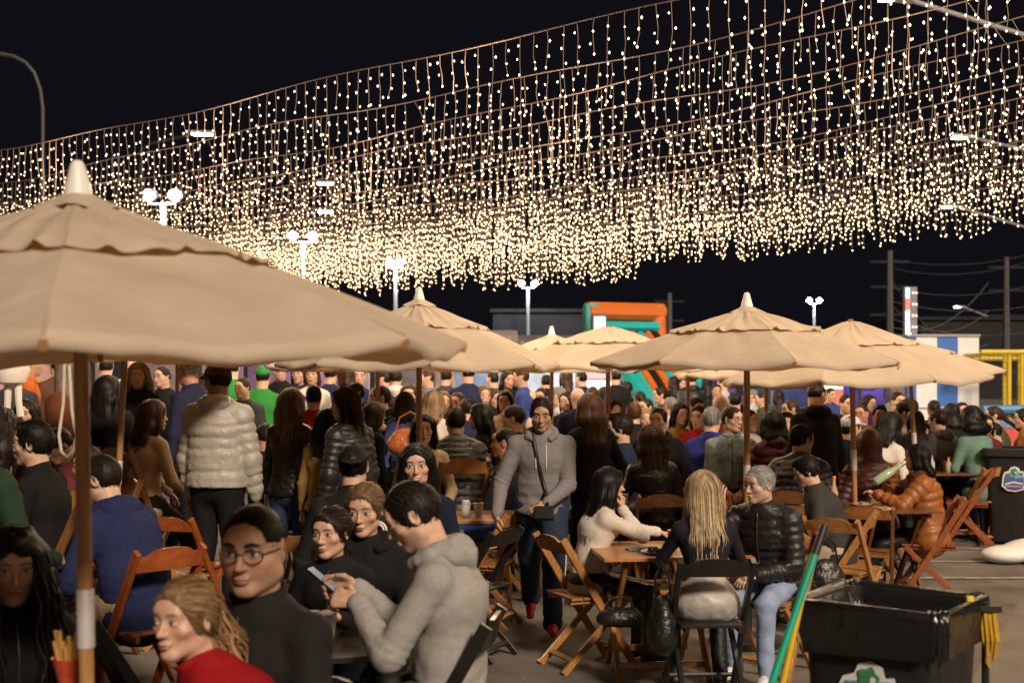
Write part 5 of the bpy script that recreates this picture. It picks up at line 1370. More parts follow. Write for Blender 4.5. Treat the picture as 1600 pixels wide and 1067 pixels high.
# grit and crumbs on the asphalt
rng = random.Random(21); b = MB()
for i in range(900):
    Y = rng.uniform(6.6, 12.5); X = rng.uniform(-.9, 5.0); q = rng.uniform(.003, .011); a = rng.random() * 6.28
    V = [(X + q * math.cos(a + k * 2.1) * rng.uniform(.7, 1.3), Y + q * math.sin(a + k * 2.1) * rng.uniform(.7, 1.3), .001) for k in range(3)] + [(X, Y, q * .8)]
    b.add(V, [(0, 1, 3), (1, 2, 3), (2, 0, 3)])
b.build('grit', nmat('grit_stone', (.26, .22, .18), .9, vary=.5, vscale=3), None, kind='stuff')
# dry leaves and flattened scraps
LV = sorted(rng.uniform(7.0, 11.5) for _ in range(14))
for i, Y in enumerate(LV):
    p = gnd(rng.choice((690, 720, 760, 900, 1000, 1210, 1440, 1480, 1520, 1560)) + rng.uniform(-20, 20), Y); q = rng.uniform(.02, .045); K = MB(); n = 7
    V = [(q * math.cos(k * 2 * PI / n) * rng.uniform(.5, 1.2), q * .7 * math.sin(k * 2 * PI / n) * rng.uniform(.6, 1.2), rng.uniform(.002, .014)) for k in range(n)] + [(0, 0, .012)]
    K.add(V, [(k, (k + 1) % n, n) for k in range(n)])
    o = K.build('leaf', nmat('dry_leaf', (.20, .12, .05), .9, vary=.4, vscale=5), None, label='dry brown leaf scrap flattened on the asphalt, %s nearest to us' % LOC[i], cat='leaf', group='dry leaves on the asphalt'); o.location = (p.x, p.y, .003)
# ------------------------------------------------------------------ people near and middle
from mathutils.bvhtree import BVHTree
def on_top(info, x, z, back=False):
    me = info['top']; 
    if 'bvh' not in info: info['bvh'] = BVHTree.FromPolygons([v.co[:] for v in me.vertices], [p.vertices[:] for p in me.polygons])
    h = info['bvh'].ray_cast(Vector((x, -2 if back else 2, z)), Vector((0, 1 if back else -1, 0)))
    return (h[0], h[1]) if h[0] is not None else (Vector((x, 0, z)), Vector((0, 1, 0)))
def glasses(info, col=(.05, .02, .012), r=.021, dark=False):
    T, s = info['T'], info['hs']; b = MB()
    for sd in (-1, 1):
        b.tube([T(sd * (.0325 + r * 1.12 * math.cos(a)), .0900 - .012 * abs(math.cos(a)) * (1 if math.cos(a) > 0 else .1), .004 + r * .82 * math.sin(a)) for a in np.linspace(0, 2 * PI, 15)], .0019 * s, 5, False)
        b.tube([T(sd * .056, .080, .010), T(sd * .074, .050, .012), T(sd * .080, -.004, .010), T(sd * .079, -.02, -.004)], .0018 * s, 5)
    b.tube([T(-.010, .092, .008), T(0, .098, .011), T(.010, .092, .008)], .0018 * s, 5)
    o = b.build('glasses', nmat('glasses_frame', None, .3, vary=.05), info['root'], True, 60, color=col)
    g = MB()
    for sd in (-1, 1):
        pts = [T(sd * (.0325 + r * 1.05 * math.cos(a)), .0895 - .010 * abs(math.cos(a)) * (1 if math.cos(a) > 0 else .1), .004 + r * .76 * math.sin(a)) for a in np.linspace(0, 2 * PI, 13)[:-1]]
        g.add(pts, [tuple(range(12)) if sd > 0 else tuple(range(11, -1, -1))])
    if dark: g.build('lens', nmat('dark_lens', (.01, .01, .012), .08, vary=0), o)
    else: g.build('lens', nmat('clear_lens', (1, 1, 1), .02, vary=0, trans=1.0, alpha=.16), o)
def held(info, i, mesh_o, off=(0, 0, 0), rot=None):
    w = info['WR'][i]; e = info['EL'][i]; d = (w - e) / np.linalg.norm(w - e)
    mesh_o.location = wpt(info, w + d * .085 * info['s'] + np.array(off)); mesh_o.rotation_euler = rot or (0, 0, R_(info['yaw']))
    return mesh_o
def strap(info, pts, w, name, label, cat, mat, col, back=False):
    """flat band over the clothes through (x, z) points"""
    P = []; 
    for x, z in pts:
        p, n = on_top(info, x, z, back); P.append(info['M'] @ (p + n * .006))
    b = MB(); b.tube(P, w / 2, 6); o = b.build(name, mat, None, True, 60, color=col, label=label, cat=cat); return o
BLK, NVY = (.009, .0085, .009), (.012, .016, .040)
GS = 'people seated at the folding tables'; GT = 'people standing among the tables'; GW = 'people near the camera'
# --- nearest row
p_curly = person('woman with long black curly hair and dark jacket holding fries at the left edge', 20, 826, 4.05, -148, 'light', 'black', (.020, .018, .016), BLK, group=GW, lod=0, fem=1, hair='curly', hlen=.42, hvol=1.22, curl=.007, locks=220, top='jacket', lean=4, hpitch=6, hyaw=-6, lh=(-.10, .33, .80), rh=(.16, .30, .66), lcurl=.9, seed=1, stubble=0)
p_red = person('crouching woman in a red coat, curly fair hair tied back, looking over her shoulder', 292, 903, 3.62, 92, 'light', (.24, .145, .068), (.26, .007, .010), BLK, group=GW, lod=0, fem=1, hair='tied', hlen=.29, hvol=1.0, locks=260, top='jacket', collar=1, lean=26, bend=8, hyaw=60, hpitch=0, gaze=.4, lh=(-.05, .42, .74), rh=(.12, .42, .72), seed=2)
p_gls = person('man in dark framed glasses and black jacket glancing at the camera', 398, 786, 3.85, 150, 'tan', 'black', (.014, .013, .013), BLK, group=GW, lod=0, hair='buzz', jaw=1.25, brow=1.35, hs=1.05, top='jacket', collar=0, fat=1.10, lean=5, hyaw=20, hpitch=4, gaze=-.3, stubble=.5, lh=(-.10, .34, .70), rh=(.15, .32, .70), seed=3, sc=1.06)
glasses(p_gls, (.06, .025, .015), .023)
p_phone = person('man in a pale grey hoodie and olive trousers looking down at his phone', 650, 752, 4.8, 82, 'light', 'dark', (.31, .295, .28), (.060, .065, .048), group=GW, lod=0, hair='short', top='hoodie', lean=0, bend=18, hpitch=28, hyaw=8, stubble=.45, rh=(.045, .37, .985), lh=(-.075, .335, .955), rcurl=.75, lcurl=.8, rn=(.9, .0, .35), ln=(-.85, -.1, .5), rd=(-.25, 1, .25), ld=(.2, 1, .15), seed=4, legs='trousers')
p_girl = person('girl with dark hair tied back in black clothes beside the phone man', 519, 792, 5.55, 172, 'light', 'dark', (.012, .011, .012), (.02, .03, .07), group=GW, smin_=.6, lod=0, fem=1, hair='tied', hlen=.03, top='jacket', collar=1, lean=5, hyaw=-14, hpitch=2, gaze=-.4, hs=1.06, seed=5, rh=(.10, .32, .80), lh=(-.10, .32, .80))
p_dhood = person('woman in a black hoodie with a white letter, fair hair tied back, above the girl', 571, 755, 5.75, 176, 'light', 'dblond', (.012, .012, .013), NVY, group=GW, lod=0, fem=1, hair='tied', hlen=.03, top='hoodie', lean=3, hyaw=-6, hpitch=8, gz=-.0012, seed=6, rh=(.12, .32, .78), lh=(-.12, .32, .72))
p_navy = person('man in a navy hooded jacket and beige trousers seated with his back to us, eating', 160, 712, 6.7, 58, 'light', 'dark', (.020, .027, .080), (.36, .25, .15), (.45, .42, .38), group=GS, lod=0, hair='short', top='hoodie', fat=1.15, lean=22, bend=8, hpitch=14, hyaw=20, rh=(.12, .40, .92), lh=(-.16, .40, .80), seed=7, seat=.47)
p_laugh = person('black haired man in profile laughing, black jacket over a white shirt, at far left', 54, 660, 7.3, 84, 'light', 'black', BLK, BLK, group=GS, lod=0, hair='thick', top='jacket', collar=1, lean=8, hyaw=6, smile=.7, stubble=.6, seed=8)
p_green = person('person in a dark green coat with dark curly hair cut by the left edge', -12, 636, 6.3, -40, 'tan', 'dark', (.018, .040, .022), BLK, group=GS, lod=1, fem=1, hair='curly', hlen=.28, hvol=1.15, curl=.006, top='coat', seed=9)
p_must = person('person in mustard sleeves lifting a pink cup behind the navy jacket man', 137, 697, 7.9, 172, 'tan', 'brown', (.32, .15, .02), BLK, group=GS, lod=1, hair='short', top='sweater', lean=10, rh=(.20, .30, .92), lh=(-.1, .36, .78), seed=10)
p_white = person('person in a white shirt sleeve cut by the left edge of the picture', -34, 800, 6.6, -60, 'light', 'dark', (.60, .56, .52), BLK, group=GS, lod=1, hair='short', top='sweater', seed=11, lean=14)
p_edge = person('person in a navy jacket at the lower right corner, only the shoulder showing', 1672, 880, 3.3, 40, 'light', 'dark', (.012, .016, .05), BLK, group=GW, lod=1, hair='short', top='jacket', seed=12)
# --- standing group left of the middle
p_puff = person('tall man in a cream quilted jacket and brown cap standing with his back to us', 341, 565, 9.3, -14, 'brown', 'black', (.37, .345, .29), (.010, .010, .012), BLK, (.11, .055, .03), group=GT, pose='stand', lod=0, hair='short', hat='cap', top='parka', fat=1.10, lean=3, hyaw=62, hpitch=8, rh=(.27, .10, .86), lh=(-.27, .10, .84), seed=13, collar=0)
p_lthr = person('woman with long streaked hair, black leather jacket and blue jeans standing back turned', 455, 607, 9.9, -22, 'light', 'dblond', BLK, (.035, .055, .13), group=GT, pose='stand', lod=0, fem=1, hair='long', hlen=.40, top='leather', legs='jeans', lean=2, seed=14)
p_mstc = person('woman in a mustard jacket with long black hair standing back turned', 512, 640, 9.5, -18, 'light', 'black', (.31, .185, .060), BLK, group=GT, pose='stand', lod=1, fem=1, hair='long', hlen=.34, top='jacket', lean=4, seed=15)
p_blkp = person('young woman in a black quilted jacket with long brown hair looking left', 541, 606, 9.15, 52, 'light', 'brown', (.016, .015, .016), BLK, group=GT, pose='stand', lod=0, fem=1, hair='long', hlen=.40, top='puffer', lean=4, hyaw=44, hpitch=4, seed=16)
p_scrf = person('person with a cream plaid scarf over dark clothes and brown hair', 584, 628, 10.6, -58, 'light', 'brown', BLK, BLK, group=GT, pose='stand', lod=1, fem=1, hair='bob', hlen=.10, top='coat', scarf=1, seed=17)
p_cap = person('man in black cap and black hoodie seated in front of the quilted jacket woman', 552, 693, 7.35, 4, 'light', 'black', (.013, .013, .013), BLK, group=GS, lod=0, hair='short', hat='capback', top='jacket', fat=1.1, lean=10, seed=18)
p_smile = person('smiling woman with dark hair and navy top seated behind the phone man', 652, 694, 7.4, 172, 'light', 'black', (.012, .015, .032), BLK, group=GS, lod=0, fem=1, hair='long', hlen=.32, top='sweater', lean=6, smile=.85, hyaw=8, hroll=3, fat=1.1, seed=19)
p_cream = person('woman with long black hair and cream blouse seated behind a parasol pole', 662, 647, 10.5, 186, 'light', 'black', (.52, .40, .26), BLK, group=GS, lod=1, fem=1, hair='long', hlen=.36, top='blouse', lean=4, seed=20)
p_wsw = person('woman in a white sweater with golden bobbed hair, back turned', 678, 611, 12.0, -20, 'light', 'blond', (.58, .50, .42), BLK, group=GT, pose='stand', lod=1, fem=1, hair='bob', hlen=.14, top='sweater', seed=21)
p_dnm = person('person in a blue denim jacket with dark hair leaning, orange bag below', 632, 612, 12.6, 20, 'light', 'dark', (.050, .065, .17), BLK, group=GT, pose='stand', lod=1, fem=1, hair='bob', hlen=.12, top='jacket', seed=22)
p_bjk = person('man in a black quilted jacket, back turned, seated left of the walking man', 712, 636, 10.8, 12, 'light', 'dark', (.015, .014, .014), BLK, group=GS, lod=1, hair='short', top='puffer', fat=1.12, lean=14, seed=23)
p_bdr = person('woman in black with black hair in profile beside a clear bottle', 752, 619, 13.0, 84, 'light', 'black', BLK, BLK, group=GS, lod=1, fem=1, hair='long', hlen=.22, top='sweater', seed=24)
p_bz1 = person('man with cropped fair hair in a dark green shirt facing left', 803, 633, 12.6, 82, 'light', 'brown', (.03, .035, .025), BLK, group=GS, lod=1, hair='short', top='sweater', seed=25)
p_bz = person('man with shaved head and black hoodie seated in profile, blue jeans, behind the walking man', 790, 668, 10.3, 76, 'red', 'dark', (.014, .014, .015), (.05, .09, .30), group=GS, lod=0, hair='buzz', top='jacket', collar=1, lean=2, hyaw=4, rh=(.15, .38, .66), lh=(-.12, .38, .66), legs='jeans', seed=26)
# --- the walking man
p_walk = person('man in a grey hoodie and navy track trousers walking towards us in red trainers', 846, 621, 8.78, 176, 'tan', 'dark', (.21, .195, .195), (.026, .036, .066), (.42, .020, .016), group=GT, pose='stand', lod=0, hair='short', top='hoodie', legs='loose', lean=10, bend=5, hpitch=12, hyaw=2, stubble=.5, fat=1.12, sw=1.08, rh=(.30, .20, .84), lh=(-.045, .30, .93), rd=(-.05, .25, -1), ld=(.75, .35, -.45), ln=(-.1, 1, .35), rn=(.9, .2, .1), rcurl=.7, lcurl=.55, rf=(.10, -.40, .15, 0, 32), lf=(-.075, .14, .082, 4, 0), seed=27, brow=1.1)
# --- standing and seated right of him
p_brn = person('woman with long reddish brown hair in a black dress with patterned sleeves, back turned', 922, 615, 9.95, 24, 'light', 'chest', (.013, .013, .018), (.010, .012, .022), group=GT, pose='stand', lod=0, fem=1, hair='wavy', hlen=.36, hvol=1.08, top='coat', lean=2, rh=(.22, .26, 1.12), seed=28)
p_brd = person('bearded man in navy shirt and tan coat in profile behind the walking man', 970, 647, 11.2, 86, 'light', 'dark', (.018, .026, .055), BLK, group=GS, lod=0, hair='thick', beard=1, top='sweater', lean=4, seed=29)
p_lbr = person('woman with very long brown hair in a black leather jacket seated back turned', 1018, 664, 10.4, 8, 'light', 'brown', (.014, .013, .013), BLK, group=GS, lod=0, fem=1, hair='long', hlen=.50, hvol=1.1, top='leather', lean=10, seed=30)
p_chin = person('young woman with long black hair and white sweater resting her chin on her hand', 950, 731, 7.95, -76, 'light', 'black', (.60, .54, .47), (.016, .015, .017), group=GS, lod=0, fem=1, hair='long', hlen=.52, top='sweater', lean=12, bend=4, hpitch=2, hyaw=-4, rh='cheek', rd=(-.25, .15, 1), rn=(.6, .6, -.1), rcurl=1.0, lh=(-.16, .52, .79), legs='leggings', seed=31, boots=1)
p_bld = person('blonde woman with long straight hair, dark crop top and grey skirt seated back turned', 1099, 736, 7.15, 3, 'light', (.46, .335, .19), (.016, .016, .022), (.36, .335, .31), BLK, group=GS, lod=0, fem=1, hair='long', hlen=.37, hvol=.96, top='crop', legs='skirt', lean=9, rh=(.16, .36, .80), lh=(-.16, .38, .80), rf=(.14, .30, .085), lf=(-.12, .34, .085), boots=1, seed=32, hairn=1.5)
p_gry = person('grey haired man in a black quilted jacket and pale jeans turned to the blonde woman', 1188, 728, 7.62, 146, 'light', 'silver', (.013, .012, .0125), (.25, .31, .47), (.62, .60, .60), group=GS, lod=0, hair='short', top='puffer', fat=1.12, lean=14, bend=5, hyaw=-24, hpitch=4, jaw=1.08, stubble=.3, rh=(.16, .36, 1.0), rd=(0.1, .1, 1), rn=(.2, .8, .1), rcurl=.3, lh=(-.04, .30, .625), legs='jeans', lf=(-.14, .42, .085), rf=(.10, .30, .085), seed=33)
p_gl2 = person('black haired man in glasses and dark grey coat looking down, behind the grey haired man', 1262, 713, 9.25, 70, 'light', 'black', (.040, .038, .036), (.40, .33, .24), group=GS, lod=0, hair='thick', top='jacket', collar=1, fat=1.14, lean=20, hpitch=18, hyaw=14, seed=34)
glasses(p_gl2, (.02, .015, .012))
p_bcap = person('person in black cap and shiny black jacket, back turned, below the standing man', 1252, 662, 10.7, -28, 'tan', 'black', (.014, .013, .014), BLK, group=GS, lod=1, hair='short', hat='cap', top='puffer', fat=1.15, lean=14, hyaw=-30, seed=35)
p_stb = person('balding man in a black hooded jacket standing over the tables at right', 1275, 597, 11.5, 12, 'tan', 'dark', (.015, .014, .015), BLK, group=GT, pose='stand', lod=1, hair='buzz', top='hoodie', fat=1.12, lean=4, hyaw=-62, hpitch=14, seed=36)
p_camo = person('man in glasses and pale camouflage jacket looking right by the parasol pole', 1143, 635, 12.1, 176, 'light', 'dark', (.10, .14, .14), BLK, group=GS, lod=1, hair='short', top='jacket', cross='camo', lean=2, hyaw=42, rh=(.08, .30, .72), lh=(-.08, .30, .72), seed=37)
glasses(p_camo, (.05, .03, .02))
p_roy = person('person in a royal blue jacket with grey bobbed hair, back turned, on a wooden chair', 1112, 636, 12.6, -24, 'light', 'grey', (.020, .030, .20), BLK, group=GS, lod=1, hair='short', hvol=1.2, top='jacket', fat=1.08, lean=12, seed=38)
p_mar = person('person in a maroon quilted jacket with black hair seated back turned', 1207, 642, 11.9, 14, 'light', 'black', (.105, .018, .034), BLK, group=GS, lod=1, fem=1, hair='bob', hlen=.08, hvol=1.12, top='parka', lean=12, seed=39)
p_wcap = person('man in a white cap and navy jacket behind a parasol pole at right', 1328, 647, 11.8, -58, 'light', 'brown', (.018, .022, .050), BLK, BLK, (.58, .56, .60), group=GS, lod=1, hair='short', hat='cap', top='jacket', lean=8, seed=40)
p_mhd = person('person in a brown maroon quilted jacket with the hood up, back turned', 1356, 671, 10.9, 12, 'light', 'dark', (.085, .026, .026), BLK, group=GS, lod=1, hood=2, top='puffer', fat=.95, lean=14, hair='none', face=0, seed=41)
p_wtop = person('girl with black hair and white top leaning over behind the hooded person', 1390, 644, 12.3, -52, 'light', 'black', (.56, .50, .45), BLK, group=GS, lod=1, fem=1, hair='long', hlen=.16, top='sweater', lean=24, hpitch=14, lh=(-.1, .45, .72), seed=42)
p_rust = person('woman in rust quilted coat with fur collar and white trainers drinking from a bottle', 1434, 694, 10.3, 78, 'light', 'black', (.285, .095, .022), (.012, .011, .012), (.66, .64, .62), group=GS, lod=0, fem=1, hair='long', hlen=.10, hside=.3, top='parka', fat=1.22, fur=1, furc=(.11, .045, .018), legs='leggings', lean=8, hpitch=-4, rh='mouth', lh=(-.14, .40, .84), lf=(-.10, .52, .085), rf=(.10, .46, .085), seed=43)
p_ccap = person('man in a dark cap and green camouflage jacket facing us at right', 1440, 654, 14.8, 172, 'tan', 'dark', (.075, .085, .045), BLK, BLK, (.03, .035, .02), group=GS, lod=1, hair='short', hat='cap', top='jacket', cross='camo', hpitch=10, lh=(-.10, .22, 1.04), seed=44)
p_gjk = person('man in a grey hooded jacket seated back turned left of the teal sweater', 1466, 640, 14.4, 26, 'light', 'dark', (.115, .105, .105), BLK, group=GS, lod=1, hair='short', top='hoodie', lean=12, hyaw=20, seed=45)
p_teal = person('person in a teal sweater with big black curly hair, back turned', 1518, 636, 13.9, 22, 'tan', 'black', (.13, .22, .19), BLK, group=GS, lod=1, fem=1, hair='curly', hlen=.03, hvol=1.45, curl=.006, top='sweater', fat=1.1, lean=12, seed=46)
p_tee = person('young man in a black cap and charcoal shirt reaching forward, pale trousers', 1552, 659, 14.4, 80, 'light', 'black', (.055, .050, .052), (.32, .28, .24), BLK, group=GS, lod=1, hair='short', hat='cap', top='tee', lean=16, hpitch=12, lh=(-.12, .50, .76), rh=(.12, .46, .74), seed=47)
p_mus2 = person('woman in glasses and mustard jacket cut by the right edge', 1600, 638, 15.3, 78, 'light', 'dark', (.30, .145, .035), BLK, group=GS, lod=1, fem=1, hair='tied', hlen=.03, top='jacket', seed=48)
p_bei = person('woman in a beige sweater with wavy brown hair and thin bag strap, seated back turned', 238, 625, 10.2, -34, 'light', 'chest', (.44, .32, .21), BLK, group=GS, lod=0, fem=1, hair='wavy', hlen=.20, hvol=1.15, top='sweater', lean=10, fat=1.1, hyaw=-18, seed=49, lh=(-.16, .45, .8))
p_ltee = person('woman with long black hair in a black coat standing behind the second pole', 168, 587, 10.8, 14, 'light', 'black', BLK, BLK, group=GT, pose='stand', lod=1, fem=1, hair='long', hlen=.50, hvol=1.12, top='coat', hyaw=-36, seed=50)
p_lbl = person('fair curly haired woman in a black coat standing, facing us, mouth open', 216, 567, 13.0, 172, 'light', 'blond', BLK, BLK, group=GT, pose='stand', lod=1, fem=1, hair='wavy', hlen=.10, hvol=1.15, curl=.004, top='coat', hyaw=20, seed=51)
p_navg = person('grey haired man in a navy jacket with tan trim standing, facing left', 297, 561, 12.6, 60, 'red', 'silver', (.018, .020, .05), BLK, group=GT, pose='stand', lod=1, hair='short', top='jacket', hyaw=24, seed=52)
p_hoodr = person('person in a brown rust hood seated back turned behind the rope', 92, 614, 10.6, 24, 'light', 'dark', (.13, .040, .014), BLK, group=GS, lod=1, hood=2, top='coat', hair='none', face=0, lean=10, seed=53)
p_ld = person('woman with dark wavy hair facing us left of the rust hood', 42, 625, 11.2, 178, 'light', 'dark', (.03, .02, .02), BLK, group=GS, lod=1, fem=1, hair='wavy', hlen=.24, top='coat', seed=54)
p_plaid = person('person in a pink plaid shirt bending behind the laughing man', 93, 668, 9.3, 140, 'light', 'dark', (.24, .06, .07), BLK, group=GS, lod=1, hair='short', top='jacket', lean=24, hpitch=30, seed=55)
p_bjn = person('person in a black top, partly hidden between the cream jacket and the leather jacket', 415, 660, 10.9, 30, 'tan', 'dark', BLK, BLK, group=GS, lod=1, hair='buzz', top='sweater', lean=16, seed=56)
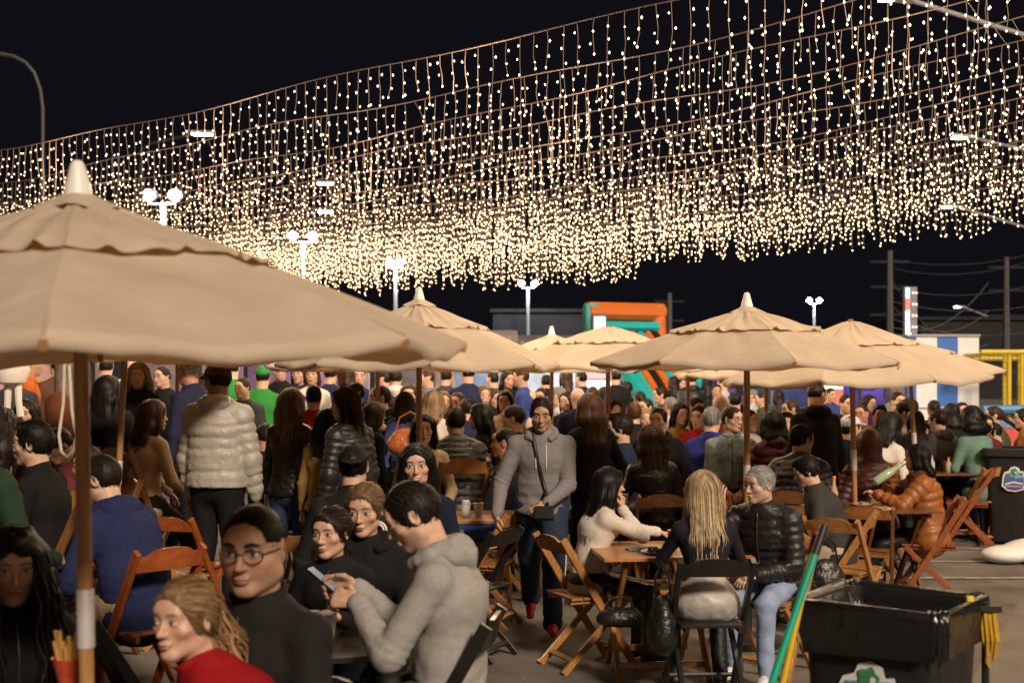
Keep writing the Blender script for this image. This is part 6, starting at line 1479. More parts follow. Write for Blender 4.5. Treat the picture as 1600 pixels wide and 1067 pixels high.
# ------------------------------------------------------------------ far people (few pixels each)
CW = dict(black=(.009, .009, .010), charcoal=(.04, .038, .04), grey=(.15, .14, .14), white=(.55, .50, .46), cream=(.48, .38, .27), navy=(.014, .018, .05), blue=(.03, .05, .20), denim=(.06, .08, .18), red=(.28, .015, .015), maroon=(.10, .02, .025), pink=(.42, .16, .17), orange=(.42, .10, .02), mustard=(.30, .16, .04), brown=(.09, .045, .025), green=(.03, .20, .04), olive=(.06, .07, .035), teal=(.07, .17, .16), beige=(.40, .29, .18), purple=(.10, .04, .18), pale=(.36, .38, .46))
FAR = [
 # px, top y, Y, pose, yaw, fem, hair, haircol, garment, colour, skin, hat, where
 (48, 541, 15, 't', -70, 0, 'short', 'black', 'hoodie', 'orange', 'tan', 'cap', 'by the pinkish stall at far left'),
 (90, 553, 15.5, 't', 30, 0, 'short', 'dark', 'jacket', 'brown', 'light', None, 'back turned, left of the concrete post'),
 (22, 566, 14, 't', 10, 0, 'short', 'dark', 'jacket', 'charcoal', 'light', None, 'behind the hanging white ornament'),
 (203, 553, 17.6, 't', 180, 0, 'short', 'grey', 'jacket', 'white', 'light', None, 'inside the stall behind the fair curly woman'),
 (165, 556, 16, 't', 20, 0, 'short', 'dark', 'jacket', 'black', 'light', None, 'in front of the dark stall at left'),
 (363, 559, 17.5, 't', 20, 0, 'short', 'dark', 'tee', 'green', 'light', 'cap', 'in a green cap behind the cream quilted jacket'),
 (410, 571, 15, 't', 4, 0, 'short', 'dark', 'tee', 'green', 'light', 'cap', 'back turned with printed shirt and green cap'),
 (437, 562, 17, 't', 165, 0, 'short', 'dark', 'jacket', 'black', 'light', None, 'facing us right of the green shirt'),
 (468, 567, 16, 't', 185, 1, 'long', 'dark', 'coat', 'charcoal', 'light', None, 'smiling above the leather jacket woman'),
 (488, 568, 15.5, 't', 200, 1, 'long', 'chest', 'sweater', 'white', 'light', None, 'beside the smiling charcoal coat'),
 (490, 603, 12.6, 't', 8, 0, 'short', 'black', 'tee', 'red', 'light', None, 'back turned behind the leather jacket woman'),
 (517, 569, 17, 't', -20, 0, 'short', 'dark', 'jacket', 'navy', 'light', None, 'left of the bright faced woman'),
 (540, 571, 15, 't', 60, 1, 'long', 'brown', 'coat', 'brown', 'light', None, 'with long hair above the black quilted jacket'),
 (560, 572, 16, 't', 170, 0, 'short', 'dark', 'jacket', 'navy', 'light', None, 'above the plaid scarf'),
 (556, 598, 13.5, 't', 120, 0, 'short', 'dark', 'hoodie', 'black', 'light', None, 'just right of the brown haired quilted jacket woman'),
 (594, 602, 13.8, 's', 110, 0, 'short', 'dark', 'hoodie', 'black', 'light', None, 'in profile left of the two thin poles'),
 (600, 578, 17, 't', 70, 0, 'short', 'dark', 'jacket', 'charcoal', 'light', None, 'left of the two thin poles'),
 (618, 576, 17, 't', 10, 0, 'short', 'dark', 'hoodie', 'white', 'light', None, 'with pale hood right of the two thin poles'),
 (668, 577, 18, 't', 100, 0, 'short', 'brown', 'jacket', 'grey', 'light', None, 'in grey behind the second parasol pole'),
 (697, 575, 18.5, 't', -10, 0, 'short', 'dark', 'jacket', 'charcoal', 'light', None, 'left of the tall navy jacket man'),
 (731, 567, 16.5, 't', 14, 0, 'short', 'dark', 'jacket', 'navy', 'light', None, 'tall, back turned under the second parasol'),
 (770, 580, 19, 't', 40, 0, 'short', 'dark', 'jacket', 'black', 'light', None, 'between the second parasol and the small far one'),
 (793, 579, 17.5, 't', 185, 1, 'long', 'dark', 'coat', 'black', 'light', None, 'facing us above the walking man'),
 (815, 575, 17, 't', 80, 0, 'short', 'brown', 'jacket', 'blue', 'tan', None, 'with a yellow stripe jacket above the walking man'),
 (853, 585, 20, 't', 0, 0, 'short', 'black', 'hoodie', 'black', 'light', None, 'back turned before the white lit stall'),
 (884, 578, 20, 't', 20, 1, 'long', 'brown', 'blouse', 'pink', 'light', None, 'stretching up before the lit game cabinet'),
 (909, 580, 21, 't', 30, 0, 'short', 'black', 'jacket', 'navy', 'light', None, 'left of the lit game cabinet'),
 (962, 577, 21, 't', 6, 0, 'short', 'black', 'jacket', 'black', 'light', None, 'large, right of the lit game cabinet'),
 (692, 611, 15, 's', 178, 1, 'long', 'dblond', 'coat', 'charcoal', 'light', None, 'fair haired, right of the white sweater woman'),
 (715, 613, 15.5, 's', 176, 0, 'short', 'brown', 'jacket', 'brown', 'red', None, 'ruddy faced, above the black jacket back'),
 (730, 622, 14.4, 's', 20, 0, 'short', 'dark', 'jacket', 'navy', 'light', None, 'above the quilted black back'),
 (755, 602, 16.5, 's', 180, 1, 'wavy', 'dblond', 'sweater', 'black', 'light', None, 'pale faced, above the woman with the bottle'),
 (772, 608, 16.8, 's', 190, 1, 'long', 'brown', 'coat', 'brown', 'light', None, 'brown haired, above the woman with the bottle'),
 (790, 610, 15.4, 's', 165, 1, 'wavy', 'dark', 'sweater', 'beige', 'light', None, 'above the shaved head man'),
 (828, 608, 17, 's', 10, 0, 'bald', 'grey', 'jacket', 'cream', 'light', None, 'bald, left above the walking man'),
 (846, 606, 17.5, 's', 178, 0, 'short', 'dark', 'jacket', 'black', 'tan', None, 'dark haired, straight above the walking man'),
 (873, 604, 17, 's', 60, 0, 'short', 'grey', 'sweater', 'pale', 'light', None, 'grey haired behind a thin pole'),
 (886, 612, 16.4, 's', 170, 1, 'long', 'black', 'coat', 'black', 'light', None, 'facing us left of the patterned sleeves'),
 (903, 605, 16, 's', 12, 0, 'bald', 'grey', 'jacket', 'navy', 'light', None, 'bald, back turned above the reddish brown hair'),
 (926, 603, 18, 's', 14, 0, 'buzz', 'brown', 'jacket', 'grey', 'red', None, 'bald and ruddy above the reddish brown hair'),
 (944, 604, 18.5, 's', 0, 1, 'long', 'black', 'coat', 'black', 'light', None, 'long haired between the pole and the bearded man'),
 (960, 625, 15, 's', 178, 1, 'long', 'dark', 'coat', 'charcoal', 'tan', None, 'right of the pole above the bearded man'),
 (990, 629, 13.6, 's', 10, 0, 'short', 'chest', 'jacket', 'black', 'light', None, 'light brown haired, behind the bearded man'),
 (1007, 638, 13.8, 's', 172, 1, 'wavy', 'blond', 'coat', 'beige', 'light', None, 'curly blonde behind the very long brown hair'),
 (1029, 637, 12.2, 's', 178, 0, 'short', 'brown', 'hoodie', 'black', 'light', None, 'with black scarf right of the very long brown hair'),
 (1062, 630, 14, 's', 205, 1, 'long', 'black', 'sweater', 'mustard', 'light', None, 'mustard top right of the black scarf man'),
 (1010, 622, 17, 's', 150, 0, 'short', 'dark', 'jacket', 'brown', 'light', None, 'above the curly blonde hair'),
 (1000, 610, 18, 's', 10, 0, 'buzz', 'dark', 'jacket', 'black', 'tan', None, 'before the foot of the inflatable slide'),
 (1032, 604, 20, 's', 100, 1, 'tied', 'dark', 'sweater', 'maroon', 'light', None, 'in profile right of the inflatable slide'),
 (1048, 620, 17, 's', 30, 0, 'short', 'grey', 'jacket', 'pale', 'light', None, 'pale jacketed, right of the maroon sweater'),
 (1092, 635, 13.8, 's', 172, 0, 'short', 'dark', 'sweater', 'red', 'light', None, 'raising a hand beside the royal blue jacket'),
 (1088, 620, 16, 's', 186, 0, 'short', 'dark', 'jacket', 'black', 'red', 'cap', 'dark capped, above the raised hand man'),
 (1126, 615, 16, 's', 30, 0, 'bald', 'grey', 'jacket', 'maroon', 'light', None, 'bald, above the camouflage jacket'),
 (1120, 600, 20, 't', 178, 0, 'short', 'dark', 'jacket', 'black', 'tan', None, 'above the bald maroon jacket man'),
 (1052, 588, 24, 't', 20, 1, 'long', 'dark', 'coat', 'black', 'light', None, 'left of a pair before the violet stall'),
 (1065, 590, 24, 't', 175, 1, 'long', 'dark', 'coat', 'grey', 'light', None, 'facing us before the violet stall'),
 (1081, 582, 23, 't', 5, 0, 'short', 'black', 'parka', 'black', 'light', None, 'broad, back turned before the violet stall'),
 (1104, 589, 24, 't', 10, 1, 'long', 'black', 'coat', 'black', 'light', None, 'with very long black hair before the violet stall'),
 (1130, 590, 22, 't', 60, 0, 'short', 'dark', 'jacket', 'pale', 'light', None, 'pale jacket left of the white cone parasol pole'),
 (1170, 640, 13.6, 's', 200, 0, 'short', 'brown', 'sweater', 'white', 'light', None, 'white sweatered, right of the camouflage jacket'),
 (1176, 608, 19, 't', 60, 0, 'short', 'grey', 'jacket', 'pale', 'light', None, 'pale, right of the white cone parasol pole'),
 (1190, 612, 18, 't', 90, 0, 'short', 'dark', 'hoodie', 'olive', 'light', None, 'olive hooded, above the maroon quilt'),
 (1216, 610, 20, 't', 10, 1, 'long', 'dark', 'coat', 'charcoal', 'light', None, 'dark coated, left of the balding man in black'),
 (1229, 644, 13.4, 's', 172, 1, 'long', 'black', 'coat', 'maroon', 'light', None, 'face showing beside the maroon quilt'),
 (1236, 624, 15.5, 's', 100, 0, 'short', 'brown', 'jacket', 'black', 'tan', None, 'left of the balding man in black'),
 (1322, 616, 16.5, 's', 178, 0, 'short', 'dark', 'jacket', 'black', 'light', None, 'right of the balding man in black'),
 (1347, 632, 15.5, 's', 160, 0, 'buzz', 'dark', 'jacket', 'brown', 'red', None, 'ruddy, above the white cap'),
 (1358, 617, 18, 's', 184, 1, 'long', 'dark', 'coat', 'purple', 'light', None, 'dark haired before the violet stall at right'),
 (1374, 632, 14.4, 's', 176, 0, 'thick', 'black', 'jacket', 'brown', 'red', None, 'with dark fringe above the white top girl'),
 (1402, 599, 17.5, 't', 10, 1, 'bob', 'grey', 'parka', 'grey', 'light', None, 'broad and grey, back turned, left of the light tower'),
 (1402, 612, 16.5, 's', 178, 0, 'short', 'dark', 'jacket', 'black', 'light', None, 'face just below the broad grey parka'),
 (1411, 628, 14.5, 's', 80, 1, 'tied', 'dark', 'sweater', 'white', 'light', None, 'white sweatered profile right of the fringe man'),
 (1420, 622, 15.5, 's', 60, 1, 'long', 'dark', 'coat', 'teal', 'light', None, 'teal coated left of the striped booth'),
 (1430, 640, 14.2, 's', 10, 1, 'long', 'dark', 'coat', 'charcoal', 'light', None, 'long haired, left of the camouflage cap man'),
 (1459, 624, 16.5, 's', 0, 0, 'buzz', 'dark', 'jacket', 'black', 'brown', None, 'dark headed before the white stripe'),
 (1487, 630, 15.5, 's', 6, 1, 'bob', 'black', 'jacket', 'black', 'light', None, 'black haired before the blue stripe'),
 (1503, 628, 16, 's', 178, 0, 'short', 'dark', 'jacket', 'brown', 'light', None, 'facing us before the right white stripe'),
 (1512, 633, 17, 's', 175, 0, 'short', 'dark', 'jacket', 'black', 'light', None, 'dark, behind the teal sweater'),
 (1540, 648, 14, 's', 178, 1, 'long', 'dark', 'sweater', 'maroon', 'light', None, 'facing us between teal sweater and black cap'),
 (1553, 634, 15.4, 's', 84, 1, 'tied', 'brown', 'jacket', 'olive', 'light', None, 'in dark sunglasses before the trampoline'),
 (980, 596, 22, 's', 10, 0, 'short', 'dark', 'jacket', 'black', 'light', None, 'low before the teal bolster of the slide'),
 (1148, 612, 17, 's', 8, 0, 'short', 'black', 'jacket', 'black', 'light', None, 'black jacketed, above the glasses of the camouflage man'),
 (1298, 606, 19, 't', 178, 0, 'short', 'dark', 'jacket', 'blue', 'light', None, 'bright blue, right of the balding man in black'),
 (640, 598, 15, 's', 178, 1, 'long', 'brown', 'coat', 'brown', 'light', None, 'left of the golden bobbed hair'),
 (610, 618, 14.2, 's', 60, 1, 'long', 'dark', 'coat', 'charcoal', 'light', None, 'dark haired left of the denim jacket'),
 (380, 590, 14.5, 't', 172, 0, 'short', 'dark', 'jacket', 'charcoal', 'light', None, 'glimpsed between cream jacket and green shirt'),
 (255, 572, 15.5, 't', 170, 0, 'short', 'dark', 'jacket', 'black', 'light', None, 'dark, right of the fair curly woman'),
 (310, 580, 15, 't', 20, 1, 'long', 'dark', 'coat', 'black', 'light', None, 'behind the grey haired navy jacket man'),
 (128, 575, 14.5, 't', 168, 0, 'short', 'dark', 'jacket', 'black', 'light', None, 'right of the concrete post'),
]
GWORD = dict(tee='shirt', parka='quilted jacket')
for (px, py, Y, ps, yaw, fm, hr, hcn, tp, cn, sk, hat, where) in FAR:
    who = 'woman' if fm else 'man'; ww = where
    person('%s in %s %s, %s' % (who, cn, GWORD.get(tp, tp), ww), px, py, Y, yaw, sk, hcn, CW[cn], (.018, .018, .024), hatc=(.03, .20, .04) if cn == 'green' else BLK,
           group='people further back in the crowd', lod=3 if Y > 13.9 else 2, fem=fm, hair=hr, top=tp, pose='stand' if ps == 't' else 'sit', smin_=.8, smax_=1.2, seed=1,
           **({'hat': hat} if hat else {}), **({'hlen': .28} if hr in ('long', 'wavy') else {'hlen': .12} if hr == 'bob' else {}), **({'lean': 12} if ps == 's' else {}), seat=.56 if ps == 's' else .46, hyaw=(-22, 0, 22)[(px // 7) % 3] if yaw > 120 else 0)

# ------------------------------------------------------------------ chairs under and beside people
def seat_of(info, label, black=False, rail=False, col=(.34, .145, .042), dy=0, dyaw=0, dx=0):
    r = info['root']; p = r.matrix_basis @ Vector((dx, dy, 0)); z = float(info['P0'][2]) - .088 * info['s']
    return chair(p.x, p.y, r.rotation_euler.z * 180 / PI + dyaw, label, black, rail, col, seat=z)
HON, RED, DRK = (.36, .165, .050), (.30, .075, .018), (.16, .065, .022)
seat_of(p_curly, 'black chair under the woman with curly black hair', True)
seat_of(p_red, 'black chair under the woman in the red coat', True)
seat_of(p_gls, 'black chair under the man in glasses near us', True)
seat_of(p_phone, 'black folding chair under the phone man in the grey hoodie', True, dy=.10)
seat_of(p_girl, 'black chair under the girl', True); seat_of(p_dhood, 'black chair under the woman in the lettered hoodie', True)
seat_of(p_navy, 'orange wooden chair under the man in the navy hooded jacket', col=RED, dyaw=-8)
seat_of(p_laugh, 'dark wooden chair under the laughing man', col=DRK); seat_of(p_green, 'dark wooden chair under the green coat at the left edge', col=DRK)
seat_of(p_must, 'brown wooden chair under the mustard sleeved person', col=DRK); seat_of(p_white, 'brown wooden chair under the white sleeved person at the left edge', col=DRK)
seat_of(p_edge, 'black chair under the navy jacket at the lower right corner', True)
seat_of(p_cap, 'black chair under the man in black cap by the quilted jacket woman', True); seat_of(p_smile, 'brown chair under the smiling woman', col=DRK)
seat_of(p_bz, 'honey wooden chair under the shaved head man', col=HON)
seat_of(p_chin, 'honey wooden chair under the woman resting her chin', col=HON, dyaw=10)
seat_of(p_bld, 'black wooden chair under the blonde woman', True)
seat_of(p_gry, 'honey wooden chair under the grey haired man in black quilt', col=HON)
seat_of(p_gl2, 'pale honey chair under the man looking down in glasses', col=HON)
seat_of(p_rust, 'reddish brown chair under the woman in the rust coat', col=(.26, .075, .026))
seat_of(p_lbr, 'honey chair under the woman with very long brown hair', col=HON); seat_of(p_brd, 'brown chair under the bearded man', col=DRK)
seat_of(p_bcap, 'brown chair under the shiny black jacket person', col=DRK); seat_of(p_wcap, 'brown chair under the white cap man', col=DRK)
seat_of(p_mhd, 'brown chair under the person with hood up', col=DRK); seat_of(p_camo, 'brown chair under the pale camouflage man', col=DRK)
seat_of(p_roy, 'orange brown chair under the royal blue jacket', col=RED); seat_of(p_mar, 'orange brown chair under the maroon quilt', col=RED)
seat_of(p_tee, 'reddish brown chair under the charcoal shirt man', col=(.26, .075, .026)); seat_of(p_bjk, 'honey chair under the black jacket man', col=HON)
seat_of(p_teal, 'honey chair under the teal sweater', col=HON); seat_of(p_mus2, 'reddish chair under the mustard jacket at the right edge', col=RED); seat_of(p_gjk, 'honey chair under the grey hooded jacket', col=HON)
seat_of(p_wtop, 'brown chair under the white top girl', col=DRK); seat_of(p_ccap, 'brown chair under the camouflage cap man', col=DRK); seat_of(p_bei, 'dark brown chair under the beige sweater woman', col=DRK)
seat_of(p_cream, 'brown chair under the cream blouse woman', col=DRK); seat_of(p_bdr, 'brown chair under the woman with the clear bottle', col=DRK); seat_of(p_bz1, 'brown chair under the dark green shirt man', col=DRK)
seat_of(p_hoodr, 'brown chair under the rust hood', col=DRK); seat_of(p_ld, 'brown chair under the dark wavy haired woman at left', col=DRK); seat_of(p_plaid, 'brown chair under the pink plaid shirt', col=DRK); seat_of(p_bjn, 'brown chair under the hidden black top person', col=DRK)
def chair_at(px, Y, yaw, label, **k): p = gnd(px, Y); return chair(p.x, p.y, yaw, label, **k)
chair_at(262, 8.6, -48, 'empty honey wooden chair behind the navy jacket, facing away right', col=HON)
chair_at(296, 9.0, -20, 'empty orange wooden chair beside the honey one behind the navy jacket', col=RED)
chair_at(232, 5.35, -58, 'black chair with a brown top rail in front of the navy jacket man', black=True, rail=True, col=(.20, .11, .07))
chair_at(478, 8.0, 8, 'empty black chair with a brown top rail left of the girl', black=True, rail=True, col=(.24, .10, .045))
chair_at(752, 9.2, 70, 'empty honey wooden chair left of the walking man', col=HON)
chair_at(735, 8.2, 62, 'empty black folding chair between the phone man and the walking man', black=True)
chair_at(1352, 9.7, -16, 'honey chair with its back to us before the right table', col=(.24, .095, .03))
chair_at(1322, 8.9, -38, 'empty pale honey chair right of the man looking down', col=HON)
chair_at(1120, 10.9, -30, 'empty orange brown chair right of the table with two cans', col=RED)
chair_at(1512, 13.5, 70, 'empty reddish chair near the bin with the town badge', col=(.26, .075, .026))
chair_at(1040, 10.6, 172, 'dark chair at the table with two cans', col=DRK)

# ------------------------------------------------------------------ tables and what stands on them
def table_at(px, Y, yaw, label, **k):
    p = gnd(px, Y); table(p.x, p.y, yaw, label, **k); return p
t_couple = table_at(1022, 7.75, 6, 'honey wooden folding table of the blonde woman', col=(.42, .19, .055), size=.74)
t_cans = table_at(1022, 11.9, 12, 'dark wooden folding table with a yellow and a red can', col=(.07, .028, .014), size=.8)
t_rust = table_at(1372, 10.25, 4, 'dark brown folding table in front of the rust coat', col=(.13, .05, .02), size=.75)
t_left = table_at(50, 7.3, 20, 'orange honey table at the left edge with a cup and can', col=(.44, .18, .04), size=.75)
t_nap = table_at(240, 12.9, 10, 'dark glossy table with white napkins, left of the cream jacket', col=(.05, .02, .012), size=.85)
t_girl = table_at(500, 5.05, 12, 'black folding table in front of the girl', black=True, size=.6)
t_bjk = table_at(740, 9.6, 6, 'honey folding table behind the phone man', col=HON, size=.7)
t_dark = table_at(745, 10.9, 6, 'dark table with paper, in front of the black jacket man', col=(.06, .03, .02), size=.8)
t_bot = table_at(762, 12.6, 0, 'dark table under the clear bottle', col=(.08, .035, .02), size=.7)
t_brd = table_at(945, 10.4, 0, 'dark table with drinks beside the bearded man', col=(.08, .035, .02), size=.7)
t_red = table_at(1308, 10.0, 0, 'table with an orange drink bottle right of the man looking down', col=(.16, .07, .03), size=.7)
t_far = table_at(1472, 14.0, 4, 'table with small bottles in front of the camouflage cap man', col=(.12, .05, .02), size=.8)
def item(name, mb, mat, loc, label, cat, color=None, smooth=True, rz=0, rx=0, ry=0):
    o = mb.build(name, mat, None, smooth, 40, color, label=label, cat=cat); o.location = loc; o.rotation_euler = (rx, ry, rz); return o
def can(px, Y, z, label, col, band):
    b = MB(); b.lathe([(.024, 0), (.031, .006), (.033, .014), (.033, .105), (.028, .118), (.026, .121), (.023, .117)], 16)
    o = item('drink_can', b, M_COLG, at(px, 0, Y) * Vector((1, 1, 0)) + Vector((0, 0, z)), label, 'can', col)
    b = MB(); b.lathe([(.0334, .030), (.0337, .032), (.0337, .085), (.0334, .087)], 16, cap=False); b.build('band', M_COLG, o, True, 40, color=band)
    b = MB(); b.lathe([(.025, .1215), (.0245, .1225), (.001, .1220)], 14); b.build('lid', M_METAL, o, True, 40)
    return o
TZ = .746
can(1013, 11.75, TZ, 'yellow drink can, left of two on the dark table', (.62, .40, .03), (.50, .50, .10)); can(1023, 11.7, TZ, 'red drink can with a straw on the dark table', (.50, .03, .03), (.62, .30, .28))
b = MB(); b.tube([(0, 0, 0), (.006, 0, .2)], .003, 6); item('straw', b, M_WHITEP, gnd(1023, 11.7) + Vector((.004, 0, TZ + .09)), 'white straw standing in the red can', 'straw')
can(1152, 7.75, TZ, 'green drink can beside the grey haired man', (.01, .17, .05), (.02, .25, .10)); bpy.data.objects['drink_can.002'].location.z = TZ
can(88, 7.2, TZ, 'silver can with green top on the left table', (.02, .25, .10), (.60, .60, .58))
def cup(px, Y, label, col, z=TZ, liquid=None, h=.10):
    b = MB(); b.lathe([(.024, 0), (.026, .003), (.037, h), (.039, h + .002), (.035, h), (.025, .006)], 16, cap=False)
    o = item('cup', b, M_COLG, gnd(px, Y) + Vector((0, 0, z)), label, 'cup', col)
    if liquid: b = MB(); b.lathe([(.033, h * .8), (.001, h * .8 + .001)], 14); b.build('drink', M_COLG, o, color=liquid)
    return o
cup(50, 7.15, 'white plastic cup on the left table', (.62, .58, .54)); cup(961, 10.3, 'plastic cup of green drink beside the bearded man', (.42, .50, .15), liquid=(.3, .4, .05), h=.12); cup(975, 10.2, 'white cup beside the green drink', (.6, .58, .52))
o = cup(100, 7.5, 'pink drink cup raised in a mustard sleeved hand', (.55, .12, .10), h=.13, liquid=(.4, .03, .05)); held(p_must, 0, o, (0, .02, -.03))
b = MB(); b.beam((-.08, 0, .035), (.08, 0, .035), .12, .07, c=.3); item('takeaway_tub', b, nmat('clear_tub', (.6, .55, .5), .15, vary=.2, alpha=.6), gnd(72, 7.1) + Vector((0, 0, TZ)), 'clear plastic takeaway tub beside the white cup', 'tub')
def bottle(loc, label, col, liquid=None, cap=(.6, .1, .05), h=.24, r=.032, rx=0, ry=0, glass=True):
    m = nmat('bottle_glass', None, .12, vary=.05, alpha=.75) if glass else M_COLG
    b = MB(); b.lathe([(r * .85, 0), (r, .008), (r, h * .55), (r * .42, h * .78), (r * .38, h * .94), (r * .45, h * .945), (r * .45, h)], 14); o = item('bottle', b, m, loc, label, 'bottle', col, rx=rx, ry=ry)
    if liquid: b = MB(); b.lathe([(r * .86, .006), (r * .9, .01), (r * .9, h * .36), (.001, h * .37)], 12); b.build('drink', M_COLG, o, True, color=liquid)
    b = MB(); b.lathe([(r * .5, h * .955), (r * .5, h * 1.03), (r * .4, h * 1.035)], 10); b.build('cap', M_COLG, o, True, color=cap)
    return o
bottle(gnd(765, 12.4) + Vector((0, 0, TZ)), 'clear plastic bottle with label standing before the woman in black', (.55, .55, .50), h=.28)
bottle(gnd(1303, 9.9) + Vector((0, 0, TZ)), 'plastic bottle of orange soda with an orange cap', (.62, .42, .30), (.75, .10, .02), (.75, .22, .05), h=.26)
bottle(gnd(1456, 13.8) + Vector((0, 0, TZ)), 'small clear sauce bottle on the table of the camouflage cap man', (.6, .6, .58), h=.18); bottle(gnd(1482, 13.8) + Vector((0, 0, TZ)), 'small pale sauce bottle right of the clear one', (.6, .45, .3), h=.16)
w = wpt(p_rust, p_rust['WR'][0]); mth = wpt(p_rust, p_rust['T'](0, .105, -.058))
d = Vector((-.80, -.12, -.48)).normalized(); o = bottle(mth + d * .285, 'pale green glass bottle lifted to the lips of the woman in the rust coat', (.42, .55, .36), cap=(.42, .55, .36), h=.28, r=.036)
o.rotation_euler = (-d).to_track_quat('Z', 'Y').to_euler()
def plate(px, Y, label, food=None, r=.10):
    b = MB(); b.lathe([(r * .6, 0), (r, .014), (r, .017), (r * .6, .004), (.001, .0035)], 22); o = item('plate', b, M_WHITEP, gnd(px, Y) + Vector((0, 0, TZ)), label, 'plate')
    if food:
        rng = random.Random(px); b = MB()
        for i in range(26): a = rng.random() * 6.28; q = r * .7 * math.sqrt(rng.random()); b.ball((q * math.cos(a), q * math.sin(a), .012 + .01 * rng.random()), .009 + .006 * rng.random(), 6, 4)
        b.build('food', M_COL, o, True, color=food, kind='stuff')
plate(1026, 7.55, 'white tray of dark beans on the honey table', (.035, .018, .012), .095); plate(1378, 9.95, 'white plate with food before the rust coat', (.32, .16, .06)); plate(1345, 10.3, 'second white plate on the rust coat table', (.30, .20, .10), .085)
b = MB(); b.beam((-.075, 0, .006), (.075, 0, .006), .074, .010, c=.2); o = item('phone', b, nmat('phone_case', (.14, .24, .28), .4), gnd(998, 7.70) + Vector((0, 0, TZ)), 'blue grey phone lying on the honey table', 'phone', rz=.3)
b = MB(); b.beam((0, 0, 0), (0, .12, 0), .09, .004); item('card', b, nmat('red_card', (.55, .16, .04), .6), gnd(1168, 7.35) + Vector((0, 0, TZ)), 'orange menu card at the table edge beside the grey haired man', 'card')
for i, (dx, dy, rz) in enumerate(((-.2, -.15, .3), (.25, -.2, -.2), (.1, .2, .6))):
    b = MB(); b.beam((-.09, 0, .003), (.09, 0, .003), .17, .004); item('napkin', b, M_PAPER, t_nap + Vector((dx, dy, TZ + .001)), ('white napkin at the left of the dark glossy table', 'white napkin at the right of the dark glossy table', 'white napkin at the back of the dark glossy table')[i], 'napkin', rz=rz)
b = MB(); b.beam((-.14, 0, .003), (.14, 0, .003), .2, .004); item('paper', b, M_PAPER, gnd(742, 10.75) + Vector((0, 0, TZ + .001)), 'sheet of paper on the dark table behind the walking man', 'paper', rz=.2)
for kd, px, Y, lb, cl in (('cup', 1385, 10.2, 'white cup by the plates of the rust coat table', (.6, .57, .52)), ('cup', 1300, 10.1, 'clear pinkish cup beside the orange soda', (.55, .35, .3)),
   ('can', 728, 9.5, 'silver can on the honey table behind the phone man', (.5, .5, .5)), ('cup', 748, 9.5, 'white cup on the honey table behind the phone man', (.6, .57, .52)), ('cup', 755, 12.5, 'white cup left of the clear bottle', (.6, .57, .52)), ('can', 740, 10.9, 'green can on the dark table with paper', (.02, .2, .06)),
   ('cup', 1045, 12.0, 'white cup right of the two cans on the dark table', (.6, .57, .52)), ('cup', 228, 12.8, 'pink cup on the dark glossy table', (.5, .2, .2)), ('can', 252, 13.0, 'yellow can on the dark glossy table', (.6, .42, .04)), ('cup', 1478, 14.1, 'white cup on the table of the camouflage cap man', (.6, .57, .52)), ('cup', 1052, 7.85, 'clear cup of amber drink on the honey table', (.5, .28, .08)), ('can', 490, 5.05, 'dark can on the black table before the girl', (.05, .05, .06)), ('cup', 512, 5.1, 'white cup on the black table before the girl', (.6, .57, .52))):
    if kd == 'cup': cup(px, Y, lb, cl)
    else: can(px, Y, TZ, lb, cl, tuple(min(.7, c * 1.6 + .05) for c in cl)).location.z = TZ
plate(1440, 14.0, 'white plate on the table of the camouflage cap man', (.3, .16, .06)); plate(950, 10.5, 'white plate beside the green drink', (.35, .2, .08)); plate(700, 10.9, 'white plate on the dark table with paper', (.3, .15, .05)); plate(478, 5.0, 'dark plate of food before the girl', (.3, .14, .05), .085)
# phone in the grey hoodie man's hands
a, c = p_phone['WR']; mid = (np.array(a) + np.array(c)) / 2
b = MB(); b.beam((0, -.08, 0), (0, .08, 0), .075, .009, c=.25); o = b.build('phone', nmat('phone_black', (.02, .02, .022), .25), None, label='phone held in both hands by the man in the grey hoodie', cat='phone')
q = MB(); q.add([(-.034, -.074, .0049), (.034, -.074, .0049), (.034, .074, .0049), (-.034, .074, .0049)], [(0, 1, 2, 3)]); q.build('screen', nmat('phone_screen', (.02, .02, .02), .1, vary=.9, vscale=60, emit=(.7, .8, .9), es=.25), o)
o.location = wpt(p_phone, mid + vv(0.01, .125, .045)); o.rotation_euler = (R_(38), 0, R_(82))
# things carried by the walking man
strap(p_walk, [(.055, 1.43), (.05, 1.36), (.03, 1.25), (.0, 1.12), (-.03, 1.0), (-.05, .93)], .026, 'bag_strap', 'black strap across the chest of the walking man', 'strap', M_BLACKPL, None)
pt, n_ = on_top(p_walk, -.06, .92); K = MB(); K.beam((-.062, 0, 0), (.062, 0, 0), .05, .10, c=.42); o = K.build('waist_bag', M_BLACKPL, None, label='small black pouch at the waist of the walking man', cat='bag'); o.location = p_walk['M'] @ (pt + Vector((.03, .012, -.05))); o.rotation_euler = (0, 0, R_(176))
K = MB(); K.tube([(-.05, -.026, .03), (.05, -.026, .03)], .003, 5); K.build('zip', M_METAL, o)
K = MB(); K.add([(0, 0, 0), (.05, .01, -.02), (.06, .0, -.07), (.01, .01, -.06), (.03, .02, -.03)], [(0, 3, 4), (3, 2, 4), (2, 1, 4), (1, 0, 4)]); o = K.build('receipt', M_PAPER, None, label='crumpled white paper slip in the hand of the walking man', cat='paper'); held(p_walk, 0, o, (-.02, .02, -.08))
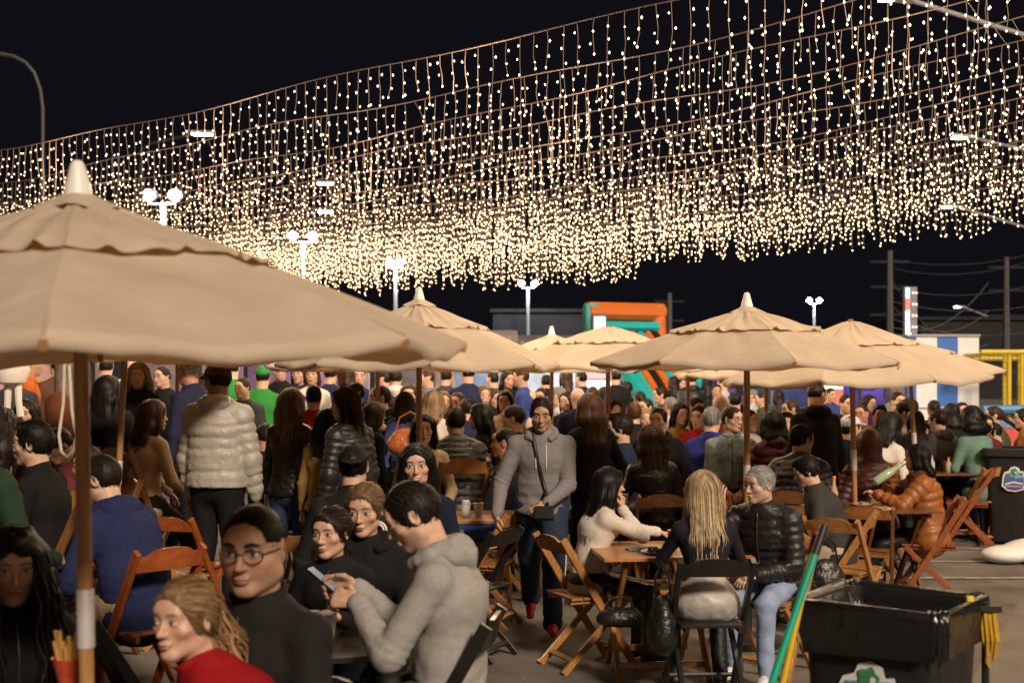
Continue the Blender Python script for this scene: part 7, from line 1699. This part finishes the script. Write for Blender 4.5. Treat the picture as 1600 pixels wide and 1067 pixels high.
for sd in (1, -1):                                    # hoodie strings and side stripes
    lg = p_walk; K = MB(); i = 0 if sd > 0 else 1; h = p_walk['P0'] + vv(.14 * sd, 0, 0); kk = p_walk['KN'][i] + vv(.083 * sd, 0, 0); aa = p_walk['AN'][i] + vv(.066 * sd, 0, .04)
    K.tube([h, h * .5 + kk * .5 + vv(.012 * sd, 0, 0), kk, kk * .5 + aa * .5, aa], .006, 5); K.build('side_stripe', M_WHITEP, p_walk['root'], True)
# letter on the black hoodie
pt, n_ = on_top(p_dhood, -.045, 1.10)
t = lettering('D', .125, M_WHITEP, p_dhood['root'], .0042, 'letter');  t.location = pt + Vector((0, .012, -.05)); t.rotation_euler = (R_(84), 0, PI)
# print on the green shirt
def fries(info, i, label):
    w = info['WR'][i]; o = empty('fries_cone', wpt(info, w + vv(0, .05, .13) * 1), R_(info['yaw']), label=label, cat='fries')
    b = MB(); b.lathe([(.012, -.13), (.052, .02), (.054, .025), (.048, .02)], 14, cap=False); b.build('paper_cone', nmat('red_paper', (.50, .07, .03), .6, vary=.2, vscale=30), o, True)
    rng = random.Random(5)
    for k in range(14):
        a = rng.random() * 6.28; q = .034 * math.sqrt(rng.random()); b = MB(); z = .06 + .05 * rng.random()
        b.beam((q * math.cos(a) * .7, q * math.sin(a) * .7, -.03), (q * math.cos(a) * 1.4, q * math.sin(a) * 1.4, z), .011, .011, (0, 1, 0)); b.build('fry', nmat('fry', (.60, .34, .08), .55, vary=.15), o)
fries(p_curly, 1, 'red paper cone of chips held by the woman with curly black hair')
# bag straps, orange bag, hanging black bags on the chairs
strap(p_bei, [(.10, 1.34), (.03, 1.20), (-.05, 1.05), (-.12, .92)], .012, 'bag_strap', 'thin dark strap across the back of the beige sweater', 'strap', M_BLACKPL, None, True)
def soft_bag(loc, r, label, col, mat=M_LEATHER, name='handbag'):
    K = [ell((0, 0, 0), r, None, .02), ell((0, 0, -r[2] * .35), (r[0] * 1.08, r[1] * 1.1, r[2] * .65), None, .05)]
    V, Q = solid(K, .014); n = normals(V, Q); V = V + n * (.014 * (noise(V * 16 + loc[0]) - .5))[:, None]
    o = link(name, mesh_np(name, V, Q, True, [mat]), None, None, col, label=label, cat='bag'); o.location = loc
    b = MB(); b.tube([(-r[0] * .7, 0, r[2] * .7), (-r[0] * .5, 0, r[2] * 1.7), (0, 0, r[2] * 2.1), (r[0] * .5, 0, r[2] * 1.7), (r[0] * .7, 0, r[2] * .7)], .007, 6); b.build('handle', mat, o, True, color=col)
    return o
soft_bag(at(641, 690, 11.6), (.19, .08, .13), 'orange brown leather bag below the denim jacket', (.36, .10, .025))
soft_bag(at(968, 962, 7.35), (.12, .06, .055), 'black handbag with gold charm on the seat of the chin resting woman', (.014, .013, .014))
soft_bag(at(1035, 975, 7.0), (.07, .10, .16), 'black bag hanging at the left of the blonde woman chair', (.012, .012, .012))
soft_bag(at(1290, 905, 8.6), (.12, .06, .14), 'black bag hanging on the chair behind the grey haired man', (.012, .012, .012))
soft_bag(at(1421, 815, 10.2), (.022, .012, .035), 'small mint pouch hanging by the leg of the woman in the rust coat', (.25, .55, .48), M_COL, 'pouch')

for sd in (1, -1):
    K = MB(); pts = []
    for i in range(5): p, n = on_top(p_walk, sd * .035, 1.37 * p_walk['s'] - .04 * i); pts.append(p + n * .005)
    K.tube(pts, .004, 5); K.build('drawstring', M_WHITEP, p_walk['root'], True)
